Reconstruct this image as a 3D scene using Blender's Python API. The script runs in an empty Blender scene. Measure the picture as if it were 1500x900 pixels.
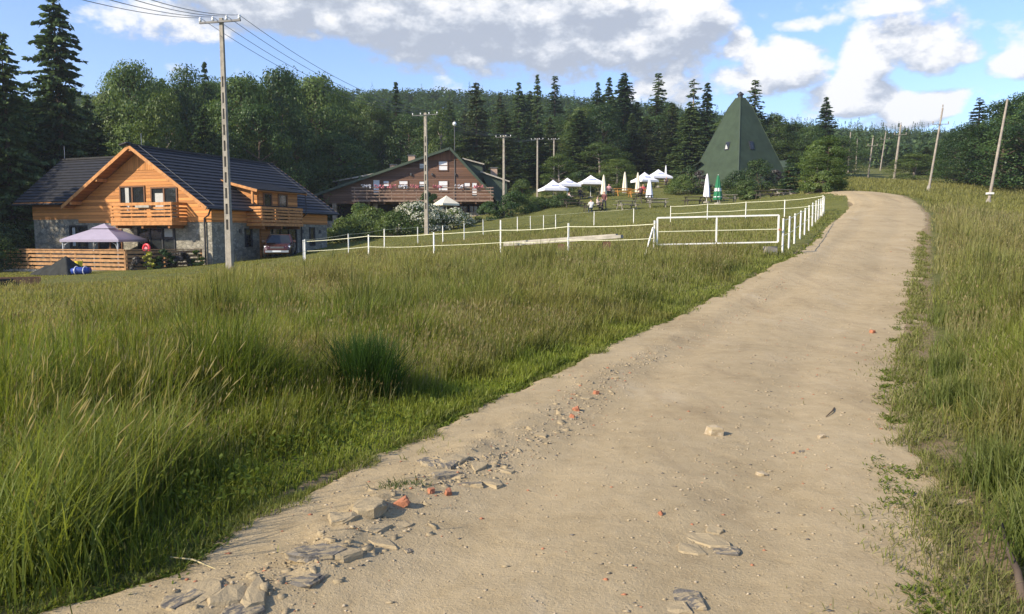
import bpy, bmesh, math, random
import numpy as np
from math import radians, sin, cos, pi, atan2, asin, sqrt, exp
from mathutils import Vector, Matrix, Euler

random.seed(7)
RNG = np.random.default_rng(11)
scene = bpy.context.scene
COL = scene.collection

# ------------------------------------------------------------------ camera, sky, sun, exposure
CAM_Z = 1.6
PITCH = radians(5.2)
FOC = 1130.0
cam_d = bpy.data.cameras.new('camera')
cam_d.sensor_width = 36.0
cam_d.lens = 36.0 * FOC / 1500.0
cam_d.clip_start = 0.05
cam_d.clip_end = 5000
cam = bpy.data.objects.new('camera', cam_d)
COL.objects.link(cam)
cam.location = (0, 0, CAM_Z)
cam.rotation_euler = (pi / 2 - PITCH, 0, 0)
scene.camera = cam

SUN_EL = radians(31)
SUN_AZ = atan2(-0.84, -0.54)          # from +Y towards +X: the sun stands behind the camera, to the left
scene.view_settings.view_transform = 'Standard'
scene.view_settings.look = 'None'
scene.view_settings.gamma = 1
scene.view_settings.exposure = 0.88
SKY_STR = 0.135

sun_d = bpy.data.lights.new('sun', 'SUN')
sun_d.energy = 4.3
sun_d.angle = radians(0.5)
sun_d.color = (1.0, 0.88, 0.70)
sun = bpy.data.objects.new('sun', sun_d)
COL.objects.link(sun)
sdir = Vector((sin(SUN_AZ) * cos(SUN_EL), cos(SUN_AZ) * cos(SUN_EL), sin(SUN_EL)))
sun.rotation_euler = sdir.to_track_quat('Z', 'Y').to_euler()


def ray(u, v):
    dx = (u - 750.0) / FOC
    dn = (v - 450.0) / FOC
    return (dx, cos(PITCH) - dn * sin(PITCH), -sin(PITCH) - dn * cos(PITCH))


def P(u, v, s):
    d = ray(u, v)
    return Vector((s * d[0], s * d[1], CAM_Z + s * d[2]))


def azel(u, v):
    d = ray(u, v)
    return atan2(d[0], d[1]), atan2(d[2], sqrt(d[0] ** 2 + d[1] ** 2))


class NT:
    """small helper for writing node trees"""
    def __init__(self, tree):
        self.t = tree
        self.n = tree.nodes
        self.l = tree.links

    def node(self, typ, **kw):
        nd = self.n.new(typ)
        for k, val in kw.items():
            setattr(nd, k, val)
        return nd

    def put(self, sock, val):
        if isinstance(val, bpy.types.NodeSocket):
            self.l.new(val, sock)
        else:
            sock.default_value = val

    def math(self, op, a, b=0.0, c=0.0, clamp=False):
        nd = self.node('ShaderNodeMath', operation=op, use_clamp=clamp)
        self.put(nd.inputs[0], a)
        self.put(nd.inputs[1], b)
        self.put(nd.inputs[2], c)
        return nd.outputs[0]

    def vec(self, op, a, b=(0, 0, 0)):
        nd = self.node('ShaderNodeVectorMath', operation=op)
        self.put(nd.inputs[0], a)
        self.put(nd.inputs[1], b)
        return nd.outputs[1] if op in ('DOT_PRODUCT', 'LENGTH', 'DISTANCE') else nd.outputs[0]

    def mix(self, fac, a, b, blend='MIX'):
        nd = self.node('ShaderNodeMix', data_type='RGBA', blend_type=blend)
        self.put(nd.inputs[0], fac)
        self.put(nd.inputs[6], a)
        self.put(nd.inputs[7], b)
        return nd.outputs[2]

    def ramp(self, fac, stops, interp='LINEAR'):
        nd = self.node('ShaderNodeValToRGB')
        cr = nd.color_ramp
        cr.interpolation = interp
        while len(cr.elements) < len(stops):
            cr.elements.new(0.5)
        for e, (p, c) in zip(cr.elements, stops):
            e.position = p
            e.color = (c[0], c[1], c[2], 1) if len(c) == 3 else c
        self.put(nd.inputs[0], fac)
        return nd.outputs[0]

    def maprange(self, x, a, b, c=0.0, d=1.0, smooth=True):
        nd = self.node('ShaderNodeMapRange', interpolation_type='SMOOTHSTEP' if smooth else 'LINEAR')
        self.put(nd.inputs[0], x)
        for i, val in enumerate((a, b, c, d)):
            self.put(nd.inputs[1 + i], val)
        return nd.outputs[0]

    def noise(self, vec, scale, detail=3, rough=0.55, dist=0.0, out=0):
        nd = self.node('ShaderNodeTexNoise')
        if vec is not None:
            self.put(nd.inputs['Vector'], vec)
        nd.inputs['Scale'].default_value = scale
        nd.inputs['Detail'].default_value = detail
        nd.inputs['Roughness'].default_value = rough
        nd.inputs['Distortion'].default_value = dist
        return nd.outputs[out]

    def voronoi(self, vec, scale, feature='F1', out='Distance', rnd=1.0):
        nd = self.node('ShaderNodeTexVoronoi', feature=feature)
        self.put(nd.inputs['Vector'], vec)
        nd.inputs['Scale'].default_value = scale
        nd.inputs['Randomness'].default_value = rnd
        return nd.outputs[out]

    def bump(self, height, strength=0.3, dist=0.02):
        nd = self.node('ShaderNodeBump')
        nd.inputs['Strength'].default_value = strength
        nd.inputs['Distance'].default_value = dist
        self.put(nd.inputs['Height'], height)
        return nd.outputs[0]


# clouds of the sky, in directions (azimuth, elevation): centre, half width, half height, weight, greyness
CLOUDS = [
    (560, -40, 420, 92, 1.0, 0.9), (760, 30, 300, 72, 1.0, 1.0), (930, 55, 150, 72, 1.0, 0.8),
    (250, 25, 110, 36, 0.8, 0.1), (420, 5, 190, 50, 0.8, 0.45), (640, 80, 150, 28, 0.45, 1.0),
    (1020, 20, 75, 45, 0.8, 0.15), (820, 100, 170, 30, 0.5, 1.0), (1150, 98, 69, 40, 1.1, 0.05),
    (1085, 75, 35, 26, 0.8, 0.1), (1090, 125, 67, 32, 0.8, 0.25), (1272, 90, 44, 44, 1.0, 0.15),
    (1335, 52, 80, 40, 0.85, 0.5), (1390, 78, 50, 30, 0.85, 0.3), (1245, 140, 67, 33, 1.1, 0.12),
    (1310, 8, 92, 19, 0.55, 0.4), (1350, 160, 55, 24, 1.1, 0.08), (1495, 98, 47, 23, 0.9, 0.3),
    (1440, 40, 42, 12, 0.5, 0.3), (980, 138, 110, 36, 0.5, 0.7), (1195, 36, 46, 9, 0.55, 0.2),
    (1185, 168, 50, 16, 0.5, 0.5), (1310, 184, 76, 9, 0.4, 0.6), (1700, 40, 170, 60, 1.0, 0.4),
    (1850, 150, 160, 50, 1.0, 0.3), (-350, -60, 160, 70, 0.9, 0.4), (-700, 100, 220, 70, 1.0, 0.3),
]


def make_world():
    w = bpy.data.worlds.new('World')
    scene.world = w
    w.use_nodes = True
    t = NT(w.node_tree)
    t.n.clear()
    # node group: density and greyness of the clouds in a direction
    g = bpy.data.node_groups.new('cloud_density', 'ShaderNodeTree')
    g.interface.new_socket('Direction', in_out='INPUT', socket_type='NodeSocketVector')
    g.interface.new_socket('Density', in_out='OUTPUT', socket_type='NodeSocketFloat')
    g.interface.new_socket('Grey', in_out='OUTPUT', socket_type='NodeSocketFloat')
    g.interface.new_socket('Billow', in_out='OUTPUT', socket_type='NodeSocketFloat')
    q = NT(g)
    gi = q.node('NodeGroupInput')
    go = q.node('NodeGroupOutput')
    d = gi.outputs[0]
    sep = q.node('ShaderNodeSeparateXYZ')
    q.put(sep.inputs[0], d)
    az = q.math('ARCTAN2', sep.outputs[0], sep.outputs[1])
    el = q.math('ARCSINE', sep.outputs[2])
    comb = q.node('ShaderNodeCombineXYZ')
    q.put(comb.inputs[0], az)
    q.put(comb.inputs[1], el)
    wob = q.noise(d, 7.0, 4, 0.55, out=1)
    wob = q.vec('MULTIPLY', q.vec('SUBTRACT', wob, (0.5, 0.5, 0.5)), (0.055, 0.045, 0))
    pos = q.vec('ADD', comb.outputs[0], wob)
    tot, gre, top = None, None, None
    for (u, v, rx, ry, wt, gr) in CLOUDS:
        a, e = azel(u, v)
        k = q.vec('MULTIPLY', q.vec('SUBTRACT', pos, (a, e, 0)), (FOC / rx / 1.08, FOC / ry / 1.08, 0))
        r2 = q.vec('DOT_PRODUCT', k, k)
        f = q.math('SUBTRACT', 1.0, r2, clamp=True)
        if tot is None:
            tot = q.math('MULTIPLY', f, wt)
            gre = q.math('MULTIPLY', f, wt * gr)
            top = tot
        else:
            top = q.math('MAXIMUM', top, q.math('MULTIPLY', f, wt))
            tot = q.math('MULTIPLY_ADD', f, wt, tot)
            gre = q.math('MULTIPLY_ADD', f, wt * gr, gre)
    sc = q.vec('MULTIPLY', d, (1, 1, 1.7))
    n1 = q.noise(sc, 11.0, 9, 0.58)
    n2 = q.noise(sc, 30.0, 8, 0.62)
    nn = q.math('MULTIPLY_ADD', n2, 0.75, n1)
    dens = q.math('MULTIPLY_ADD', q.math('SUBTRACT', nn, 0.875), 1.6, q.math('MULTIPLY_ADD', tot, 0.18, q.math('MULTIPLY', top, 0.86)))
    q.put(go.inputs[0], dens)
    q.put(go.inputs[2], q.math('ADD', q.math('MULTIPLY', q.math('SUBTRACT', n1, 0.5), 0.9), q.math('MULTIPLY', q.math('SUBTRACT', n2, 0.5), 1.1)))
    q.put(go.inputs[1], q.math('DIVIDE', gre, q.math('MAXIMUM', tot, 0.05)))

    tc = t.node('ShaderNodeTexCoord')
    nrm = t.vec('NORMALIZE', tc.outputs['Generated'])
    g1 = t.node('ShaderNodeGroup', node_tree=g)
    t.put(g1.inputs[0], nrm)
    g2 = t.node('ShaderNodeGroup', node_tree=g)
    t.put(g2.inputs[0], t.vec('NORMALIZE', t.vec('ADD', nrm, (-0.014, 0.0, 0.026))))
    dens, grey = g1.outputs[0], g1.outputs[1]
    alpha = t.maprange(dens, 0.17, 0.66)
    lit = t.math('SUBTRACT', dens, g2.outputs[0])
    lit = t.math('MULTIPLY_ADD', lit, 1.5, 0.84)
    lit = t.math('ADD', lit, t.math('MULTIPLY', g1.outputs[2], t.math('MULTIPLY_ADD', grey, -0.55, 1.15)))
    lit = t.math('SUBTRACT', lit, t.math('MULTIPLY', grey, 0.47))
    lit = t.math('SUBTRACT', lit, t.math('MULTIPLY', t.math('SUBTRACT', dens, 0.9, clamp=True), 0.22), clamp=True)
    ccol = t.ramp(lit, [(0.0, (2.0, 2.2, 2.6)), (0.3, (2.5, 2.7, 3.05)), (0.62, (3.5, 3.6, 3.8)), (1.0, (4.55, 4.5, 4.45))])
    sky = t.node('ShaderNodeTexSky', sky_type='NISHITA')
    sky.sun_disc = False
    sky.sun_elevation = SUN_EL
    sky.sun_rotation = SUN_AZ
    sky.altitude = 700
    sky.air_density = 1.0
    sky.dust_density = 0.6
    sky.ozone_density = 2.0
    skc = t.mix(1.0, sky.outputs[0], (0.78, 0.84, 1.0, 1), 'MULTIPLY')
    col = t.mix(t.math('MULTIPLY', alpha, 0.97), skc, ccol)
    bg = t.node('ShaderNodeBackground')
    t.put(bg.inputs[0], col)
    bg.inputs[1].default_value = SKY_STR
    out = t.node('ShaderNodeOutputWorld')
    t.l.new(bg.outputs[0], out.inputs[0])
    w.cycles.sampling_method = 'MANUAL'
    w.cycles.sample_map_resolution = 512


make_world()
scene.cycles.max_bounces = 5
scene.cycles.diffuse_bounces = 3
scene.cycles.glossy_bounces = 2
scene.cycles.transmission_bounces = 3
scene.cycles.transparent_max_bounces = 6
scene.cycles.use_denoising = True


# ------------------------------------------------------------------ materials
def mat(name, rough=0.7, spec=0.3):
    m = bpy.data.materials.new(name)
    m.use_nodes = True
    t = NT(m.node_tree)
    b = t.n['Principled BSDF']
    b.inputs['Roughness'].default_value = rough
    b.inputs['Specular IOR Level'].default_value = spec
    return m, t, b


def obj_coord(t):
    return t.node('ShaderNodeTexCoord').outputs['Object']


def plain(name, col, rough=0.6, var=0.25, scale=6.0, spec=0.3, metal=0.0, bump=0.0):
    m, t, b = mat(name, rough, spec)
    c = obj_coord(t)
    n = t.noise(c, scale, 5, 0.6)
    lo = tuple(x * (1 - var) for x in col)
    hi = tuple(min(1, x * (1 + var)) for x in col)
    t.put(b.inputs['Base Color'], t.ramp(n, [(0.3, lo), (0.7, hi)]))
    b.inputs['Metallic'].default_value = metal
    if bump:
        t.put(b.inputs['Normal'], t.bump(t.noise(c, scale * 6, 4, 0.6), bump, 0.01))
    return m


def planks(name, col, pitch=0.16, axis=2, var=0.35, rough=0.65, grain=(1.2, 1.2, 14)):
    """boards running across: colour changes from board to board, grain along them, a groove between"""
    m, t, b = mat(name, rough, 0.25)
    c = obj_coord(t)
    sep = t.node('ShaderNodeSeparateXYZ')
    t.put(sep.inputs[0], c)
    h = t.math('DIVIDE', sep.outputs[axis], pitch)
    fl = t.math('FLOOR', h)
    fr = t.math('FRACT', h)
    wn = t.node('ShaderNodeTexWhiteNoise', noise_dimensions='1D')
    t.put(wn.inputs['W'], fl)
    g = t.noise(t.vec('MULTIPLY', c, grain), 2.2, 5, 0.62)
    k = t.math('ADD', t.math('MULTIPLY', wn.outputs[0], 0.55), t.math('MULTIPLY', g, 0.6))
    lo = tuple(x * (1 - var) for x in col)
    hi = tuple(min(1, x * (1 + var)) for x in col)
    cc = t.ramp(k, [(0.15, lo), (0.55, col), (0.95, hi)])
    edge = t.math('MINIMUM', fr, t.math('SUBTRACT', 1.0, fr))
    gro = t.maprange(edge, 0.0, 0.14)
    cc = t.mix(t.math('MULTIPLY_ADD', gro, 0.5, 0.5), tuple(x * 0.12 for x in col) + (1,), cc)
    t.put(b.inputs['Base Color'], cc)
    t.put(b.inputs['Normal'], t.bump(t.math('MULTIPLY_ADD', g, 0.15, gro), 0.6, 0.015))
    return m


def stone_mat(name, scale=2.3, cols=((0.20, 0.185, 0.15), (0.36, 0.33, 0.27), (0.48, 0.44, 0.36))):
    m, t, b = mat(name, 0.85, 0.2)
    c = obj_coord(t)
    wob = t.vec('ADD', c, t.vec('MULTIPLY', t.noise(c, 3, 3, out=1), (0.25, 0.25, 0.25)))
    wob = t.vec('MULTIPLY', wob, (1.0, 1.0, 1.5))
    ed = t.voronoi(wob, scale, 'DISTANCE_TO_EDGE')
    cellc = t.voronoi(wob, scale, 'F1', 'Color')
    sep = t.node('ShaderNodeSeparateColor')
    t.put(sep.inputs[0], cellc)
    k = t.math('ADD', t.math('MULTIPLY', sep.outputs[0], 0.7), t.math('MULTIPLY', t.noise(c, 14, 4), 0.4))
    cc = t.ramp(k, [(0.15, cols[0]), (0.55, cols[1]), (1.0, cols[2])])
    mor = t.maprange(ed, 0.02, 0.07)
    cc = t.mix(mor, (0.17, 0.16, 0.14, 1), cc)
    t.put(b.inputs['Base Color'], cc)
    t.put(b.inputs['Normal'], t.bump(t.math('ADD', mor, t.math('MULTIPLY', t.noise(c, 20, 4), 0.3)), 0.7, 0.03))
    return m


def leafy(name, dark, mid, light, trans=0.35, objvar=0.35, gloss=0.06, attr='tint', scale=0.35):
    """leaves: colour by the clump's tint and by the whole plant, part of the light goes through"""
    m = bpy.data.materials.new(name)
    m.use_nodes = True
    t = NT(m.node_tree)
    t.n.clear()
    a = t.node('ShaderNodeAttribute', attribute_name=attr)
    oi = t.node('ShaderNodeObjectInfo')
    k = t.math('ADD', t.math('MULTIPLY', a.outputs['Fac'], 0.75), t.math('MULTIPLY', t.math('SUBTRACT', oi.outputs['Random'], 0.3), objvar))
    cc = t.ramp(k, [(0.08, dark), (0.45, mid), (0.95, light)])
    df = t.node('ShaderNodeBsdfDiffuse')
    t.put(df.inputs[0], cc)
    tr = t.node('ShaderNodeBsdfTranslucent')
    t.put(tr.inputs[0], t.mix(1.0, cc, (1.25, 1.2, 0.6, 1), 'MULTIPLY'))
    mx = t.node('ShaderNodeMixShader')
    mx.inputs[0].default_value = trans
    t.l.new(df.outputs[0], mx.inputs[1])
    t.l.new(tr.outputs[0], mx.inputs[2])
    gl = t.node('ShaderNodeBsdfGlossy')
    gl.inputs['Roughness'].default_value = 0.45
    gl.inputs[0].default_value = (0.8, 0.85, 0.8, 1)
    m2 = t.node('ShaderNodeMixShader')
    m2.inputs[0].default_value = gloss
    t.l.new(mx.outputs[0], m2.inputs[1])
    t.l.new(gl.outputs[0], m2.inputs[2])
    out = t.node('ShaderNodeOutputMaterial')
    t.l.new(m2.outputs[0], out.inputs[0])
    return m


def grass_mat(name, trans=0.52):
    m = bpy.data.materials.new(name)
    m.use_nodes = True
    t = NT(m.node_tree)
    t.n.clear()
    a = t.node('ShaderNodeAttribute', attribute_name='col')
    df = t.node('ShaderNodeBsdfDiffuse')
    t.put(df.inputs[0], a.outputs['Color'])
    tr = t.node('ShaderNodeBsdfTranslucent')
    t.put(tr.inputs[0], t.mix(1.0, a.outputs['Color'], (1.2, 1.15, 0.6, 1), 'MULTIPLY'))
    mx = t.node('ShaderNodeMixShader')
    mx.inputs[0].default_value = trans
    t.l.new(df.outputs[0], mx.inputs[1])
    t.l.new(tr.outputs[0], mx.inputs[2])
    gl = t.node('ShaderNodeBsdfGlossy')
    gl.inputs['Roughness'].default_value = 0.5
    gl.inputs[0].default_value = (0.8, 0.85, 0.75, 1)
    m2 = t.node('ShaderNodeMixShader')
    m2.inputs[0].default_value = 0.012
    t.l.new(mx.outputs[0], m2.inputs[1])
    t.l.new(gl.outputs[0], m2.inputs[2])
    out = t.node('ShaderNodeOutputMaterial')
    t.l.new(m2.outputs[0], out.inputs[0])
    return m


M = {}
M['wood_new'] = planks('honey_timber', (0.50, 0.215, 0.066), 0.20, var=0.5)
M['wood_new_v'] = planks('honey_timber_upright', (0.46, 0.20, 0.06), 0.15, axis=0, grain=(14, 1.2, 1.2))
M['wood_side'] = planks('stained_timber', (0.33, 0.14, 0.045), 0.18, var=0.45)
M['beam'] = plain('honey_beam', (0.46, 0.21, 0.07), 0.6, 0.3, 5)
M['deck_board'] = plain('larch_board', (0.36, 0.195, 0.085), 0.65, 0.35, 4)
M['wood_old'] = planks('weathered_brown_timber', (0.145, 0.080, 0.052), 0.24, var=0.6)
M['wood_old_v'] = planks('weathered_brown_timber_upright', (0.20, 0.09, 0.05), 0.18, axis=0, var=0.4, grain=(14, 1.2, 1.2))
M['beam_old'] = plain('old_brown_beam', (0.15, 0.085, 0.05), 0.7, 0.3, 4)
M['rail_old'] = plain('old_grey_brown_rail', (0.24, 0.165, 0.12), 0.7, 0.3, 4)
M['stone'] = stone_mat('rubble_stone', 3.6, ((0.15, 0.14, 0.11), (0.27, 0.25, 0.195), (0.36, 0.335, 0.27)))
M['stone_base'] = stone_mat('fieldstone_base', 2.6, ((0.22, 0.15, 0.10), (0.38, 0.29, 0.2), (0.5, 0.42, 0.32)))
M['tile'] = plain('anthracite_tile', (0.027, 0.027, 0.029), 0.55, 0.3, 3, 0.25)
M['tile_trim'] = plain('anthracite_trim', (0.025, 0.026, 0.03), 0.5, 0.2, 3, 0.4)
M['green_roof'] = plain('green_sheet', (0.044, 0.064, 0.038), 0.55, 0.15, 1.5, 0.4)
M['green_shingle'] = plain('green_shingle', (0.038, 0.057, 0.034), 0.75, 0.22, 0.9, 0.2, bump=0.3)
M['glass'] = plain('window_glass', (0.02, 0.023, 0.025), 0.06, 0.3, 2, 0.6)
M['near_black'] = plain('near_black_tone', (0.018, 0.016, 0.014), 0.8, 0.3, 2)  # near-black tone; also carries the painted-in shade of the lodge porch recess
M['curtain'] = plain('white_curtain', (0.42, 0.42, 0.39), 0.8, 0.15, 9)
M['brownframe'] = plain('brown_frame', (0.16, 0.075, 0.035), 0.5, 0.2, 5)
M['whiteframe'] = plain('white_frame', (0.70, 0.70, 0.68), 0.5, 0.08, 5)
M['white_paint'] = plain('white_paint', (0.74, 0.73, 0.68), 0.5, 0.12, 7)
M['tape'] = plain('pale_tape', (0.66, 0.65, 0.45), 0.6, 0.1, 4)
M['concrete'] = plain('pole_concrete', (0.29, 0.262, 0.215), 0.85, 0.22, 5, 0.2, bump=0.3)
M['pole_wood'] = plain('pole_timber', (0.29, 0.25, 0.205), 0.8, 0.25, 3, 0.2)
M['steel'] = plain('dark_steel', (0.09, 0.09, 0.09), 0.5, 0.2, 5, 0.5)
M['galv'] = plain('galvanised', (0.42, 0.43, 0.44), 0.4, 0.15, 6, 0.5, 0.6)
M['insul'] = plain('white_insulator', (0.8, 0.8, 0.78), 0.25, 0.05, 6, 0.6)
M['wire'] = plain('wire', (0.10, 0.10, 0.11), 0.5, 0.1, 3)
M['canvas_white'] = plain('white_canvas', (0.80, 0.79, 0.82), 0.8, 0.04, 3)
M['canvas_cream'] = plain('cream_canvas', (0.70, 0.64, 0.50), 0.8, 0.08, 3)
M['canvas_green'] = plain('green_canvas', (0.02, 0.16, 0.07), 0.75, 0.15, 3)
M['canvas_lilac'] = plain('lilac_canvas', (0.37, 0.325, 0.40), 0.75, 0.06, 2)
M['print_red'] = plain('faded_red_print', (0.55, 0.22, 0.26), 0.8, 0.2, 9)
M['print_blue'] = plain('faded_blue_print', (0.25, 0.30, 0.55), 0.8, 0.2, 9)
M['table_grey'] = plain('weathered_table', (0.25, 0.23, 0.19), 0.8, 0.3, 4)
M['table_dark'] = plain('dark_table', (0.075, 0.065, 0.05), 0.75, 0.3, 4)
M['table_orange'] = plain('orange_varnished_table', (0.50, 0.24, 0.06), 0.6, 0.2, 4)
M['plank_grey'] = plain('grey_plank', (0.36, 0.33, 0.27), 0.8, 0.25, 3)
M['tarp'] = plain('dark_tarp', (0.030, 0.032, 0.030), 0.75, 0.25, 3, 0.12)
M['tarp_blue'] = plain('blue_tarp', (0.02, 0.05, 0.26), 0.4, 0.3, 5, 0.5)
M['terracotta'] = plain('terracotta', (0.42, 0.17, 0.08), 0.8, 0.2, 6)
M['red_plastic'] = plain('red_plastic', (0.70, 0.05, 0.07), 0.4, 0.15, 5)
M['yellow'] = plain('yellow_plastic', (0.75, 0.62, 0.05), 0.5, 0.15, 5)
M['bark'] = plain('bark', (0.10, 0.075, 0.055), 0.9, 0.35, 4, 0.1, bump=0.5)
M['bark_pale'] = plain('pale_bark', (0.22, 0.19, 0.16), 0.9, 0.3, 4, 0.1)
M['brick'] = plain('broken_brick', (0.37, 0.155, 0.085), 0.85, 0.25, 14, 0.2, bump=0.5)
M['straw'] = plain('straw', (0.50, 0.42, 0.22), 0.8, 0.2, 20)
M['chim'] = plain('chimney_render', (0.40, 0.28, 0.21), 0.85, 0.2, 6)
M['skin'] = plain('skin', (0.50, 0.30, 0.21), 0.6, 0.08, 12)
M['hair'] = plain('hair', (0.06, 0.04, 0.025), 0.7, 0.2, 12)
M['blind'] = plain('white_blind', (0.72, 0.72, 0.72), 0.8, 0.1, 9)
M['flower_pink'] = plain('pink_flowers', (0.60, 0.22, 0.25), 0.7, 0.35, 12)


def road_rock(name, lo, hi, dust=0.5):
    """broken road crust: dark streaks where the tar shows, dusted with the road's sand elsewhere"""
    m, t, b = mat(name, 0.9, 0.15)
    c = obj_coord(t)
    n = t.noise(c, 18, 6, 0.65)
    cc = t.ramp(n, [(0.35, lo), (0.68, hi)])
    st = t.noise(t.vec('MULTIPLY', c, (9, 30, 14)), 1.0, 6, 0.7, 0.6)
    d = t.maprange(st, 0.60 - dust * 0.30, 0.68 - dust * 0.26)
    cc = t.mix(d, cc, (0.35, 0.278, 0.168, 1))
    t.put(b.inputs['Base Color'], cc)
    t.put(b.inputs['Normal'], t.bump(t.noise(c, 45, 6, 0.7), 0.8, 0.01))
    return m


M['asphalt'] = road_rock('broken_asphalt', (0.09, 0.085, 0.078), (0.20, 0.18, 0.15), 0.5)
M['crust'] = road_rock('dusty_crust', (0.22, 0.172, 0.105), (0.34, 0.27, 0.17), 0.95)
M['pebble'] = road_rock('pebbles', (0.27, 0.21, 0.13), (0.50, 0.42, 0.30), 0.4)


def ground_mat():
    m, t, b = mat('meadow_soil', 0.95, 0.1)
    c = obj_coord(t)
    n = t.noise(c, 0.7, 6, 0.6)
    n2 = t.noise(c, 9, 6, 0.65)
    k = t.math('ADD', t.math('MULTIPLY', n, 0.5), t.math('MULTIPLY', n2, 0.5))
    cc = t.ramp(k, [(0.3, (0.065, 0.080, 0.022)), (0.5, (0.125, 0.132, 0.038)), (0.7, (0.19, 0.175, 0.062))])
    a = t.node('ShaderNodeAttribute', attribute_name='earth')
    e = t.maprange(t.math('ADD', a.outputs['Fac'], t.math('MULTIPLY_ADD', n2, 0.8, -0.4)), 0.3, 0.6)
    cc = t.mix(e, cc, (0.26, 0.195, 0.115, 1))
    t.put(b.inputs['Base Color'], cc)
    t.put(b.inputs['Normal'], t.bump(t.noise(c, 30, 5, 0.7), 0.8, 0.05))
    return m


def road_mat():
    m, t, b = mat('sandy_dirt', 0.95, 0.12)
    c = obj_coord(t)
    st = t.vec('MULTIPLY', c, (1, 1, 1))
    n = t.noise(st, 0.55, 7, 0.62, 0.4)
    n2 = t.noise(st, 6, 8, 0.68)
    n3 = t.noise(st, 60, 5, 0.7)
    k = t.math('ADD', t.math('MULTIPLY', n, 0.45), t.math('ADD', t.math('MULTIPLY', n2, 0.35), t.math('MULTIPLY', n3, 0.22)))
    cc = t.ramp(k, [(0.33, (0.235, 0.175, 0.096)), (0.46, (0.355, 0.275, 0.157)), (0.6, (0.420, 0.332, 0.200)), (0.75, (0.48, 0.392, 0.253))])
    stain = t.maprange(t.noise(st, 1.3, 6, 0.7, 0.8), 0.60, 0.74)
    cc = t.mix(t.math('MULTIPLY', stain, 0.45), cc, (0.20, 0.145, 0.08, 1))
    rut = t.maprange(t.noise(t.vec('MULTIPLY', c, (1.9, 0.32, 1)), 1.0, 7, 0.66, 0.5), 0.52, 0.70)
    cc = t.mix(t.math('MULTIPLY', rut, 0.42), cc, (0.225, 0.165, 0.095, 1))
    pal = t.maprange(t.noise(t.vec('MULTIPLY', c, (1.3, 0.5, 1)), 0.8, 6, 0.7, 0.3), 0.55, 0.72)
    cc = t.mix(t.math('MULTIPLY', pal, 0.45), cc, (0.47, 0.395, 0.275, 1))
    grit = t.voronoi(st, 55, 'F1')
    gm = t.maprange(grit, 0.18, 0.10)
    cc = t.mix(t.math('MULTIPLY', gm, 0.45), cc, (0.56, 0.48, 0.37, 1))
    t.put(b.inputs['Base Color'], cc)
    hh = t.math('ADD', t.math('MULTIPLY', n2, 0.9), t.math('ADD', t.math('MULTIPLY', n3, 0.4), t.math('MULTIPLY', gm, 0.2)))
    t.put(b.inputs['Normal'], t.bump(hh, 0.6, 0.035))
    return m


M['ground'] = ground_mat()
M['road'] = road_mat()
M['grass'] = grass_mat('grass_blades')
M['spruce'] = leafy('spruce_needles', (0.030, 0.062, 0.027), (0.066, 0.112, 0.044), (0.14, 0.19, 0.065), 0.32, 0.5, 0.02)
M['beech'] = leafy('beech_leaves', (0.022, 0.050, 0.016), (0.056, 0.104, 0.029), (0.135, 0.195, 0.05), 0.4, 0.6, 0.02)
M['lightleaf'] = leafy('light_leaves', (0.045, 0.075, 0.018), (0.08, 0.125, 0.028), (0.15, 0.19, 0.045), 0.38, 0.4, 0.02)
M['larch'] = leafy('larch_needles', (0.035, 0.058, 0.020), (0.062, 0.088, 0.028), (0.11, 0.135, 0.045), 0.25, 0.3, 0.05)
M['darkbush'] = leafy('dark_shrub_leaves', (0.018, 0.038, 0.012), (0.04, 0.072, 0.02), (0.085, 0.125, 0.035), 0.3, 0.3, 0.02)
M['purplebush'] = leafy('purple_shrub_leaves', (0.03, 0.022, 0.022), (0.06, 0.045, 0.04), (0.10, 0.085, 0.06), 0.25, 0.2, 0.05)
M['yellowbush'] = leafy('yellow_shrub_leaves', (0.22, 0.22, 0.02), (0.42, 0.40, 0.03), (0.60, 0.56, 0.06), 0.35, 0.2, 0.05)
M['blossom'] = leafy('white_blossom', (0.42, 0.42, 0.34), (0.55, 0.55, 0.45), (0.72, 0.72, 0.62), 0.25, 0.1, 0.03)
M['willow'] = leafy('pale_willow_leaves', (0.075, 0.12, 0.03), (0.125, 0.185, 0.045), (0.21, 0.27, 0.075), 0.45, 0.15, 0.02)
M['weed'] = leafy('weed_leaves', (0.07, 0.105, 0.016), (0.115, 0.155, 0.025), (0.18, 0.21, 0.04), 0.4, 0.2, 0.008)


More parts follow.
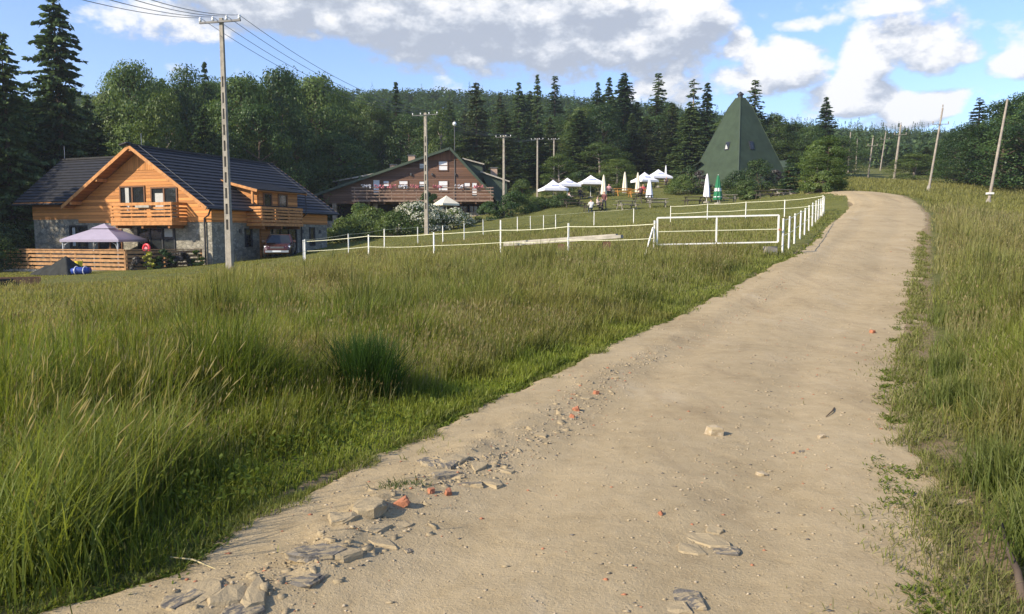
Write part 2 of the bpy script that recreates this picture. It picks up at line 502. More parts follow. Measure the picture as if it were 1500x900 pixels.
# ------------------------------------------------------------------ mesh building helpers
class MB:
    def __init__(self):
        self.v = []
        self.f = []

    def poly(self, pts):
        i = len(self.v)
        self.v += [tuple(p) for p in pts]
        self.f.append(tuple(range(i, i + len(pts))))
        return self

    def box(self, x0, x1, y0, y1, z0, z1, mx=None):
        i = len(self.v)
        pts = [(x0, y0, z0), (x1, y0, z0), (x1, y1, z0), (x0, y1, z0), (x0, y0, z1), (x1, y0, z1), (x1, y1, z1), (x0, y1, z1)]
        if mx is not None:
            pts = [tuple(mx @ Vector(p)) for p in pts]
        self.v += pts
        for q in ((0, 3, 2, 1), (4, 5, 6, 7), (0, 1, 5, 4), (1, 2, 6, 5), (2, 3, 7, 6), (3, 0, 4, 7)):
            self.f.append(tuple(i + k for k in q))
        return self

    def bar(self, a, b, w, h, up=(0, 0, 1)):
        """box beam from a to b, w across, h along up"""
        a, b = Vector(a), Vector(b)
        d = (b - a)
        L = d.length
        d.normalize()
        s = d.cross(Vector(up))
        if s.length < 1e-4:
            s = d.cross(Vector((1, 0, 0)))
        s.normalize()
        n = s.cross(d)
        mx = Matrix((
            (d.x, s.x, n.x, a.x), (d.y, s.y, n.y, a.y), (d.z, s.z, n.z, a.z), (0, 0, 0, 1)))
        return self.box(0, L, -w / 2, w / 2, -h / 2, h / 2, mx)

    def tube(self, a, b, r0, r1=None, n=8, cap=True):
        return self.path([a, b], [r0, r0 if r1 is None else r1], n, cap)

    def path(self, pts, rad, n=8, cap=True):
        pts = [Vector(p) for p in pts]
        if not isinstance(rad, (list, tuple)):
            rad = [rad] * len(pts)
        base = len(self.v)
        prev = None
        for k, p in enumerate(pts):
            d = (pts[min(k + 1, len(pts) - 1)] - pts[max(k - 1, 0)]).normalized()
            if prev is None:
                s = d.orthogonal().normalized()
            else:
                s = (prev - d * prev.dot(d))
                s = s.normalized() if s.length > 1e-5 else d.orthogonal().normalized()
            prev = s
            q = d.cross(s)
            for j in range(n):
                an = 2 * pi * j / n
                self.v.append(tuple(p + (s * cos(an) + q * sin(an)) * rad[k]))
        for k in range(len(pts) - 1):
            for j in range(n):
                a0 = base + k * n + j
                a1 = base + k * n + (j + 1) % n
                self.f.append((a0, a1, a1 + n, a0 + n))
        if cap:
            self.f.append(tuple(base + j for j in reversed(range(n))))
            self.f.append(tuple(base + (len(pts) - 1) * n + j for j in range(n)))
        return self

    def lathe(self, prof, n=12, c=(0, 0, 0)):
        base = len(self.v)
        for (r, z) in prof:
            for j in range(n):
                an = 2 * pi * j / n
                self.v.append((c[0] + r * cos(an), c[1] + r * sin(an), c[2] + z))
        for k in range(len(prof) - 1):
            for j in range(n):
                a0 = base + k * n + j
                a1 = base + k * n + (j + 1) % n
                self.f.append((a0, a1, a1 + n, a0 + n))
        self.f.append(tuple(base + j for j in reversed(range(n))))
        self.f.append(tuple(base + (len(prof) - 1) * n + j for j in range(n)))
        return self

    def slab(self, pts, nrm, th):
        """polygon given thickness th along -nrm"""
        nrm = Vector(nrm).normalized() * th
        top = [Vector(p) for p in pts]
        bot = [p - nrm for p in top]
        i = len(self.v)
        n = len(pts)
        self.v += [tuple(p) for p in top] + [tuple(p) for p in bot]
        self.f.append(tuple(range(i, i + n)))
        self.f.append(tuple(i + n + k for k in reversed(range(n))))
        for k in range(n):
            k2 = (k + 1) % n
            self.f.append((i + k2, i + k, i + n + k, i + n + k2))
        return self

    def build(self, name, material, parent=None, smooth=False, label=None):
        me = bpy.data.meshes.new(name)
        me.from_pydata(self.v, [], self.f)
        me.materials.append(material)
        if smooth:
            me.polygons.foreach_set('use_smooth', [True] * len(me.polygons))
        me.update()
        o = bpy.data.objects.new(name, me)
        COL.objects.link(o)
        if parent is not None:
            o.parent = parent
        if label:
            o['label'] = label
        return o


def tag(o, label, cat, group=None):
    o['label'] = label
    o['category'] = cat
    if group:
        o['group'] = group
    return o


def thing(name, label, cat, loc=(0, 0, 0), rotz=0.0, group=None):
    o = bpy.data.objects.new(name, None)
    o.empty_display_size = 0.2
    COL.objects.link(o)
    o.location = loc
    o.rotation_euler = (0, 0, rotz)
    return tag(o, label, cat, group)


def kids(o):
    return [c for c in COL.objects if c.parent == o]


KID_CACHE = {}


def dup(root, loc, rotz=0.0, scale=None, label=None, group=None):
    """a copy of a thing with copies of its parts and sub-parts"""
    def tree(o):
        if o.name not in KID_CACHE:
            KID_CACHE[o.name] = [c for c in COL.objects if c.parent == o]
        return KID_CACHE[o.name]
    r = root.copy()
    COL.objects.link(r)
    r.location = loc
    r.rotation_euler = (0, 0, rotz)
    if scale is not None:
        r.scale = scale if isinstance(scale, (tuple, list)) else (scale,) * 3
    if label:
        r['label'] = label
    if group:
        r['group'] = group
    for ch in tree(root):
        c = ch.copy()
        COL.objects.link(c)
        c.parent = r
        for g in tree(ch):
            d = g.copy()
            COL.objects.link(d)
            d.parent = c
    return r


def np_mesh(name, verts, faces_flat, loop_start, loop_total, material, attrs=None, cols=None, smooth=False):
    me = bpy.data.meshes.new(name)
    me.vertices.add(len(verts))
    me.vertices.foreach_set('co', np.ascontiguousarray(verts, dtype=np.float32).ravel())
    me.loops.add(len(faces_flat))
    me.loops.foreach_set('vertex_index', np.ascontiguousarray(faces_flat, dtype=np.int32))
    me.polygons.add(len(loop_start))
    me.polygons.foreach_set('loop_start', np.ascontiguousarray(loop_start, dtype=np.int32))
    if attrs:
        for k, a in attrs.items():
            at = me.attributes.new(k, 'FLOAT', 'POINT')
            at.data.foreach_set('value', np.ascontiguousarray(a, dtype=np.float32))
    if cols is not None:
        at = me.attributes.new('col', 'FLOAT_COLOR', 'POINT')
        c4 = np.ones((len(verts), 4), dtype=np.float32)
        c4[:, :3] = cols
        at.data.foreach_set('color', c4.ravel())
    me.materials.append(material)
    if smooth:
        me.polygons.foreach_set('use_smooth', np.ones(len(loop_start), dtype=bool))
    me.update(calc_edges=True)
    me.validate()
    return me


def quads_mesh(name, V, material, tint):
    """V: (n,4,3) quads; tint: (n,)"""
    n = len(V)
    return np_mesh(name, V.reshape(-1, 3), np.arange(n * 4), np.arange(n) * 4, np.full(n, 4), material, {'tint': np.repeat(tint, 4)})


def link(name, me, parent=None, loc=None):
    o = bpy.data.objects.new(name, me)
    COL.objects.link(o)
    if parent is not None:
        o.parent = parent
    if loc is not None:
        o.location = loc
    return o


def vnoise(x, y, seed=0):
    """smooth value noise 0..1"""
    xi = np.floor(x).astype(np.int64)
    yi = np.floor(y).astype(np.int64)
    xf = x - xi
    yf = y - yi
    xf = xf * xf * (3 - 2 * xf)
    yf = yf * yf * (3 - 2 * yf)

    def h(a, b):
        k = (a * 374761393 + b * 668265263 + seed * 1442695041) & 0x7fffffff
        k = ((k ^ (k >> 13)) * 1274126177) & 0x7fffffff
        return ((k ^ (k >> 16)) & 0xffff) / 65535.0
    return (h(xi, yi) * (1 - xf) + h(xi + 1, yi) * xf) * (1 - yf) + (h(xi, yi + 1) * (1 - xf) + h(xi + 1, yi + 1) * xf) * yf


def fbm(x, y, octv=4, seed=0):
    a, s, tot = 0.5, 0.0, 0.0
    for k in range(octv):
        s = s + a * vnoise(x * 2 ** k + 17.3 * k, y * 2 ** k - 9.1 * k, seed + k)
        tot += a
        a *= 0.5
    return s / tot


# ------------------------------------------------------------------ terrain
_ctl = []
for (x, y, z) in [(0, 0, 0), (-3, 0, -.02), (3, 0, 0), (-7, 0, -.1), (7, 0, .1), (0, -10, -.2), (0, 5, 0), (-3, 5, 0), (3, 5, .02), (-6, 8, 0), (6, 7, .1),
                  (-14, 9, -.15), (16, 10, .6), (0, -30, -.8), (-40, -10, -1), (40, -10, 1.2), (-100, 40, -1.2), (-70, 60, -.6), (120, 40, 7), (200, 120, 16),
                  (-200, 100, 3), (-60, 30, -.7), (60, 30, 3.2), (-600, 300, 30), (-600, 900, 70), (600, 900, 80), (0, 1000, 90), (700, 300, 50), (0, -300, -5), (-300, -100, -4), (300, -100, 8),
                  (-330, 420, 40)]:
    _ctl.append((x, y, z))
for (u, v, s) in [(1115, 500, 11.7), (1170, 450, 15.8), (1215, 400, 20), (1250, 370, 26), (1270, 350, 31), (1300, 320, 40), (1305, 300, 47), (1290, 285, 53),
                  (30, 430, 22), (240, 399, 38), (313, 388, 46), (60, 402, 42), (450, 448, 17), (500, 400, 26), (445, 390, 37), (540, 380, 34), (636, 386, 31), (733, 378, 29),
                  (957, 378, 25), (1140, 373, 25), (510, 378, 38), (563, 365, 42), (612, 362, 45), (649, 358, 48), (680, 353, 51), (708, 346, 54), (758, 340, 57), (814, 336, 60),
                  (870, 331, 60), (928, 328, 58), (982, 326, 56), (1036, 323, 54), (1092, 321, 52), (1149, 319, 50), (1206, 319, 49), (805, 299, 82), (860, 303, 74), (950, 276, 100),
                  (1040, 300, 72), (1210, 280, 60), (1125, 292, 68), (480, 338, 82), (560, 345, 78), (700, 318, 83), (738, 318, 75), (620, 343, 58), (1080, 278, 95), (1020, 272, 95), (1140, 270, 95),
                  (945, 247, 125), (700, 270, 120), (474, 362, 60), (400, 375, 54), (1447, 303, 62), (1360, 280, 80), (1310, 267, 114), (1255, 262, 110), (1500, 290, 75),
                  (1480, 480, 13.5), (1500, 400, 22), (1500, 340, 38), (1420, 320, 48), (1450, 700, 5.3), (650, 160, 320), (900, 175, 330), (500, 165, 330), (1330, 218, 420), (1150, 215, 350), (1500, 255, 200),
                  (1420, 225, 260), (300, 150, 330)]:
    p = P(u, v, s)
    _ctl.append((p.x, p.y, p.z))
_ctl += [(-40, 62, -.3), (-50, 80, 0), (-26, 88, 1.0), (-36, 110, 3), (-60, 130, 6)]
CT = np.array(_ctl)
_c2 = 6.0 ** 2


def _kern(dx, dy):
    return np.sqrt(dx * dx + dy * dy + _c2)


_A = _kern(CT[:, 0][:, None] - CT[:, 0][None], CT[:, 1][:, None] - CT[:, 1][None])
_n = len(CT)
_S = np.zeros((_n + 1, _n + 1))
_S[:_n, :_n] = _A - 0.35 * np.eye(_n)
_S[_n, :_n] = 1
_S[:_n, _n] = 1
_W = np.linalg.solve(_S, np.append(CT[:, 2], 0))


def Gn(x, y):
    x = np.asarray(x, dtype=float)
    y = np.asarray(y, dtype=float)
    sh = x.shape
    x = x.ravel()
    y = y.ravel()
    out = np.full(len(x), _W[_n])
    for i in range(_n):
        out += _W[i] * _kern(x - CT[i, 0], y - CT[i, 1])
    return out.reshape(sh)


def G(x, y):
    return float(Gn(np.array([x]), np.array([y]))[0])


def hit(u, v, smax=400):
    """where the sight line through (u, v) meets the ground"""
    ss = np.exp(np.linspace(np.log(1.5), np.log(smax), 1500))
    d = ray(u, v)
    gap = CAM_Z + ss * d[2] - Gn(ss * d[0], ss * d[1])
    k = np.argmax(gap < 0)
    if gap[k] >= 0:
        return None
    if k == 0:
        s = ss[0]
    else:
        s = ss[k - 1] + (ss[k] - ss[k - 1]) * gap[k - 1] / (gap[k - 1] - gap[k])
    return Vector((s * d[0], s * d[1], CAM_Z + s * d[2]))


def ground_at(u, v, s, sink=0.0):
    """the ground point seen in column u at depth s (v only tells the row it is meant for)"""
    p = P(u, v, s)
    return Vector((p.x, p.y, G(p.x, p.y) - sink))


# road edges in plan
_le = [(20, 905), (150, 868), (262, 838), (330, 772), (440, 715), (560, 665), (690, 600), (780, 555), (905, 500), (1010, 450), (1100, 405), (1160, 375), (1195, 350), (1238, 312)]
_re = [(1385, 905), (1345, 800), (1318, 720), (1300, 640), (1308, 560), (1322, 480), (1332, 420), (1342, 370), (1348, 330), (1349, 312)]
LE = [hit(*q) for q in _le]
RE = [hit(*q) for q in _re]
print('road edges', [tuple(round(c, 2) for c in q) for q in LE], [tuple(round(c, 2) for c in q) for q in RE])


def _edge(pts, first, tail):
    a = [first] + [(p.x, p.y) for p in pts] + tail
    a = sorted(a, key=lambda q: q[1])
    return np.array([q[1] for q in a]), np.array([q[0] for q in a])


_l_end = LE[-1]
_r_end = RE[-1]
LY, LX = _edge(LE, (-2.3, -6.0), [(22.3, 51), (23.6, 55), (23.4, 58), (22.8, 60.5)])
RY, RX = _edge(RE, (1.7, -6.0), [(25.9, 50), (27.2, 54.5), (26.6, 58), (25.2, 60.5)])


def road_l(y):
    return np.interp(y, LY, LX)


def road_r(y):
    return np.interp(y, RY, RX)


ROAD_END = min(LY[-1], RY[-1])


def build_ground():
    ang = np.concatenate([np.linspace(-50, 50, 221), np.linspace(53, 307, 64)])
    rad = np.concatenate([[0.05], np.exp(np.linspace(np.log(0.4), np.log(1100), 300))])
    A, R = np.meshgrid(np.radians(ang), rad)
    x = R * np.sin(A)
    y = R * np.cos(A)
    z = Gn(x, y)
    z = z + np.where(R > 3, 0.10 * (fbm(x * 0.35, y * 0.35, 3, 5) - 0.5), 0.0)
    inn = np.minimum(x - road_l(y), road_r(y) - x)
    dip = np.clip((inn + 0.05) / 0.35, 0, 1)
    dip = np.where((y > ROAD_END) | (y < -6), 0, dip)
    z = z - 0.13 * dip
    earth = np.where(np.abs(y) > 70, 0, np.clip(1 + inn / np.where(x > 0.5 * (road_l(y) + road_r(y)), 0.9, 0.10), 0, 1))
    nr, na = x.shape
    idx = np.arange(nr * na).reshape(nr, na)
    a = idx[:-1, :]
    b = np.roll(idx, -1, axis=1)[:-1, :]
    c = np.roll(idx, -1, axis=1)[1:, :]
    d = idx[1:, :]
    f = np.stack([a, d, c, b], axis=-1).reshape(-1, 4)
    me = np_mesh('ground', np.stack([x, y, z], -1).reshape(-1, 3), f.ravel(), np.arange(len(f)) * 4, None, M['ground'], {'earth': earth.ravel()}, smooth=True)
    o = link('ground', me)
    o['kind'] = 'structure'


def road_z(x, y):
    """height of the dirt, with its bumps and ruts"""
    t = (x - road_l(y)) / (road_r(y) - road_l(y))
    z = Gn(x, y) + 0.015
    z = z + 0.026 * (fbm(x * 0.9, y * 0.45, 4, 21) - 0.5) + 0.015 * (fbm(x * 4, y * 3, 3, 22) - 0.5)
    for tc, dp in ((0.33, 0.035), (0.74, 0.03)):
        z = z - dp * np.exp(-((t - tc - 0.04 * np.sin(y * 0.4)) / 0.09) ** 2)
    # the ridge of broken crust along the left wheel track
    z = z + 0.03 * np.exp(-((t - 0.17) / 0.06) ** 2) * fbm(x * 2.5, y * 2.5, 3, 33)
    # blocky broken crust
    wx = x + 0.08 * fbm(x * 5, y * 5, 2, 61)
    wy = y + 0.08 * fbm(x * 5, y * 5, 2, 62)
    blk = vnoise(np.floor(wx * 8 + 0.6 * np.floor(wy * 6)) + 0.0, np.floor(wy * 6) + 0.0, 63)
    near_r = np.exp(-((t - 0.20 + 0.004 * y) / 0.055) ** 2) * np.clip((7.5 - y) / 2, 0, 1)
    z = z + near_r * (0.035 * blk * (fbm(x * 1.4, y * 1.4, 2, 64) > 0.42) + 0.03 * fbm(x * 14, y * 14, 3, 65))
    edge = np.minimum(t, 1 - t) * (road_r(y) - road_l(y))
    e = edge + 0.55 * (fbm(x * 1.6, y * 1.6, 4, 44) - 0.5) + np.where(t > 0.5, 0.32, 0.0)
    return z - 0.17 * np.clip((0.10 - e) / 0.5, 0, 1)


def build_road():
    ys = np.concatenate([np.linspace(-5, 1.5, 40), 1.5 + (np.exp(np.linspace(0, np.log(60), 520)) - 1) / 59 * (ROAD_END - 1.5)])
    ts = np.linspace(-0.14, 1.22, 116)
    Y, T = np.meshgrid(ys, ts, indexing='ij')
    X = road_l(Y) + T * (road_r(Y) - road_l(Y))
    Z = road_z(X, Y)
    nr, na = X.shape
    idx = np.arange(nr * na).reshape(nr, na)
    f = np.stack([idx[:-1, :-1], idx[:-1, 1:], idx[1:, 1:], idx[1:, :-1]], -1).reshape(-1, 4)
    me = np_mesh('dirt_road', np.stack([X, Y, Z], -1).reshape(-1, 3), f.ravel(), np.arange(len(f)) * 4, None, M['road'], smooth=True)
    o = link('dirt_road', me)
    o['kind'] = 'structure'


build_ground()
build_road()

# ------------------------------------------------------------------ the timber chalet
def opening(root, name, a0, a1, z0, z1, plane, side, mull=1, curtain=None, fm=None, fr=0.09, trans=None, cm='curtain'):
    """window or glass door on a wall: side 'front' (wall faces -y, a = x) or 'right' (wall faces +x, a = y)"""
    fm = fm or M['brownframe']

    def put(mb, p0, p1, q0, q1, d0, d1):
        if side == 'front':
            mb.box(p0, p1, plane - d1, plane - d0, q0, q1)
        else:
            mb.box(plane + d0, plane + d1, p0, p1, q0, q1)
    f = MB()
    put(f, a0, a1, z0, z0 + fr, -0.02, 0.07)
    put(f, a0, a1, z1 - fr, z1, -0.02, 0.07)
    put(f, a0, a0 + fr, z0 + fr, z1 - fr, -0.02, 0.068)
    put(f, a1 - fr, a1, z0 + fr, z1 - fr, -0.02, 0.068)
    for k in range(mull):
        c = a0 + (a1 - a0) * (k + 1) / (mull + 1)
        put(f, c - 0.055, c + 0.055, z0 + fr, z1 - fr, -0.02, 0.064)
    if trans:
        put(f, a0 + fr, a1 - fr, trans - 0.03, trans + 0.03, -0.02, 0.06)
    w = f.build(name, fm, root)
    g = MB()
    put(g, a0 + fr * 0.5, a1 - fr * 0.5, z0 + fr * 0.5, z1 - fr * 0.5, -0.02, 0.015)
    g.build('pane', M['glass'], w)
    if curtain:
        c = MB()
        for (p0, p1, q0, q1) in curtain:
            put(c, p0, p1, q0, q1, 0.017, 0.026)
        c.build('curtain', M[cm], w)
    return w


def railing(root, a, b, zf, zt, boards, mname='beam', post=True, name='railing'):
    """horizontal boards between a and b (plan points); boards = list of (z0, z1)"""
    mb = MB()
    a, b = Vector((a[0], a[1], 0)), Vector((b[0], b[1], 0))
    for (z0, z1) in boards:
        mb.bar(a + Vector((0, 0, (z0 + z1) / 2)), b + Vector((0, 0, (z0 + z1) / 2)), 0.035, z1 - z0)
    if post:
        L = (b - a).length
        n = max(2, int(L / 1.3) + 1)
        d = (b - a).normalized()
        s = d.cross(Vector((0, 0, 1)))
        for k in range(n):
            p = a + (b - a) * (0.02 + 0.96 * k / (n - 1)) - s * 0.06
            mb.bar(p + Vector((0, 0, zf)), p + Vector((0, 0, zt - 0.03)), 0.07, 0.07)
    return mb.build(name, M[mname], root)


CH_O = Vector((-18.2, 47.0, 0))
CH_R = atan2(-0.358, 0.9337)
CHM = Matrix.Translation(CH_O) @ Matrix.Rotation(CH_R, 4, 'Z')


def ch(x, y, z=0.0):
    return CHM @ Vector((x, y, z))


def courses(mb, e0, e1, r0, r1, n=17, lift=0.065, th=0.06):
    """tile courses laid between the eave line e0-e1 and the ridge line r0-r1"""
    e0, e1, r0, r1 = map(Vector, (e0, e1, r0, r1))
    nr = (e1 - e0).cross(r0 - e0).normalized()
    if nr.z < 0:
        nr = -nr
    for k in range(n):
        t0, t1 = k / n, min(1.0, (k + 1.2) / n)
        a, b = e0.lerp(r0, t0) + nr * lift, e1.lerp(r1, t0) + nr * lift
        c, d = e1.lerp(r1, t1) + nr * 0.008, e0.lerp(r0, t1) + nr * 0.008
        mb.slab([a, b, c, d], nr, th)


def build_chalet():
    r = thing('timber_chalet', 'honey coloured timber chalet on a stone base under an anthracite tiled roof', 'house', CH_O, CH_R)
    RX_, RZ = -5.4, 7.2
    EXR, EZR = 0.45, 3.35
    EXL, EZL = -11.35, 3.55
    Y0, Y1 = -0.9, 12.85
    YB = 12.0

    def roofz(x):
        return RZ + (x - RX_) * (EZR - RZ) / (EXR - RX_) if x > RX_ else RZ + (RX_ - x) * (EZL - RZ) / (RX_ - EXL)
    st = MB().box(-10.9, 0, 0, YB, -1.0, 2.5)
    st.box(-15.1, -10.9, 0.001, 7.0, -1.0, 2.75)
    st.build('stone_wall', M['stone'], r)
    wd = MB()
    for (yy0, yy1) in ((-0.04, YB + 0.04),):
        prof = [(-10.93, 2.5), (0.04, 2.5), (0.04, roofz(0.04) - 0.16), (RX_, RZ - 0.18), (-10.93, roofz(-10.93) - 0.16)]
        n = len(prof)
        i = len(wd.v)
        wd.v += [(x, yy0, z) for x, z in prof] + [(x, yy1, z) for x, z in prof]
        wd.f.append(tuple(range(i, i + n)))
        wd.f.append(tuple(i + n + k for k in reversed(range(n))))
        for k in range(n):
            k2 = (k + 1) % n
            wd.f.append((i + k, i + n + k, i + n + k2, i + k2))
    wd.box(-15.13, -10.95, -0.03, 7.03, 2.75, 4.2)
    wd.build('timber_wall', M['wood_new'], r)
    gc = MB()
    gz = 5.75
    xa, xb = RX_ - (RZ - 0.2 - gz) / 0.615, RX_ + (RZ - 0.2 - gz) / 0.658
    gc.slab([(xa, -0.065, gz), (xb, -0.065, gz), (RX_, -0.065, RZ - 0.2)], (0, -1, 0), 0.03)
    gc.build('gable_boarding', M['wood_new_v'], r)
    # main roof
    rf = MB()
    courses(rf, (EXR, Y0, EZR), (EXR, Y1, EZR), (RX_, Y0, RZ), (RX_, Y1, RZ), 17)
    courses(rf, (EXL, Y0, EZL), (EXL, Y1, EZL), (RX_, Y0, RZ), (RX_, Y1, RZ), 17)
    rf.bar((RX_, Y0, RZ + 0.05), (RX_, Y1, RZ + 0.05), 0.24, 0.12)
    roof = rf.build('roof', M['tile'], r)
    # the underside of the roof: boards and rafters
    sf = MB()
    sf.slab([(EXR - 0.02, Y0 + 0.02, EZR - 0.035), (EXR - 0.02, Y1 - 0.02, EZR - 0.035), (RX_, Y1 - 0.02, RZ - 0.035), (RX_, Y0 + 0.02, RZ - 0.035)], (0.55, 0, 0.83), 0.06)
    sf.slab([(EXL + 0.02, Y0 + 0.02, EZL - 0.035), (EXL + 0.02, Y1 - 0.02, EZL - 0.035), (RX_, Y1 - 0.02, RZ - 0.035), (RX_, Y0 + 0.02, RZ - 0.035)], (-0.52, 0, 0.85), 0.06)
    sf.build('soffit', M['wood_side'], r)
    for (x, z) in ((EXR, EZR), (EXL, EZL)):
        for y in (Y0, Y1):
            MB().bar((x, y, z - 0.07), (RX_, y, RZ - 0.07), 0.05, 0.20, up=(0, 0, 1)).build('bargeboard', M['beam'], r)
    for (x, dz) in ((RX_, 0), (RX_ + 2.9, 0), (RX_ - 2.9, 0), (-0.15, 0), (-10.6, 0)):
        z = roofz(x) - 0.24
        MB().bar((x, Y0 + 0.06, z), (x, 0.0, z), 0.16, 0.2).build('purlin', M['beam'], r)
    # wing roof
    wr = MB()
    courses(wr, (-15.9, -0.75, 3.85), (-10.9, -0.75, 3.85), (-15.9, 3.0, 7.0), (-5.6, 3.0, 7.0), 15)
    courses(wr, (-15.9, 6.75, 3.85), (-11.2, 6.75, 3.85), (-15.9, 3.0, 7.0), (-5.6, 3.0, 7.0), 15)
    wr.bar((-15.95, 3.0, 7.05), (-5.8, 3.0, 7.05), 0.24, 0.12)
    wr.build('wing_roof', M['tile'], r)
    wg = MB()
    wg.slab([(-15.12, -0.02, 4.19), (-15.12, 3.0, 6.75), (-15.12, 6.9, 4.19)], (-1, 0, 0), 0.1)
    wg.build('wing_gable', M['wood_new'], r)
    ws = MB()
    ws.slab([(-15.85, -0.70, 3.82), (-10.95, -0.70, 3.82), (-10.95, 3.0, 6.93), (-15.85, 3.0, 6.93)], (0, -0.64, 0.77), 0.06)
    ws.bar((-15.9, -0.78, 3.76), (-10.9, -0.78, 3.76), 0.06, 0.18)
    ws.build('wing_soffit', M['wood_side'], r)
    # gutters and pipes
    MB().tube((EXR + 0.07, Y0, EZR - 0.06), (EXR + 0.07, Y1, EZR - 0.06), 0.075, n=8).build('gutter', M['tile_trim'], r)
    MB().tube((-15.9, -0.85, 3.72), (-11.3, -0.85, 3.72), 0.07, n=8).build('gutter', M['tile_trim'], r)
    dp = MB()
    dp.path([(EXR + 0.05, -0.6, EZR - 0.1), (0.15, -0.4, 2.9), (-0.45, -0.10, 2.72), (-0.45, -0.10, -0.4)], 0.055, 8)
    dp.build('downpipe', M['tile_trim'], r)
    MB().path([(EXR + 0.05, 8.75, EZR + 1.15), (EXR + 0.1, 8.75, EZR - 0.15), (0.12, 8.75, EZR - 0.45), (0.12, 8.75, -0.3)], 0.045, 8).build('downpipe', M['tile_trim'], r)
    # lightning rods
    MB().tube((-15.6, 3.0, 7.05), (-15.6, 3.0, 8.0), 0.015, n=6).build('lightning_rod', M['galv'], r)
    MB().tube((RX_, 0.1, RZ), (RX_, 0.1, RZ + 0.85), 0.015, n=6).build('lightning_rod', M['galv'], r)
    pts = []
    for k in range(9):
        t = k / 8
        x = RX_ + (EXR - RX_) * t
        pts.append((x + 0.06, Y0 + 0.6, roofz(x) + 0.12))
    MB().path(pts, 0.008, 5).build('lightning_conductor', M['steel'], r)
    pts = [(p[0], Y1 - 0.9, p[2]) for p in pts]
    MB().path(pts, 0.008, 5).build('lightning_conductor', M['steel'], r)
    MB().bar((RX_ - 0.55, Y0 - 0.05, RZ + 0.02), (RX_ + 0.05, Y0 - 0.05, RZ + 0.16), 0.35, 0.07).build('ridge_cap', M['tile_trim'], r)
    # front openings
    opening(r, 'window', -7.2, -5.1, 2.55, 4.8, -0.04, 'front', 1, curtain=[(-6.75, -6.45, 3.2, 4.7)])
    opening(r, 'window', -4.62, -2.5, 2.55, 4.68, -0.04, 'front', 1, curtain=[(-4.3, -3.6, 3.3, 4.3)])
    opening(r, 'window', -11.8, -10.2, 0.85, 2.35, 0.0, 'front', 1, curtain=[(-11.55, -11.3, 1.0, 2.2)], fm=M['tile_trim'])
    d = opening(r, 'terrace_door', -5.9, -2.85, -0.25, 2.2, 0.0, 'front', 2, curtain=[(-3.7, -3.05, 1.6, 2.1)], fm=M['tile_trim'])
    opening(r, 'window', -9.3, -7.2, 0.75, 2.1, 0.0, 'front', 1, fm=M['brownframe'])
    # front balcony
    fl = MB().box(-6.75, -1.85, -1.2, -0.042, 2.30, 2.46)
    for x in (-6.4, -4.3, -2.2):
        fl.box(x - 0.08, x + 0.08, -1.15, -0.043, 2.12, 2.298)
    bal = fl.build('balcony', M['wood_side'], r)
    boards = [(2.30, 2.53), (2.55, 2.76), (2.86, 2.99), (3.07, 3.20), (3.27, 3.40), (3.50, 3.68)]
    railing(bal, (-6.75, -1.23), (-1.85, -1.23), 2.3, 3.68, boards)
    railing(bal, (-6.77, -0.06), (-6.77, -1.2), 2.3, 3.68, boards, post=False)
    railing(bal, (-1.83, -1.2), (-1.83, -0.06), 2.3, 3.68, boards, post=False)
    fp = MB().box(-4.5, -3.4, -1.45, -1.27, 3.36, 3.5)
    fp.build('flower_box', M['plank_grey'], bal)
    # side wall (faces the lawn)
    opening(r, 'window', 2.9, 3.6, 0.95, 2.15, 0.0, 'right', 0, fm=M['tile_trim'])
    opening(r, 'window', 9.8, 10.45, 0.95, 2.3, 0.0, 'right', 0, fm=M['tile_trim'])
    opening(r, 'entrance_door', 5.6, 8.3, -0.15, 2.2, 0.0, 'right', 2, fm=M['tile_trim'])
    MB().box(0.0, 0.12, 4.35, 5.3, -0.15, 2.28).build('door_panel', M['wood_side'], r)
    for y in (1.3, 2.4, 5.0 + 3.9, 11.0):
        MB().box(0.005, 0.14, y, y + 0.1, 1.85, 2.1).build('wall_lamp', M['steel'], r)
    # dormer
    dm = MB()
    dy0, dy1 = 4.35, 8.45
    prof = [(0.0, 3.5), (0.0, 4.68), (-2.65, 5.28), (-2.65, 5.2)]
    dm.box(-0.6, 0.03, dy0, dy1, 3.30, 4.66)
    for y in (dy0, dy1 - 0.12):
        dm.slab([(-0.02, y, 3.5), (-0.02, y, 4.68), (-2.7, y, 5.3)], (0, -1, 0), -0.12)
    dormer = dm.build('dormer', M['wood_new'], r)
    dr = MB()
    courses(dr, (0.4, 3.75, 4.66), (0.4, 9.05, 4.66), (-2.75, 3.75, 5.42), (-2.75, 9.05, 5.42), 8, 0.04, 0.05)
    dr.build('dormer_roof', M['tile'], dormer)
    df = MB()
    df.bar((0.4, 3.75, 4.57), (-2.5, 3.75, 5.27), 0.05, 0.17)
    df.build('bargeboard', M['beam'], dormer)
    MB().bar((0.4, 9.05, 4.57), (-2.5, 9.05, 5.27), 0.05, 0.17).build('bargeboard', M['beam'], dormer)
    MB().bar((-0.1, 3.9, 3.75), (-0.1, 3.9, 4.6), 0.13, 0.13).build('dormer_post', M['beam'], dormer)
    ds = MB().slab([(0.38, 3.78, 4.61), (0.38, 9.02, 4.61), (-2.6, 9.02, 5.33), (-2.6, 3.78, 5.33)], (0.23, 0, 0.97), 0.05)
    ds.build('dormer_soffit', M['wood_side'], dormer)
    opening(dormer, 'window', 4.75, 5.65, 2.6, 4.5, 0.03, 'right', 0)
    opening(dormer, 'window', 6.3, 7.3, 2.6, 4.5, 0.03, 'right', 0)
    fl = MB().box(0.042, 1.2, 3.1, 7.4, 2.30, 2.46)
    for y in (3.4, 5.2, 7.1):
        fl.box(0.043, 1.15, y - 0.08, y + 0.08, 2.12, 2.298)
    bal2 = fl.build('balcony', M['wood_side'], r)
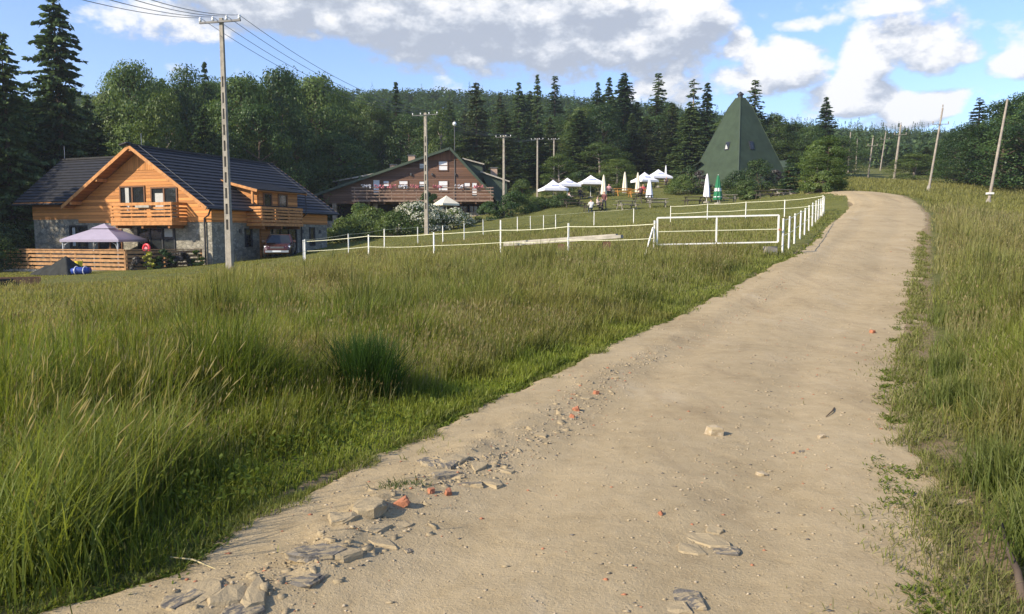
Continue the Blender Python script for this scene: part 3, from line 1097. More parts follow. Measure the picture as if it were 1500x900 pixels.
    boards2 = [(2.30, 2.48), (2.55, 2.70), (2.78, 2.92), (3.0, 3.13), (3.2, 3.32), (3.38, 3.53)]
    railing(bal2, (1.23, 3.1), (1.23, 7.4), 2.3, 3.53, boards2, 'beam')
    railing(bal2, (0.06, 3.08), (1.2, 3.08), 2.3, 3.53, boards2, 'beam', post=False)
    railing(bal2, (1.2, 7.42), (0.06, 7.42), 2.3, 3.53, boards2, 'beam', post=False)


build_chalet()


def build_terrace():
    c0, c1, c2 = ch(-11.8, -4.6), ch(-2.0, -4.6), ch(-0.5, -0.35)
    zb = min(G(c0.x, c0.y), G(c1.x, c1.y)) - 0.05
    r = thing('terrace_fence', 'larch board fence round the terrace in front of the chalet', 'fence', (c1.x, c1.y, 0))
    off = Vector((-c1.x, -c1.y, 0))
    for (a, b) in ((c0, c1), (c1, c2)):
        a, b = a + off, b + off
        L = (b - a).length
        mb = MB()
        for k in range(5):
            z = -0.22 + 0.235 * k
            mb.bar(a + Vector((0, 0, z)), b + Vector((0, 0, z)), 0.035, 0.15)
        mb.build('board_panel', M['deck_board'], r)
        hb = MB().bar(a + Vector((0, 0, 0.86)), b + Vector((0, 0, 0.86)), 0.16, 0.05)
        hb.build('handrail', M['deck_board'], r)
        n = int(L / 1.7) + 1
        d = (b - a).normalized()
        s = Vector((0, 0, 1)).cross(d)
        for k in range(n):
            p = a + d * (L * k / (n - 1)) + s * 0.07
            MB().bar(p + Vector((0, 0, -0.75)), p + Vector((0, 0, 0.83)), 0.09, 0.09).build('post', M['deck_board'], r)
    pl = MB()
    pl.bar(c0 + off + Vector((0, 0, -0.5)), c1 + off + Vector((0, 0, -0.5)), 0.14, 0.36)
    pl.bar(c1 + off + Vector((0.02, 0, -0.502)), c2 + off + Vector((0, 0, -0.502)), 0.13, 0.36)
    pl.build('plinth', M['concrete'], r)


build_terrace()


def build_gazebo():
    o = ch(-6.1, -2.3, -0.45)
    r = thing('garden_gazebo', 'lilac canvas garden gazebo with a vented top on the chalet terrace', 'gazebo', o, CH_R + radians(20))
    h = 1.62
    cn = MB()
    e, zE, zI = h + 0.12, 1.88, 2.55
    inn = 0.42
    for k in range(4):
        a0, a1 = pi / 4 + k * pi / 2, pi / 4 + (k + 1) * pi / 2
        q = sqrt(2)
        n = 6
        for j in range(n):
            t0, t1 = j / n, (j + 1) / n

            def pt(an, t):
                rr = (e + (inn - e) * t) * q
                return Vector((rr * cos(an), rr * sin(an), zE + (zI - zE) * (t ** 0.92)))
            cn.slab([pt(a0, t0), pt(a1, t0), pt(a1, t1), pt(a0, t1)], (0, 0, 1), 0.012)
        p0, p1 = Vector((e * q * cos(a0), e * q * sin(a0), zE)), Vector((e * q * cos(a1), e * q * sin(a1), zE))
        cn.bar(p0 - Vector((0, 0, 0.06)), p1 - Vector((0, 0, 0.06)), 0.012, 0.14)
    canopy = cn.build('canopy', M['canvas_lilac'], r)
    tp = MB()
    for k in range(4):
        a0, a1 = pi / 4 + k * pi / 2, pi / 4 + (k + 1) * pi / 2
        tp.slab([(0.78 * cos(a0), 0.78 * sin(a0), 2.56), (0.78 * cos(a1), 0.78 * sin(a1), 2.56), (0, 0, 2.86)], (0, 0, 1), 0.012)
    tp.build('vent_top', M['canvas_lilac'], canopy)
    for sx in (-1, 1):
        for sy in (-1, 1):
            p = MB()
            p.bar((sx * h, sy * h, 0), (sx * h, sy * h, 1.86), 0.07, 0.07)
            p.path([(sx * h, sy * (h - 0.05), 1.1), (sx * (h - 0.12), sy * h, 1.6), (sx * (h - 0.5), sy * h, 1.84)], 0.025, 6)
            p.path([(sx * h, sy * h, 1.1), (sx * h, sy * (h - 0.12), 1.6), (sx * h, sy * (h - 0.5), 1.84)], 0.025, 6)
            p.build('post', M['galv'], r)
    # garden furniture under it
    t = thing('garden_table', 'dark garden table under the lilac gazebo', 'table', o, CH_R)
    MB().box(-0.8, 0.8, -0.45, 0.45, 0.98, 1.04).build('tabletop', M['table_dark'], t)
    for sx in (-0.7, 0.7):
        for sy in (-0.38, 0.38):
            MB().bar((sx, sy, 0), (sx, sy, 0.98), 0.06, 0.06).build('leg', M['table_dark'], t)
    sofa = thing('garden_sofa', 'dark garden sofa behind the table under the gazebo', 'sofa', ch(-6.4, -1.2, -0.45), CH_R)
    MB().box(-1.0, 1.0, -0.35, 0.3, 0.2, 0.62).build('seat', M['table_dark'], sofa)
    MB().box(-1.0, 1.0, 0.31, 0.45, 0.2, 1.2).build('backrest', M['table_dark'], sofa)
    for sx in (-1.06, 1.06):
        MB().box(sx - 0.055, sx + 0.055, -0.35, 0.45, 0.0, 0.85).build('armrest', M['table_dark'], sofa)
    # round red spinner by the terrace door
    f = thing('pedestal_fan', 'round red wheel on a stand beside the terrace door', 'garden ornament', ch(-3.2, -1.9, -0.35), CH_R)
    MB().tube((0, 0, 0), (0, 0, 1.05), 0.03, n=8).build('stand', M['steel'], f)
    ring = MB()
    ring.path([(0.24 * cos(a * pi / 10), -0.05, 1.25 + 0.24 * sin(a * pi / 10)) for a in range(21)], 0.07, 8, cap=False)
    ring.build('wheel', M['red_plastic'], f)
    hub = MB().tube((0, -0.1, 1.25), (0, 0.0, 1.25), 0.12, n=12)
    hub.build('hub', M['flower_pink'], f)


build_gazebo()


def tent_mesh(w, d, h, seed):
    """a draped tarp: heap with folds"""
    mb = MB()
    n = 26
    rs = np.random.default_rng(seed)
    ph = rs.uniform(0, 6, 4)
    for i in range(n + 1):
        for j in range(n + 1):
            a, b = i / n * 2 - 1, j / n * 2 - 1
            rr = max(abs(a), abs(b)) ** 1.3
            an = atan2(b, a)
            top = h * max(0.0, 1 - rr) ** 0.75
            fold = 0.06 * sin(an * 7 + ph[0]) * rr + 0.03 * sin(an * 13 + ph[1]) * rr
            x = a * w * (0.62 + 0.38 * rr) * (1 + fold)
            y = b * d * (0.62 + 0.38 * rr) * (1 + fold)
            z = top + 0.05 * h * sin(a * 5 + ph[2]) * sin(b * 4 + ph[3]) * (1 - rr)
            mb.v.append((x, y, max(z, 0.0) - 0.02 * rr))
    for i in range(n):
        for j in range(n):
            k = i * (n + 1) + j
            mb.f.append((k, k + n + 1, k + n + 2, k + 1))
    return mb


def build_yard():
    p = ground_at(97, 399, 40.2)
    t = thing('covered_equipment', 'heap of garden equipment under a dark tarp before the terrace fence', 'tarp', p, CH_R)
    tent_mesh(0.95, 0.7, 0.95, 3).build('tarp_cover', M['tarp'], t, smooth=True)
    m = tent_mesh(0.9, 0.5, 0.5, 8)
    m.v = [(x - 1.35, y + 0.1, z) for x, y, z in m.v]
    m.build('tarp_tail', M['tarp'], t, smooth=True)
    p = ground_at(118, 400, 39.6)
    b = thing('blue_bundle', 'rolled blue tarp lying at the foot of the dark tarp heap', 'bundle', p, CH_R + 0.5)
    rl = MB()
    for k, dy in enumerate((0.0, 0.16)):
        rl.path([(-0.42, dy, 0.16), (-0.2, dy, 0.2), (0.1, dy + 0.03, 0.19), (0.42, dy, 0.22)], [0.15, 0.19, 0.18, 0.15], 12)
    rl.build('roll', M['tarp_blue'], b, smooth=True)
    st = MB()
    for x in (-0.22, 0.2):
        st.path([(x, 0.08 + 0.32 * cos(a), 0.2 + 0.22 * sin(a)) for a in np.linspace(0, 2 * pi, 13)], 0.02, 5)
    st.build('strap', M['canvas_white'], b)
    y = thing('yellow_bucket', 'small yellow bucket behind the tarp by the terrace fence', 'bucket', ground_at(116, 396, 41.0) + Vector((0, 0, 0.25)), 0)
    MB().lathe([(0.13, 0.0), (0.2, 0.42), (0.18, 0.42), (0.12, 0.05)], 14).build('bucket_body', M['yellow'], y, smooth=False)
    MB().path([(0.19 * cos(a), 0, 0.42 + 0.16 * sin(a)) for a in np.linspace(0, pi, 9)], 0.012, 5).build('handle', M['steel'], y)
    # timber trough
    p = hit(22, 421)
    print('trough', p)
    tr = thing('timber_trough', 'brown timber trough with dark side panels at the lawn edge', 'trough', p, radians(25))
    MB().box(-0.75, 0.75, -0.28, -0.22, 0.0, 0.34).build('side_panel', M['beam_old'], tr)
    MB().box(-0.75, 0.75, 0.22, 0.28, 0.0, 0.34).build('side_panel', M['beam_old'], tr)
    MB().box(-0.75, -0.69, -0.217, 0.217, 0.0, 0.30).build('end_panel', M['deck_board'], tr)
    MB().box(0.69, 0.75, -0.217, 0.217, 0.0, 0.30).build('end_panel', M['deck_board'], tr)
    MB().box(-0.688, 0.688, -0.217, 0.217, 0.0, 0.27).build('bottom_board', M['terracotta'], tr)
    p = hit(-6, 423)
    tr2 = thing('tarred_crate', 'dark tarred crate left of the timber trough', 'crate', p, radians(60))
    MB().box(-0.4, 0.4, -0.33, -0.28, 0, 0.32).build('side_panel', M['tarp'], tr2)
    MB().box(-0.4, 0.4, 0.28, 0.33, 0, 0.32).build('side_panel', M['tarp'], tr2)
    MB().box(-0.4, -0.35, -0.278, 0.278, 0, 0.32).build('end_panel', M['tarp'], tr2)
    MB().box(0.35, 0.4, -0.278, 0.278, 0, 0.32).build('end_panel', M['tarp'], tr2)
    MB().box(-0.348, 0.348, -0.278, 0.278, 0, 0.08).build('bottom_board', M['terracotta'], tr2)


build_yard()


# ------------------------------------------------------------------ the old brown lodge
def build_lodge():
    r = thing('brown_lodge', 'weathered brown timber lodge with a long sloping roof and flower balcony', 'house', (0, 85, 0))
    RDX, RDZ = -6.7, 11.25
    LX_, LZ = -21.6, 6.15
    RX2, RZ2 = -1.45, 5.55
    D = 17.0

    def rz(x):
        return RDZ + (x - RDX) * (RZ2 - RDZ) / (RX2 - RDX) if x > RDX else RDZ + (RDX - x) * (LZ - RDZ) / (RDX - LX_)

    def prism(mb, prof, y0, y1):
        n = len(prof)
        i = len(mb.v)
        mb.v += [(x, y0, z) for x, z in prof] + [(x, y1, z) for x, z in prof]
        mb.f.append(tuple(range(i, i + n)))
        mb.f.append(tuple(i + n + k for k in reversed(range(n))))
        for k in range(n):
            k2 = (k + 1) % n
            mb.f.append((i + k, i + n + k, i + n + k2, i + k2))
    w = MB()
    prism(w, [(-20.6, 5.33), (-2.1, 5.33), (-2.1, rz(-2.1) - 0.2), (RDX, RDZ - 0.22), (-20.6, rz(-20.6) - 0.2)], 0, D)
    w.build('timber_wall', M['wood_old'], r)
    g = MB()
    gz = 9.9
    g.slab([(RDX - (RDZ - 0.25 - gz) / 0.342, -0.03, gz), (RDX + (RDZ - 0.25 - gz) / 1.085, -0.03, gz), (RDX, -0.03, RDZ - 0.25)], (0, -1, 0), 0.02)
    g.build('gable_boarding', M['wood_old_v'], r)
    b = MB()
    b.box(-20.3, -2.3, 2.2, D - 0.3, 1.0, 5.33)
    b.build('ground_floor_wall', M['near_black'], r)  # porch recess shade put into the colour: set-back wall made near-black
    fl = MB().box(-20.5, -2.0, -0.02, 2.2, 5.2, 5.328)
    fl.build('porch_ceiling', M['beam_old'], r)
    for x in (-19.35, -14.9, -10.5, -6.2, -2.0):
        MB().box(x - 0.22, x + 0.22, -0.35, 0.1, 1.3, 5.2).build('pillar', M['stone_base'], r)
    sb = MB()
    sb.box(-5.9, -2.6, -0.3, 0.1, 2.4, 4.25)
    sb.box(-20.9, -18.6, -1.6, 0.1, 0.8, 3.3)
    sb.box(-18.6, -5.9, -0.3, 0.1, 0.8, 3.1)
    sb.build('stone_base', M['stone_base'], r)
    for (x0, x1) in ((-6.0, -5.0), (-4.8, -3.8), (-3.7, -2.5), (-9.9, -8.6), (-8.2, -6.8)):
        opening(r, 'ground_floor_window', x0, x1, 4.2, 5.1, 2.19, 'front', 1, fm=M['beam_old'])
    # roof
    rf = MB()

    def plane_slab(a, b, y0, y1, th):
        n = Vector((-(b[1] - a[1]), 0, b[0] - a[0]))
        if n.z < 0:
            n = -n
        rf.slab([(a[0], y0, a[1]), (a[0], y1, a[1]), (b[0], y1, b[1]), (b[0], y0, b[1])], n, th)
    plane_slab((LX_, LZ), (RDX, RDZ), -0.7, D + 0.6, 0.14)
    plane_slab((RX2, RZ2), (RDX, RDZ), -0.7, D + 0.6, 0.14)
    roof = rf.build('roof', M['green_roof'], r)
    for (x, z) in ((LX_, LZ), (RX2, RZ2)):
        MB().bar((x, -0.73, z - 0.14), (RDX, -0.73, RDZ - 0.14), 0.05, 0.26).build('bargeboard', M['green_roof'], r)
    # dormers: shed boxes standing out of the slopes
    def dormer(pts, y0, y1, over, front):
        mb = MB()
        prism(mb, pts, y0, y1)
        d = mb.build('dormer', M['green_roof'], r)
        (xa, za), (xb, zb) = pts[0], pts[1]
        m2 = MB()
        n = Vector((-(zb - za), 0, xb - xa))
        if n.z < 0:
            n = -n
        ex = (xb - xa) * 0.10
        ez = (zb - za) * 0.10
        m2.slab([(xa, y0 - over, za + 0.14), (xa, y1 + over, za + 0.14), (xb + ex, y1 + over, zb + ez + 0.14), (xb + ex, y0 - over, zb + ez + 0.14)], n, 0.12)
        m2.build('dormer_roof', M['green_roof'], d)
        m3 = MB()
        x = pts[1][0]
        s = 1 if front > 0 else -1
        m3.box(min(x, x + 0.04 * s), max(x, x + 0.04 * s), y0 + 0.15, y1 - 0.15, pts[2][1] + 0.15, zb - 0.1)
        m3.build('dormer_window', M['near_black'], d)
        m4 = MB()
        m4.bar((xa, y0 - over - 0.02, za + 0.06), (xb + ex, y0 - over - 0.02, zb + ez + 0.06), 0.03, 0.14)
        m4.build('dormer_fascia', M['plank_grey'], d)
    dormer([(-14.2, 8.75), (-19.6, 7.75), (-19.6, 6.7), (-14.5, 8.4)], 2.5, 12.5, 0.5, -1)
    dormer([(-5.6, 10.35), (-3.35, 9.75), (-3.35, 7.6), (-5.4, 9.7)], 3.5, 9.5, 0.4, 1)
    dormer([(-3.5, 8.75), (-0.55, 7.75), (-0.55, 5.3), (-1.9, 5.6)], 2.0, 11.5, 0.4, 1)
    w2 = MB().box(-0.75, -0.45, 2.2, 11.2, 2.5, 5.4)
    w2.build('side_wall', M['near_black'], r)
    for (x, y, z0, z1) in ((-11.4, 4.0, 9.0, 10.75), (-13.8, 6.0, 8.4, 9.9), (-2.1, 6.0, 8.0, 9.55)):
        c = MB().box(x - 0.38, x + 0.38, y - 0.3, y + 0.3, z0, z1).build('chimney', M['chim'], r)
        MB().box(x - 0.46, x + 0.46, y - 0.38, y + 0.38, z1, z1 + 0.1).build('chimney_cap', M['steel'], c)
    # windows with blinds
    wins = [(-15.2, -14.35, 5.9, 7.85, .75), (-14.1, -13.35, 6.9, 7.75, .8), (-12.4, -11.3, 6.7, 7.75, .6), (-10.2, -9.2, 6.75, 7.7, .6), (-8.1, -6.95, 6.4, 7.75, .9),
            (-5.3, -4.5, 6.5, 7.55, .65), (-4.45, -3.75, 5.9, 7.55, .9), (-8.05, -6.95, 8.7, 9.85, .95), (-10.15, -9.1, 8.85, 9.6, .7)]
    for (x0, x1, z0, z1, k) in wins:
        opening(r, 'window', x0, x1, z0, z1, 0.0, 'front', 0, curtain=[(x0 + 0.1, x1 - 0.1, z1 - 0.1 - (z1 - z0 - 0.2) * k, z1 - 0.1)], fm=M['brownframe'], fr=0.08, trans=z0 + (z1 - z0) * 0.55, cm='blind')
    lamps = MB()
    for x in (-11.0, -8.7, -6.2):
        MB().box(x - 0.07, x + 0.07, -0.2, 0.0, 8.25, 8.5).build('wall_lamp', M['steel'], r)
    # balcony
    fl = MB().box(-17.2, -2.0, -1.5, -0.01, 5.35, 5.55)
    for k in range(10):
        x = -17.0 + k * 1.64
        fl.box(x - 0.09, x + 0.09, -1.45, -0.012, 5.12, 5.348)
    bal = fl.build('balcony', M['beam_old'], r)
    boards = [(5.36, 5.55), (5.80, 5.93), (6.13, 6.26), (6.46, 6.58), (6.78, 6.9)]
    railing(bal, (-17.2, -1.54), (-2.0, -1.54), 5.3, 6.9, boards, 'rail_old')
    railing(bal, (-1.98, -1.5), (-1.98, -0.02), 5.3, 6.9, boards, 'rail_old', post=False)
    for k, x in enumerate((-15.6, -14.2, -12.9, -11.6, -10.4, -8.0, -5.6, -3.6)):
        fb = MB()
        rs = random.Random(k)
        for j in range(26):
            c = Vector((x + rs.uniform(-.5, .5), -1.72 + rs.uniform(-.1, .08), 6.92 + rs.uniform(-.12, .2)))
            for q in range(3):
                d1 = Vector((rs.uniform(-1, 1), rs.uniform(-1, 1), rs.uniform(-1, 1))).normalized() * 0.09
                d2 = Vector((rs.uniform(-1, 1), rs.uniform(-1, 1), rs.uniform(-1, 1))).normalized() * 0.09
                fb.poly([c - d1, c + d2, c + d1, c - d2])
        fb.build('flowers', M['flower_pink'] if k % 3 else M['canvas_white'], bal)
    # terrace parasol by the lodge
    return r


build_lodge()


# ------------------------------------------------------------------ the green pyramid
def build_pyramid():
    c = P(1081, 275, 98.5)
    z0 = G(c.x, c.y) - 0.3
    apex = P(1081, 141, 98.5)
    H = apex.z - z0
    az = atan2(c.x, c.y)
    r = thing('green_pyramid_hut', 'tall green sheet metal pyramid hut with a chimney cap on its tip', 'hut', (c.x, c.y, z0), -az)
    hd = 6.6
    cor = [Vector((0, -hd, 0)), Vector((hd, 0, 0)), Vector((0, hd, 0)), Vector((-hd, 0, 0))]
    tz = 0.86
    top = [Vector((q.x * 0.225, q.y * 0.225, H * tz)) for q in cor]
    tip = [Vector((q.x * 0.085, q.y * 0.085, H * 0.965)) for q in cor]
    mb = MB()
    n = 10
    for k in range(4):
        k2 = (k + 1) % 4
        for j in range(n):
            t0, t1 = j / n, (j + 1) / n
            nrm = (cor[k2] - cor[k]).cross(top[k] - cor[k])
            mb.slab([cor[k].lerp(top[k], t0), cor[k2].lerp(top[k2], t0), cor[k2].lerp(top[k2], t1), cor[k].lerp(top[k], t1)], nrm, 0.05)
        mb.slab([top[k] * 1.0, top[k2] * 1.0, tip[k2], tip[k]], (cor[k2] - cor[k]).cross(top[k] - cor[k]), 0.05)
    roof = mb.build('roof', M['green_shingle'], r)
    fl = MB()
    for k in range(4):
        fl.bar(cor[k], top[k], 0.12, 0.05)
        fl.bar(top[k], tip[k], 0.10, 0.05)
    fl.build('ridge_flashing', M['green_roof'], roof)
    cp = MB()
    cp.tube((0, 0, H * 0.955), (0, 0, H * 0.995), 0.32, n=12)
    cp.lathe([(0.45, H * 0.995), (0.42, H * 1.005), (0.05, H * 1.03)], 12)
    cp.build('chimney_cap', M['tile_trim'], r)
    for (a, b, colr) in ((0, 1, 'glass'), (3, 0, 'curtain')):
        m = cor[a].lerp(cor[b], 0.36 if a == 0 else 0.66)
        tp = top[a].lerp(top[b], 0.36 if a == 0 else 0.66)
        d = (cor[b] - cor[a]).normalized()
        up = (tp - m).normalized()
        nrm = d.cross(up)
        if nrm.z < 0:
            nrm = -nrm
        cpt = m.lerp(tp, 0.50) + nrm * 0.02
        fr = MB()
        fr.slab([cpt - d * .36 - up * .55 + nrm * .05, cpt + d * .36 - up * .55 + nrm * .05, cpt + d * .36 + up * .55 + nrm * .05, cpt - d * .36 + up * .55 + nrm * .05], nrm, 0.07)
        w = fr.build('skylight', M['tile_trim'], r)
        pn = MB()
        pn.slab([cpt - d * .28 - up * .46 + nrm * .07, cpt + d * .28 - up * .46 + nrm * .07, cpt + d * .28 + up * .46 + nrm * .07, cpt - d * .28 + up * .46 + nrm * .07], nrm, 0.018)
        pn.build('pane', M['glass'], w)
        if colr == 'curtain':
            q = MB()
            q.slab([cpt - d * .24 - up * .42 + nrm * .078, cpt + d * .22 - up * .42 + nrm * .078, cpt + d * .05 - up * .1 + nrm * .078, cpt - d * .24 + up * .25 + nrm * .078], nrm, 0.006)
            q.build('blind', M['curtain'], w)
    # low entrance wing at the left foot
    e = MB()
    e.slab([(-hd - 0.9, -0.2, 2.0), (-hd * 0.70, -1.4, 3.4), (-hd * 0.70, 1.0, 3.4), (-hd - 0.9, 1.8, 2.0)], (-0.6, -0.1, 0.8), 0.08)
    e.build('porch_roof', M['green_roof'], r)
    for y in (0.0, 1.6):
        MB().bar((-hd - 0.75, y, -0.3), (-hd - 0.75, y, 2.1), 0.12, 0.12).build('porch_post', M['beam_old'], r)
    # shed behind it, on the right
    p = P(1146, 262, 108)
    s = thing('green_roof_shed', 'low shed with a green sheet roof behind the pyramid hut', 'shed', (p.x, p.y, G(p.x, p.y)), radians(-12))
    hz = P(1146, 234, 108).z - G(p.x, p.y)
    ez = P(1146, 248, 108).z - G(p.x, p.y)
    MB().box(-1.5, 1.3, 0, 3.2, -0.3, ez).build('wall', M['deck_board'], s)
    rr = MB()
    rr.slab([(-1.9, -0.4, ez - 0.05), (1.6, -0.4, ez - 0.05), (1.1, 1.6, hz), (-1.9, 1.6, hz)], (0, -0.6, 0.8), 0.08)
    rr.slab([(-1.9, 3.6, ez - 0.05), (1.6, 3.6, ez - 0.05), (1.1, 1.6, hz), (-1.9, 1.6, hz)], (0, 0.6, 0.8), 0.08)
    rr.build('roof', M['green_roof'], s)


build_pyramid()

# ------------------------------------------------------------------ poles and wires
def concrete_pole(p, H, label, w0=0.30, w1=0.17, rot=0.0, lean=(0, 0), arm=1.7, slots=True, group=None, double=False):
    r = thing('utility_pole', label, 'utility pole', p, rot, group)
    top = Vector((lean[0], lean[1], H))
    mb = MB()

    def at(z, x, y):
        t = z / H
        return Vector((lean[0] * t + x, lean[1] * t + y, z))

    def half(z):
        return (w0 + (w1 - w0) * max(z, 0) / H) / 2
    # two legs joined by webs, open slots between them
    z = -0.8
    n = 0
    zs = [-0.8, 1.9]
    if slots:
        while zs[-1] < H * 0.76:
            zs += [zs[-1] + 0.46, zs[-1] + 0.46 + 0.24]
    webs = [(zs[0], zs[1])] + [(zs[i], zs[i + 1]) for i in range(2, len(zs) - 1, 2)]
    webs.append((zs[-1] if slots else 1.9, H))

    def frustum(za, zb, xa0, xa1, xb0, xb1, da, db):
        i = len(mb.v)
        for (zz, x0, x1, d) in ((za, xa0, xa1, da), (zb, xb0, xb1, db)):
            for (x, y) in ((x0, -d), (x1, -d), (x1, d), (x0, d)):
                mb.v.append(tuple(at(zz, x, y)))
        for q in ((0, 3, 2, 1), (4, 5, 6, 7), (0, 1, 5, 4), (1, 2, 6, 5), (2, 3, 7, 6), (3, 0, 4, 7)):
            mb.f.append(tuple(i + k for k in q))
    dep = 0.36
    for sgn in (-1, 1):
        a, b = half(0), half(H)
        fa, fb = (0.29 * a * 2, 0.29 * b * 2)
        if sgn < 0:
            frustum(-0.8, H, -a, -a + fa, -b, -b + fb, a * dep * 2, b * dep * 2)
        else:
            frustum(-0.8, H, a - fa, a, b - fb, b, a * dep * 2, b * dep * 2)
    for (za, zb) in webs:
        a, b = half(za), half(zb)
        frustum(za, zb, -a * 0.9, a * 0.9, -b * 0.9, b * 0.9, a * dep * 1.9, b * dep * 1.9)
    mb.build('shaft', M['concrete'], r)
    ca = MB()
    zt = H - 0.18
    cw = 0.08 if H > 10 else 0.045
    ca.bar(at(zt, -arm / 2, -0.12), at(zt, arm / 2, -0.12), cw, cw)
    if double:
        ca.bar(at(zt, -arm / 2, 0.12), at(zt, arm / 2, 0.12), 0.08, 0.09)
    cro = ca.build('crossarm', M['steel'], r)
    for x in (-arm / 2 + 0.05, -arm / 6, arm / 6, arm / 2 - 0.05):
        q = at(zt + 0.05, x, -0.12)
        ik = 1.0 if H > 10 else 0.62
        MB().lathe([(0.025 * ik, 0), (0.075 * ik, 0.05 * ik), (0.045 * ik, 0.09 * ik), (0.07 * ik, 0.14 * ik), (0.04 * ik, 0.2 * ik)], 10, q).build('insulator', M['insul'], r, smooth=True)
    return r, [p + Matrix.Rotation(rot, 3, 'Z') @ at(zt + 0.22, x, -0.12) for x in (-arm / 2 + 0.05, -arm / 6, arm / 6, arm / 2 - 0.05)]


def pole_height(p, u, vtop, s):
    return P(u, vtop, s).z - p.z


def wires(name, label, ends_a, ends_b, sag, rad=0.011):
    r = thing(name, label, 'power line', (0, 0, 0))
    for a, b in zip(ends_a, ends_b):
        pts = []
        for k in range(21):
            t = k / 20
            q = Vector(a).lerp(Vector(b), t)
            q.z -= sag * 4 * t * (1 - t)
            pts.append(q)
        MB().path(pts, rad, 5).build('wire', M['wire'], r)
    return r


p1 = ground_at(337, 395, 35)
pole1, w1 = concrete_pole(p1, pole_height(p1, 325, 36, 35), 'tall slotted concrete utility pole in front of the timber chalet', 0.31, 0.16, radians(-14), (-0.02, 0), 2.05)
p2 = ground_at(625, 343, 58)
pole2, w2 = concrete_pole(p2, pole_height(p2, 620, 168, 58), 'concrete utility pole in front of the white blossoming shrub', 0.30, 0.20, radians(-20), (0, 0), 2.1)
p3 = ground_at(738, 318, 75)
pole3, w3 = concrete_pole(p3, pole_height(p3, 737, 200, 75), 'concrete utility pole beside the right corner of the brown lodge', 0.24, 0.17, radians(-20), (0, 0), 1.6, slots=False)
far = []
for k, (u, v, vt, s, lab) in enumerate([(787, 300, 204, 96, 'thin utility pole among the trees behind the left parasol'),
                                       (811, 300, 204, 108, 'shorter utility pole half hidden by a round green tree'),
                                       (840, 290, 190, 120, 'far utility pole against the dark spruces above the parasols')]):
    p = ground_at(u, v, s)
    pl, ww = concrete_pole(p, pole_height(p, u, vt, s), lab, 0.22, 0.16, radians(-20), (0, 0), 1.6, slots=False)
    far.append(ww)
d0 = P(215, 0, 25) - P(325, 38, 35)
w0 = [P(u, 0, 25) + (P(u, 0, 25) - q) * 1.6 + Vector((0, 0, 0.6)) for u, q in zip((170, 205, 238, 262), w1)]
wires('overhead_line', 'four thin overhead wires leaving the tall pole towards the upper left', w0, w1, 0.5, 0.012)
wires('overhead_line', 'four thin overhead wires between the chalet pole and the shrub pole', w1, w2, 0.9, 0.012)
wires('overhead_line', 'overhead wires crossing the front of the brown lodge', w2, w3, 0.5, 0.012)
wires('overhead_line', 'overhead wires from the lodge pole into the trees', w3, far[0], 0.5, 0.010)

# lamp globes on a slim post behind the lodge roof
pl = P(662, 250, 80)
lt = thing('globe_lamp', 'slim lamp post with a white globe above the brown lodge roof', 'street lamp', (pl.x, pl.y + 4, G(pl.x, pl.y + 4)))
hz = P(667, 186, 84).z - lt.location.z
MB().tube((0, 0, -0.3), (0, 0, hz), 0.05, 0.035, 8).build('post', M['steel'], lt)
MB().lathe([(0.03, hz), (0.16, hz + 0.08), (0.22, hz + 0.24), (0.16, hz + 0.4), (0.03, hz + 0.47)], 14).build('globe', M['insul'], lt, smooth=True)


def timber_pole(u, v, s, utop, vtop, label, arm=None, stub=False, rad=0.105, ins=True, plinth=True):
    p = ground_at(u, v, s)
    t = P(utop, vtop, s)
    t = t - p
    r = thing('utility_pole', label, 'utility pole', p)
    MB().path([(-t.x * 0.05, 0, -t.z * 0.05), (t.x * 0.5, 0, t.z * 0.5), (t.x, 0, t.z)], [rad * 1.1, rad * 0.95, rad * 0.72], 10).build('shaft', M['pole_wood'], r)
    if plinth:
        pb = MB()
        pb.lathe([(rad * 2.2, -0.5), (rad * 2.0, 0.25), (rad * 1.4, 0.55), (rad * 1.15, 0.6)], 10, (t.x * 0.03, 0, 0))
        pb.build('footing', M['concrete'], r)
    if stub:
        MB().box(t.x * .1 - .22, t.x * .1 + .22, -.2, .2, 0.95, 1.1).build('clamp', M['white_paint'], r)
    if arm:
        fz, w = arm
        cx, cz = t.x * fz, t.z * fz
        ca = MB().bar((cx - w / 2, -rad - 0.03, cz), (cx + w / 2, -rad - 0.03, cz + 0.02 * w), 0.06, 0.065)
        ca.build('crossarm', M['table_grey'], r)
        if ins:
            for x in (-w / 2 + 0.06, w / 2 - 0.06):
                MB().lathe([(0.02, 0.03), (0.02, 0.1), (0.07, 0.14), (0.05, 0.3), (0.03, 0.34)], 8, (cx + x, -rad - 0.03, cz)).build('insulator', M['pole_wood'], r)
            MB().lathe([(0.02, -0.05), (0.02, 0.1), (0.07, 0.14), (0.05, 0.3), (0.03, 0.34)], 8, (t.x, 0, t.z)).build('insulator', M['pole_wood'], r)
    return r


timber_pole(1447, 303, 62, 1467, 148, 'leaning timber utility pole on the right of the hay meadow', stub=True)
timber_pole(1360, 280, 80, 1375, 160, 'leaning timber utility pole with a crossarm of upright insulators', arm=(0.80, 1.7))
timber_pole(1309, 267, 112, 1316, 184, 'timber utility pole with a pale crossarm, upright at the meadow top', arm=(0.82, 1.8), rad=0.17)
timber_pole(1272, 250, 125, 1277, 203, 'small leaning utility pole before the trees beyond the road bend', arm=(0.80, 1.6), rad=0.13, plinth=False)
timber_pole(1243, 235, 140, 1244.5, 194, 'thin upright utility pole behind the roadside tree', rad=0.11, plinth=False)
timber_pole(1254, 240, 150, 1254.5, 204, 'faint thin utility pole, second from the roadside tree', rad=0.10, plinth=False)
timber_pole(1289, 255, 150, 1295, 195, 'faint crossarm utility pole between two others beyond the bend', arm=(0.82, 1.7), rad=0.11, plinth=False)

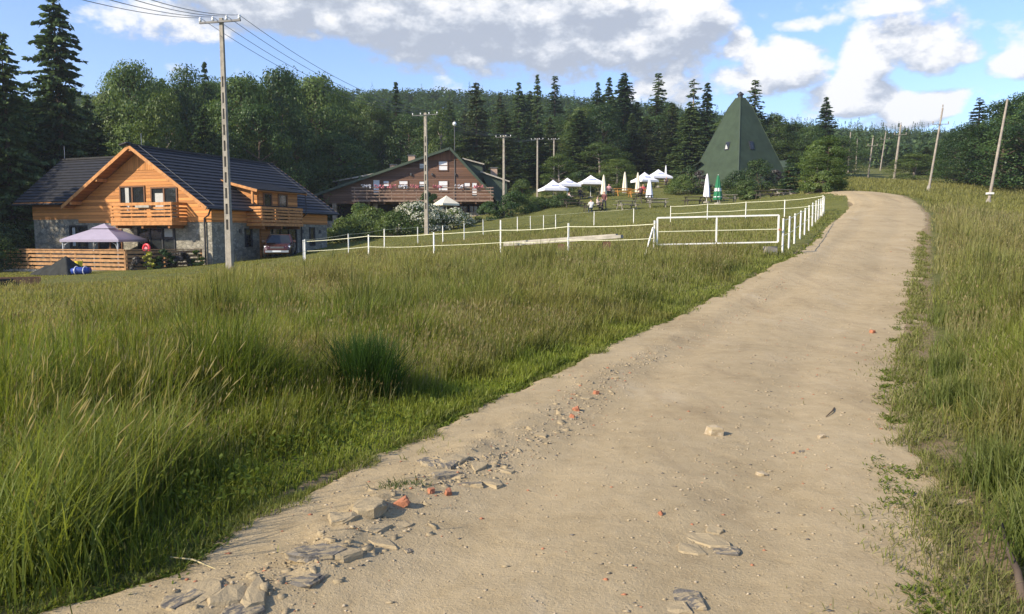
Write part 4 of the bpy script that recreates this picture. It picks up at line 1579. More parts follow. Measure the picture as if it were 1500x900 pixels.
# ------------------------------------------------------------------ the paddock fence and its gate
def fence_run(name, label, pts, tapes=((1.08, 0.013), (0.62, 0.011)), h=1.15, w=0.047, tops=None, sag=0.03):
    """pts: (u, v, s) of the posts"""
    g = [ground_at(*q) for q in pts]
    r = thing(name, label, 'fence', g[0])
    o = g[0]
    for k, p in enumerate(g):
        hh = h if tops is None or tops[k] is None else tops[k]
        q = p - o
        lx = RNG.normal(0, 0.012)
        ly = RNG.normal(0, 0.012)
        mb = MB()
        mb.bar(q + Vector((0, 0, -0.25)), q + Vector((lx, ly, hh)), w, w)
        mb.build('post', M['white_paint'], r)
    for (hz, th) in tapes:
        pl = []
        for k in range(len(g) - 1):
            a, b = g[k] - o + Vector((0, -w / 2 - 0.012, hz)), g[k + 1] - o + Vector((0, -w / 2 - 0.012, hz))
            for j in range(6):
                t = j / 6
                q = a.lerp(b, t)
                q.z -= sag * 4 * t * (1 - t) * (1 + 0.6 * sin(k * 2.3))
                pl.append(q)
        pl.append(g[-1] - o + Vector((0, -w / 2 - 0.012, hz)))
        MB().path(pl, th, 6).build('tape', M['tape'], r)
    return r, g


near = [(445, 390, 37), (540, 380, 34), (636, 386, 31), (733, 378, 28.5), (832, 378, 26.7), (957, 378, 25)]
fence_run('paddock_fence', 'white post and tape fence along the near side of the paddock', near, tops=[None, None, None, 1.45, 1.2, 1.2])
farl = [(447, 385, 38), (511, 378, 39.5), (563, 365, 42), (612, 362, 45), (649, 358, 48), (680, 353, 51), (708, 346, 54), (758, 340, 56.5), (777, 340, 57.5), (796, 340, 58.5),
        (814, 336, 59), (870, 331, 59.5), (928, 328, 58)]
fence_run('paddock_fence', 'row of white posts along the far left side of the paddock', farl, tapes=((1.12, 0.006),), h=1.15)
top = [(982, 326, 56), (1036, 323, 54), (1092, 321, 52), (1149, 319, 50), (1205, 319, 49)]
fence_run('paddock_fence', 'white fence with two tapes along the upper end of the paddock', top, tapes=((1.12, 0.018), (0.6, 0.016)), h=1.16)
us = [1146, 1155, 1163, 1171, 1177.5, 1183.5, 1188.5, 1193, 1196.5, 1199.5, 1202, 1204.5]
ss = [25.4, 27, 29, 31, 33, 35.2, 37.4, 39.6, 41.8, 44, 46, 48.4]
fence_run('paddock_fence', 'close row of white fence posts running up beside the road', [(u, 370, s) for u, s in zip(us, ss)], tapes=((1.1, 0.014), (0.6, 0.012)), h=1.15)


def build_gate():
    a, b = ground_at(962, 375, 25), ground_at(1139, 372, 24.9)
    r = thing('paddock_gate', 'white tubular farm gate at the corner of the paddock', 'gate', a)
    d = (b - a)
    L = d.length
    d.normalize()
    z0 = Vector((0, 0, 1))
    lo, hi = 0.42, 1.28

    def at(t, h):
        return d * (L * t) + z0 * h
    m = MB()
    m.bar(at(0, lo), at(1, lo), 0.042, 0.042)
    m.bar(at(0, hi), at(1, hi), 0.045, 0.05)
    m.bar(at(0, lo), at(0, hi), 0.05, 0.05)
    m.bar(at(1, lo), at(1, hi), 0.05, 0.05)
    m.build('gate_frame', M['white_paint'], r)
    MB().bar(at(0.49, lo + 0.02), at(0.49, hi - 0.03), 0.045, 0.045).build('upright', M['white_paint'], r)
    MB().tube(at(0.01, 0.83), at(0.99, 0.83), 0.014, n=6).build('middle_rail', M['tape'], r)
    h = MB()
    for zz in (0.55, 1.15):
        h.bar(at(-0.002, zz), at(-0.016, zz), 0.05, 0.08)
    h.build('hinge', M['galv'], r)
    MB().bar(at(1.0, 0.82), at(1.02, 0.82), 0.07, 0.06).build('latch', M['brick'], r)
    # leaning brace of the corner post
    q = ground_at(943, 377, 24.6)
    br = thing('fence_brace', 'white slanting brace propping the post left of the gate', 'brace', q)
    e = ground_at(956.0, 377, 24.93) - q + Vector((0, 0, 0.98))
    MB().bar((0, 0, -0.05), e, 0.04, 0.04).build('strut', M['white_paint'], br)
    MB().box(-0.05, 0.05, -0.05, 0.05, -0.15, 0.07).build('foot', M['white_paint'], br)
    # concrete block under the latch end
    q = ground_at(1128, 372, 25.1)
    bl = thing('concrete_block', 'small grey concrete block below the gate latch', 'block', q, 0.2)
    MB().box(-0.2, 0.2, -0.1, 0.1, -0.1, 0.26).build('block', M['concrete'], bl)
    # plank jump
    a, b = ground_at(740, 362, 29.3), ground_at(911, 358, 27.3)
    pk = thing('grey_plank', 'long weathered grey plank lying along the near paddock fence', 'plank', a)
    d = b - a
    MB().bar((0, 0, 0.50), d + Vector((0, 0, 0.60)), 0.30, 0.11).bar((0, 0.34, 0.57), d * 0.97 + Vector((0, 0.34, 0.66)), 0.28, 0.08).build('board', M['plank_grey'], pk)
    for t in (0.12, 0.5, 0.88):
        c = d * t
        MB().box(c.x - 0.12, c.x + 0.12, c.y - 0.12, c.y + 0.45, c.z - 0.2, c.z + 0.44).build('support', M['beam_old'], pk)


build_gate()


# ------------------------------------------------------------------ parasols, tables and guests
def open_parasol(u, v, s, width, vtop, veave, label, rot):
    p = ground_at(u, v, s)
    ht = P(u, vtop, s).z - p.z
    he = P(u, veave, s).z - p.z
    r = thing('parasol', label, 'parasol', p, rot, 'white parasols over the picnic tables')
    h = width / 2
    c = MB()
    n = 5
    for k in range(4):
        a0, a1 = pi / 4 + k * pi / 2, pi / 4 + (k + 1) * pi / 2
        q = sqrt(2) * h
        A, B = Vector((q * cos(a0), q * sin(a0), he + 0.02)), Vector((q * cos(a1), q * sin(a1), he + 0.02))
        T = Vector((0, 0, ht))
        for j in range(n):
            t0, t1 = j / n, (j + 1) / n
            def sg(X, t):
                w = X.lerp(T, t)
                w.z -= 0.10 * sin(pi * t)
                return w
            c.slab([sg(A, t0), sg(B, t0), sg(B, t1), sg(A, t1)], (0, 0, 1), 0.012)
        c.bar(A - Vector((0, 0, 0.11)), B - Vector((0, 0, 0.11)), 0.012, 0.24)
    can = c.build('canopy', M['canvas_white'], r)
    # faded prints on the slopes
    for k, mt in ((2, 'print_blue'), (3, 'print_red')):
        an = pi / 2 + k * pi / 2
        d = Vector((cos(an), sin(an), 0))
        sdv = Vector((-sin(an), cos(an), 0))
        base = d * h * 0.58 + Vector((0, 0, he + (ht - he) * 0.40))
        up = (Vector((0, 0, ht)) - d * h - Vector((0, 0, he))).normalized()
        mm = MB()
        for j in range(5):
            x0 = -0.38 + j * 0.16
            mm.slab([base + sdv * x0 - up * .06, base + sdv * (x0 + .11) - up * .06, base + sdv * (x0 + .11) + up * .07, base + sdv * x0 + up * .07], d + Vector((0, 0, 1)), 0.05)
        mm.build('print', M[mt], can)
    MB().tube((0, 0, -0.2), (0, 0, ht - 0.05), 0.035, n=8).build('pole', M['white_paint'], r)
    rb = MB()
    for k in range(4):
        an = pi / 4 + k * pi / 2
        rb.bar((0, 0, he - 0.1), (h * 1.3 * cos(an), h * 1.3 * sin(an), he - 0.02), 0.03, 0.03)
    rb.build('ribs', M['plank_grey'], r)
    MB().lathe([(0.34, 0), (0.3, 0.12), (0.06, 0.16)], 12).build('base', M['concrete'], r)
    return r


def closed_parasol(u, v, s, vtop, vbot, mt, label, bands=False, rmax=0.27):
    p = ground_at(u, v, s)
    ht = P(u, vtop, s).z - p.z
    hb = P(u, vbot, s).z - p.z
    r = thing('folded_parasol', label, 'parasol', p, 0.3, None)
    n, m = 24, 12
    c = MB()
    for i in range(m + 1):
        t = i / m
        z = hb + (ht - hb) * t
        rr = rmax * (1 - t) ** 0.55 * (0.78 + 0.22 * (1 - t)) + 0.035
        if i == 0:
            rr *= 0.92
        for j in range(n):
            an = 2 * pi * j / n
            q = rr * (1 + 0.16 * (1 if j % 3 == 0 else -0.4) * (1 - 0.4 * t))
            c.v.append((q * cos(an + 0.3 * t), q * sin(an + 0.3 * t), z))
    for i in range(m):
        for j in range(n):
            a = i * n + j
            b = i * n + (j + 1) % n
            c.f.append((a, b, b + n, a + n))
    c.f.append(tuple(range(n)))
    c.f.append(tuple(m * n + j for j in range(n)))
    can = c.build('folded_canopy', M[mt], r)
    if bands:
        b = MB()
        for zz in ((0.10, 0.13), (0.34, 0.47)):
            z0, z1 = hb + (ht - hb) * zz[0], hb + (ht - hb) * zz[1]
            for j in range(0, n, 3):
                a0, a1 = 2 * pi * (j + 0.6) / n, 2 * pi * (j + 2.4) / n
                def rr(t):
                    return (rmax * (1 - t) ** 0.55 * (0.78 + 0.22 * (1 - t)) + 0.035) * 1.14
                ra, rb_ = rr(zz[0]), rr(zz[1])
                b.slab([(ra * cos(a0), ra * sin(a0), z0), (ra * cos(a1), ra * sin(a1), z0), (rb_ * cos(a1), rb_ * sin(a1), z1), (rb_ * cos(a0), rb_ * sin(a0), z1)],
                       (cos((a0 + a1) / 2), sin((a0 + a1) / 2), 0), 0.02)
        b.build('print_band', M['canvas_white'], can)
    MB().tube((0, 0, -0.2), (0, 0, ht + 0.05), 0.03, n=8).build('pole', M['white_paint'], r)
    MB().lathe([(0.32, 0), (0.28, 0.12), (0.06, 0.16)], 12).build('base', M['concrete'], r)
    return r


open_parasol(810, 298, 80, 2.55, 264, 277.5, 'open white parasol, lowest of the left three, with faded red print', 0.25)
open_parasol(831, 294, 84, 2.3, 261, 271.5, 'open white parasol in the middle of the left three', 0.3)
open_parasol(865, 291, 86, 2.6, 257, 268.5, 'open white parasol beside the leaning cream folded one', 0.2)
open_parasol(944, 276, 95, 2.45, 252.5, 265, 'open white parasol, lower of the overlapping right pair', 0.45)
open_parasol(964, 274, 98, 2.7, 248.5, 260, 'open white parasol, upper of the overlapping right pair', 0.3)
closed_parasol(884, 296, 80, 257, 285, 'canvas_cream', 'cream folded parasol next to an open white one')
closed_parasol(915, 288, 90, 252.5, 279.5, 'canvas_cream', 'slim cream folded parasol over an orange table')
closed_parasol(934, 290, 87, 253.5, 282, 'canvas_cream', 'cream folded parasol in front of the open white pair')
closed_parasol(951, 297, 78, 262, 289.5, 'canvas_white', 'white folded parasol at the front table with red print', rmax=0.32)
closed_parasol(975, 272, 104, 243, 267, 'canvas_white', 'thin white folded parasol behind the open pair', rmax=0.17)
closed_parasol(1035, 297, 74, 255.5, 289, 'canvas_white', 'white folded parasol left of the green one')
closed_parasol(1051, 304, 69, 257, 293, 'canvas_green', 'green folded parasol with white printed bands', bands=True, rmax=0.34)
# parasol at the lodge
pu = ground_at(654, 330, 72)
u_ht = P(648, 287, 72).z - pu.z
lp = thing('lodge_parasol', 'single off white open parasol in front of the brown lodge', 'parasol', pu, 0.6)
cc = MB()
for k in range(4):
    a0, a1 = pi / 4 + k * pi / 2, pi / 4 + (k + 1) * pi / 2
    A = Vector((1.25 * cos(a0), 1.25 * sin(a0), u_ht - 0.75))
    B = Vector((1.25 * cos(a1), 1.25 * sin(a1), u_ht - 0.75))
    cc.slab([A, B, Vector((0, 0, u_ht))], (0, 0, 1), 0.015)
    cc.bar(A - Vector((0, 0, .09)), B - Vector((0, 0, .09)), 0.012, 0.18)
cc.build('canopy', M['canvas_cream'], lp)
MB().tube((0, 0, -0.3), (0, 0, u_ht), 0.05, n=8).build('pole', M['white_paint'], lp)


def picnic_table(mt, label):
    r = thing('picnic_table', label, 'picnic table', (0, 0, 0), 0, 'picnic tables on the lawn')
    tp = MB()
    for k in range(5):
        tp.box(-0.95, 0.95, -0.36 + k * 0.145, -0.36 + k * 0.145 + 0.13, 0.72, 0.765)
    tp.build('tabletop', M[mt], r)
    for s in (-1, 1):
        b = MB()
        for k in range(2):
            y0 = s * 0.72 - 0.14 + k * 0.145
            b.box(-0.95, 0.95, y0, y0 + 0.13, 0.42, 0.46)
        b.build('bench', M[mt], r)
    for x in (-0.7, 0.7):
        f = MB()
        f.bar((x, -0.62, -0.1), (x, -0.2, 0.715), 0.06, 0.09)
        f.bar((x, 0.62, -0.1), (x, 0.2, 0.715), 0.06, 0.09)
        f.bar((x + 0.062, -0.85, 0.37), (x + 0.062, 0.85, 0.37), 0.05, 0.09)
        f.build('trestle', M[mt], r)
    return r


TG = picnic_table('table_grey', 'weathered grey picnic table on the lawn')
TD = picnic_table('table_dark', 'dark brown picnic table on the lawn')
TO = picnic_table('table_orange', 'orange varnished picnic table')
tabs = [(TG, 918, 300, 70, 0.3, 'weathered grey picnic table nearest the paddock under the slim cream parasol'),
        (TG, 963, 300, 71, -0.1, 'grey picnic table at the foot of the white folded parasol'),
        (TD, 868, 302, 70, 0.1, 'dark picnic table where a guest in white sits'),
        (TD, 838, 300, 75, 0.2, 'dark low picnic table behind the clipped hedge'),
        (TO, 912, 291, 86, 0.15, 'orange varnished picnic table under the slim cream parasol'),
        (TO, 932, 291, 83, 0.1, 'orange varnished picnic table, right of the other orange one'),
        (TD, 968, 283, 96, 0.0, 'dark picnic table under the open right pair of parasols'),
        (TD, 815, 297, 80, 0.1, 'dark picnic table under the lowest left parasol'),
        (TD, 846, 294, 84, 0.2, 'dark picnic table between the left open parasols'),
        (TD, 1016, 300, 72, 0.05, 'dark picnic table left of the white and green folded parasols'),
        (TG, 1064, 300, 71, -0.1, 'grey picnic table right of the green folded parasol'),
        (TD, 1047, 297, 75, 0.3, 'dark picnic table behind the green folded parasol'),
        (TD, 1122, 290, 68, 0.1, 'dark picnic table before the dark fir by the pyramid'),
        (TG, 1144, 292, 68, 0.4, 'grey picnic table near the roadside tree'),
        (TD, 943, 297, 76, 0.5, 'dark picnic table behind the weathered grey one'),
        (TG, 888, 289, 88, 0.1, 'grey picnic table where people sit behind the cream parasol')]
used = set()
TABLES = []
for (src, u, v, s, rot, lab) in tabs:
    p = ground_at(u, v, s)
    if src.name in used:
        t = dup(src, p, rot, label=lab)
    else:
        used.add(src.name)
        src.location = p
        src.rotation_euler = (0, 0, rot)
        src['label'] = lab
        t = src
    TABLES.append(t)


def person(loc, rotz, pose, top_col, leg_col, label, hair='hair', seed=0):
    """one continuous body grown over a skeleton; shirt, trousers and hair by region"""
    sit = pose == 'sit'
    zs = 0.46 if sit else 0.92          # hip height
    J = {}
    J['pel'] = (0, 0, zs)
    J['belly'] = (0, 0.02, zs + 0.17)
    J['chest'] = (0, 0.05 if sit else 0.02, zs + 0.38)
    J['neck'] = (0, 0.05 if sit else 0.02, zs + 0.56)
    J['head'] = (0, 0.02, zs + 0.66)
    J['crown'] = (0, 0.02, zs + 0.78)
    E = [('pel', 'belly'), ('belly', 'chest'), ('chest', 'neck'), ('neck', 'head'), ('head', 'crown')]
    rad = dict(pel=.15, belly=.135, chest=.16, neck=.055, head=.095, crown=.07)
    for s, nm in ((-1, 'a'), (1, 'b')):
        J['hip' + nm] = (s * 0.10, -0.01, zs - 0.03)
        if sit:
            J['kne' + nm] = (s * 0.13, -0.44, zs + 0.02)
            J['ank' + nm] = (s * 0.13, -0.42, 0.08)
            J['toe' + nm] = (s * 0.14, -0.58, 0.04)
            J['elb' + nm] = (s * 0.27, -0.10, zs + 0.22)
            J['wri' + nm] = (s * 0.16, -0.34, zs + 0.32)
            J['han' + nm] = (s * 0.11, -0.42, zs + 0.33)
        else:
            st = 0.10 * s
            J['kne' + nm] = (s * 0.11, -0.03 + st, 0.50)
            J['ank' + nm] = (s * 0.11, 0.02 + st * 1.6, 0.09)
            J['toe' + nm] = (s * 0.13, -0.13 + st * 1.6, 0.04)
            J['elb' + nm] = (s * 0.27, 0.03, zs + 0.20)
            J['wri' + nm] = (s * 0.25, -0.12, zs + 0.0)
            J['han' + nm] = (s * 0.24, -0.16, zs - 0.08)
        J['sho' + nm] = (s * 0.19, J['chest'][1], zs + 0.47)
        E += [('pel', 'hip' + nm), ('hip' + nm, 'kne' + nm), ('kne' + nm, 'ank' + nm), ('ank' + nm, 'toe' + nm),
              ('chest', 'sho' + nm), ('sho' + nm, 'elb' + nm), ('elb' + nm, 'wri' + nm), ('wri' + nm, 'han' + nm)]
        rad.update({'hip' + nm: .095, 'kne' + nm: .062, 'ank' + nm: .045, 'toe' + nm: .038, 'sho' + nm: .062, 'elb' + nm: .045, 'wri' + nm: .034, 'han' + nm: .04})
    names = list(J)
    me = bpy.data.meshes.new('person')
    me.from_pydata([J[k] for k in names], [(names.index(a), names.index(b)) for a, b in E], [])
    o = bpy.data.objects.new('person', me)
    COL.objects.link(o)
    sk = o.modifiers.new('skin', 'SKIN')
    lay = me.skin_vertices[0].data
    for i, k in enumerate(names):
        lay[i].radius = (rad[k], rad[k])
    lay[0].use_root = True
    sb = o.modifiers.new('sub', 'SUBSURF')
    sb.levels = 1
    dg = bpy.context.evaluated_depsgraph_get()
    me2 = bpy.data.meshes.new_from_object(o.evaluated_get(dg))
    o.modifiers.clear()
    o.data = me2
    me2.name = 'person'
    for m in (M['skin'], top_col, leg_col, M[hair]):
        me2.materials.append(m)
    for p in me2.polygons:
        c = p.center
        k = 0
        if c.z < zs + 0.02 and not (abs(c.x) > 0.2):
            k = 2
        elif c.z < zs + 0.52 and (abs(c.x) < 0.25 or c.z > zs + 0.2) and c.y > -0.24:
            k = 1
        if c.z > zs + 0.67 and (c.y > 0.0 or c.z > zs + 0.78):
            k = 3
        p.material_index = k
        p.use_smooth = True
    # face: nose and ears as part of the head's own mesh
    bm = bmesh.new()
    bm.from_mesh(me2)
    hy = J['head'][1]
    hz = zs + 0.70
    for (x, y, z, r_) in ((0, hy - 0.105, hz - 0.005, 0.018), (-0.095, hy, hz, 0.022), (0.095, hy, hz, 0.022)):
        bmesh.ops.create_icosphere(bm, subdivisions=1, radius=r_, matrix=Matrix.Translation((x, y, z)))
    bm.to_mesh(me2)
    bm.free()
    o.location = loc
    o.rotation_euler = (0, 0, rotz)
    tag(o, label, 'person', 'guests at the picnic tables')
    return o


C = {}
for nm, c in (('white', (0.72, 0.70, 0.68)), ('red', (0.45, 0.05, 0.06)), ('dark', (0.035, 0.035, 0.045)), ('pale', (0.55, 0.45, 0.40)), ('pink', (0.6, 0.32, 0.34)), ('denim', (0.06, 0.09, 0.16)), ('maroon', (0.13, 0.05, 0.05))):
    C[nm] = plain(nm + '_cloth', c, 0.85, 0.15, 9)


def seat(u, v, s, rot, top, leg, lab, pose='sit', sink=0.0):
    p = ground_at(u, v, s)
    return person(p, rot, pose, C[top], C[leg], lab)


seat(834, 298, 78.6, 1.9, 'pale', 'dark', 'person in a pale top seated behind the clipped hedge')
seat(866, 300, 69.1, pi + 0.1, 'white', 'denim', 'person in a white top seated at the dark front table')
seat(876, 298, 71.0, 1.2, 'pale', 'dark', 'person in a light shirt seated beside the folded cream parasol')
seat(885, 303, 70.4, -0.6, 'maroon', 'dark', 'person in dark clothes standing below the cream folded parasol', 'stand')
seat(886, 289, 86.9, pi, 'red', 'dark', 'person in a red top sitting at the rear grey table')
seat(892, 289, 88.9, 0.1, 'pink', 'dark', 'person in a pink top sitting right of the one in red')
seat(850, 294, 84.8, 0.2, 'dark', 'denim', 'person in a dark top seated between the open parasols')
seat(942, 292, 83.9, 0.1, 'red', 'denim', 'person in a red top at the right orange table')
seat(938, 292, 82.2, pi, 'maroon', 'dark', 'person in a maroon top with their back to the road')
seat(976, 282, 96.9, 0.0, 'dark', 'dark', 'person in black seated below the thin white parasol')


# ------------------------------------------------------------------ parked cars
def car(loc, rotz, paint, label):
    r = thing('parked_car', label, 'car', loc, rotz)
    # body by sections along its length (y: nose at -2.1), half profile of width and heights
    secs = [(-2.08, 0.62, 0.32, 0.58), (-1.98, 0.78, 0.24, 0.72), (-1.5, 0.84, 0.22, 0.84), (-0.9, 0.86, 0.22, 0.92), (-0.2, 0.87, 0.22, 0.96), (0.8, 0.87, 0.22, 0.97), (1.5, 0.86, 0.24, 0.98), (1.95, 0.80, 0.28, 0.92), (2.08, 0.70, 0.36, 0.80)]
    mb = MB()
    ring = 10
    for (y, w, z0, z1) in secs:
        for (fx, fz) in ((-0.86, 0), (-1, 0.18), (-1, 0.62), (-0.95, 0.86), (-0.82, 1.0), (0.82, 1.0), (0.95, 0.86), (1, 0.62), (1, 0.18), (0.86, 0)):
            mb.v.append((fx * w, y, z0 + (z1 - z0) * fz))
    for k in range(len(secs) - 1):
        for j in range(ring):
            a, b = k * ring + j, k * ring + (j + 1) % ring
            mb.f.append((a, b, b + ring, a + ring))
    mb.f.append(tuple(reversed(range(ring))))
    mb.f.append(tuple((len(secs) - 1) * ring + j for j in range(ring)))
    mb.build('body', paint, r, smooth=False)
    cb = MB()
    bot = [(-0.80, -1.0, 0.92), (0.80, -1.0, 0.92), (0.80, 1.75, 0.95), (-0.80, 1.75, 0.95)]
    topv = [(-0.60, -0.25, 1.45), (0.60, -0.25, 1.45), (0.60, 1.25, 1.43), (-0.60, 1.25, 1.43)]
    cb.v += bot + topv
    cb.f += [(4, 5, 6, 7), (0, 1, 5, 4), (1, 2, 6, 5), (2, 3, 7, 6), (3, 0, 4, 7)]
    cb.build('cabin_glass', M['glass'], r)
    rf = MB().slab([(-0.61, -0.30, 1.455), (0.61, -0.30, 1.455), (0.61, 1.3, 1.44), (-0.61, 1.3, 1.44)], (0, 0, 1), 0.04)
    for s in (-1, 1):
        rf.bar((s * 0.80, -1.0, 0.93), (s * 0.61, -0.27, 1.44), 0.06, 0.06)
        rf.bar((s * 0.815, 0.5, 0.94), (s * 0.615, 0.5, 1.43), 0.07, 0.06)
        rf.bar((s * 0.80, 1.74, 0.95), (s * 0.61, 1.27, 1.42), 0.10, 0.06)
    rf.build('cabin_frame', paint, r)
    for s in (-1, 1):
        for y in (-1.3, 1.3):
            t = MB()
            t.lathe([(0.20, -0.1), (0.31, -0.09), (0.32, 0.0), (0.31, 0.09), (0.20, 0.1)], 18)
            t.v = [(s * 0.80 + z, y + x, 0.32 + yy) for (x, yy, z) in t.v]
            w = t.build('wheel', M['tarp'], r)
            h = MB().lathe([(0.05, -0.105), (0.2, -0.08), (0.2, 0.08), (0.05, 0.105)], 14)
            h.v = [(s * 0.80 + z, y + x, 0.32 + yy) for (x, yy, z) in h.v]
            h.build('rim', M['galv'], w)
        MB().slab([(s * 0.45, -2.03, 0.58), (s * 0.76, -1.96, 0.60), (s * 0.78, -1.90, 0.74), (s * 0.5, -1.99, 0.72)], (0, -1, 0.2), 0.06).build('headlight', M['insul'], r)
        MB().box(min(s * 0.86, s * 1.02), max(s * 0.86, s * 1.02), -0.75, -0.62, 0.95, 1.1).build('wing_mirror', paint, r)
    MB().box(-0.7, 0.7, -2.13, -2.05, 0.34, 0.46).build('bumper', M['galv'], r)
    MB().box(-0.4, 0.4, -2.075, -2.0, 0.58, 0.7).build('grille', M['steel'], r)
    MB().box(-0.26, 0.26, -2.15, -2.132, 0.36, 0.46).build('number_plate', M['insul'], r)
    return r


paint_red, t_, b_ = mat('dark_red_paint', 0.25, 0.5)
t_.put(b_.inputs['Base Color'], (0.055, 0.012, 0.010, 1))
b_.inputs['Coat Weight'].default_value = 0.6
car(ground_at(411, 377, 49.8), radians(11), paint_red, 'dark red car parked nose forward beside the chalet side wall')

# ------------------------------------------------------------------ trees
def rot_frames(d):
    """unit side and up vectors for unit directions d (n,3)"""
    ref = np.where(np.abs(d[:, 2:3]) > 0.9, np.array([[1.0, 0, 0]]), np.array([[0, 0, 1.0]]))
    s = np.cross(d, ref)
    s /= np.linalg.norm(s, axis=1, keepdims=True) + 1e-9
    n = np.cross(s, d)
    return s, n


def leaf_quads(c, d, s, L, W, rs):
    """pointed leaves / sprays: centre c, length direction d, side s"""
    L = L[:, None]
    W = W[:, None]
    a = c - d * L * 0.5
    b = c + s * W * 0.5 + d * L * 0.05
    e = c + d * L * 0.5
    f = c - s * W * 0.5 + d * L * 0.05
    return np.stack([a, b, e, f], 1)


def conifer(name, H, R, material, label, seed, base=0.06, whorls=40, gap=0.0, droop=0.25, size=0.42, power=0.85, trunk='bark', ragged=0.25):
    rs = np.random.default_rng(seed)
    r = thing(name, label, 'tree', (0, 0, 0))
    tk = MB()
    tk.path([(0, 0, -0.6), (rs.normal(0, .05), rs.normal(0, .05), H * 0.5), (0, 0, H * 0.98)], [0.018 * H, 0.011 * H, 0.02], 8)
    brn = tk
    Q, T = [], []
    for k in range(whorls):
        t = (k + rs.uniform(-0.4, 0.4)) / whorls
        z = H * (base + (0.985 - base) * max(0, t))
        rz = R * (1 - max(0, t)) ** power + 0.12
        if t < 0.12:
            rz *= 0.72 + 2.3 * max(t, 0)
        nb = rs.integers(5, 8)
        a0 = rs.uniform(0, 6.28)
        for b in range(nb):
            if rs.random() < gap:
                continue
            an = a0 + 2 * pi * b / nb + rs.normal(0, 0.25)
            L = rz * rs.uniform(1 - ragged * 1.6, 1 + ragged * 0.6)
            tint0 = np.clip(rs.normal(0.45, 0.2), 0, 1)
            if L > 0.9 and k % 3 == 0:
                brn.tube((0, 0, z), (cos(an) * L * 0.75, sin(an) * L * 0.75, z - droop * L * 0.45), 0.035, 0.012, 4, cap=False)
            n = max(7, int(L / size * 9))
            u = rs.uniform(0.12, 1.0, n) ** 0.8
            side = rs.normal(0, 0.16, n) * L * (1.1 - u) + rs.normal(0, 0.10, n)
            x = u * L
            zz = z + rs.normal(0, 0.011 * H) - droop * L * u ** 1.3 + 0.10 * L * u ** 3 + rs.normal(0, 0.06, n) * size
            ca, sa = cos(an), sin(an)
            c = np.stack([x * ca - side * sa, x * sa + side * ca, zz], 1)
            yaw = an + np.sign(side) * rs.uniform(0.2, 0.9, n)
            pit = rs.normal(-0.22, 0.30, n)
            d = np.stack([np.cos(yaw) * np.cos(pit), np.sin(yaw) * np.cos(pit), np.sin(pit)], 1)
            s, nn = rot_frames(d)
            roll = rs.normal(0, 0.6, n)[:, None]
            s = s * np.cos(roll) + nn * np.sin(roll)
            q = leaf_quads(c, d, s, rs.uniform(0.8, 1.4, n) * size, rs.uniform(0.35, 0.6, n) * size, rs)
            Q.append(q)
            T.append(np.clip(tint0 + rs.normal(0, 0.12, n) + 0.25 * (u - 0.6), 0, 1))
    tk.build('trunk', M[trunk], r, smooth=True)
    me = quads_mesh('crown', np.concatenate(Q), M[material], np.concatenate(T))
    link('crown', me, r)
    return r


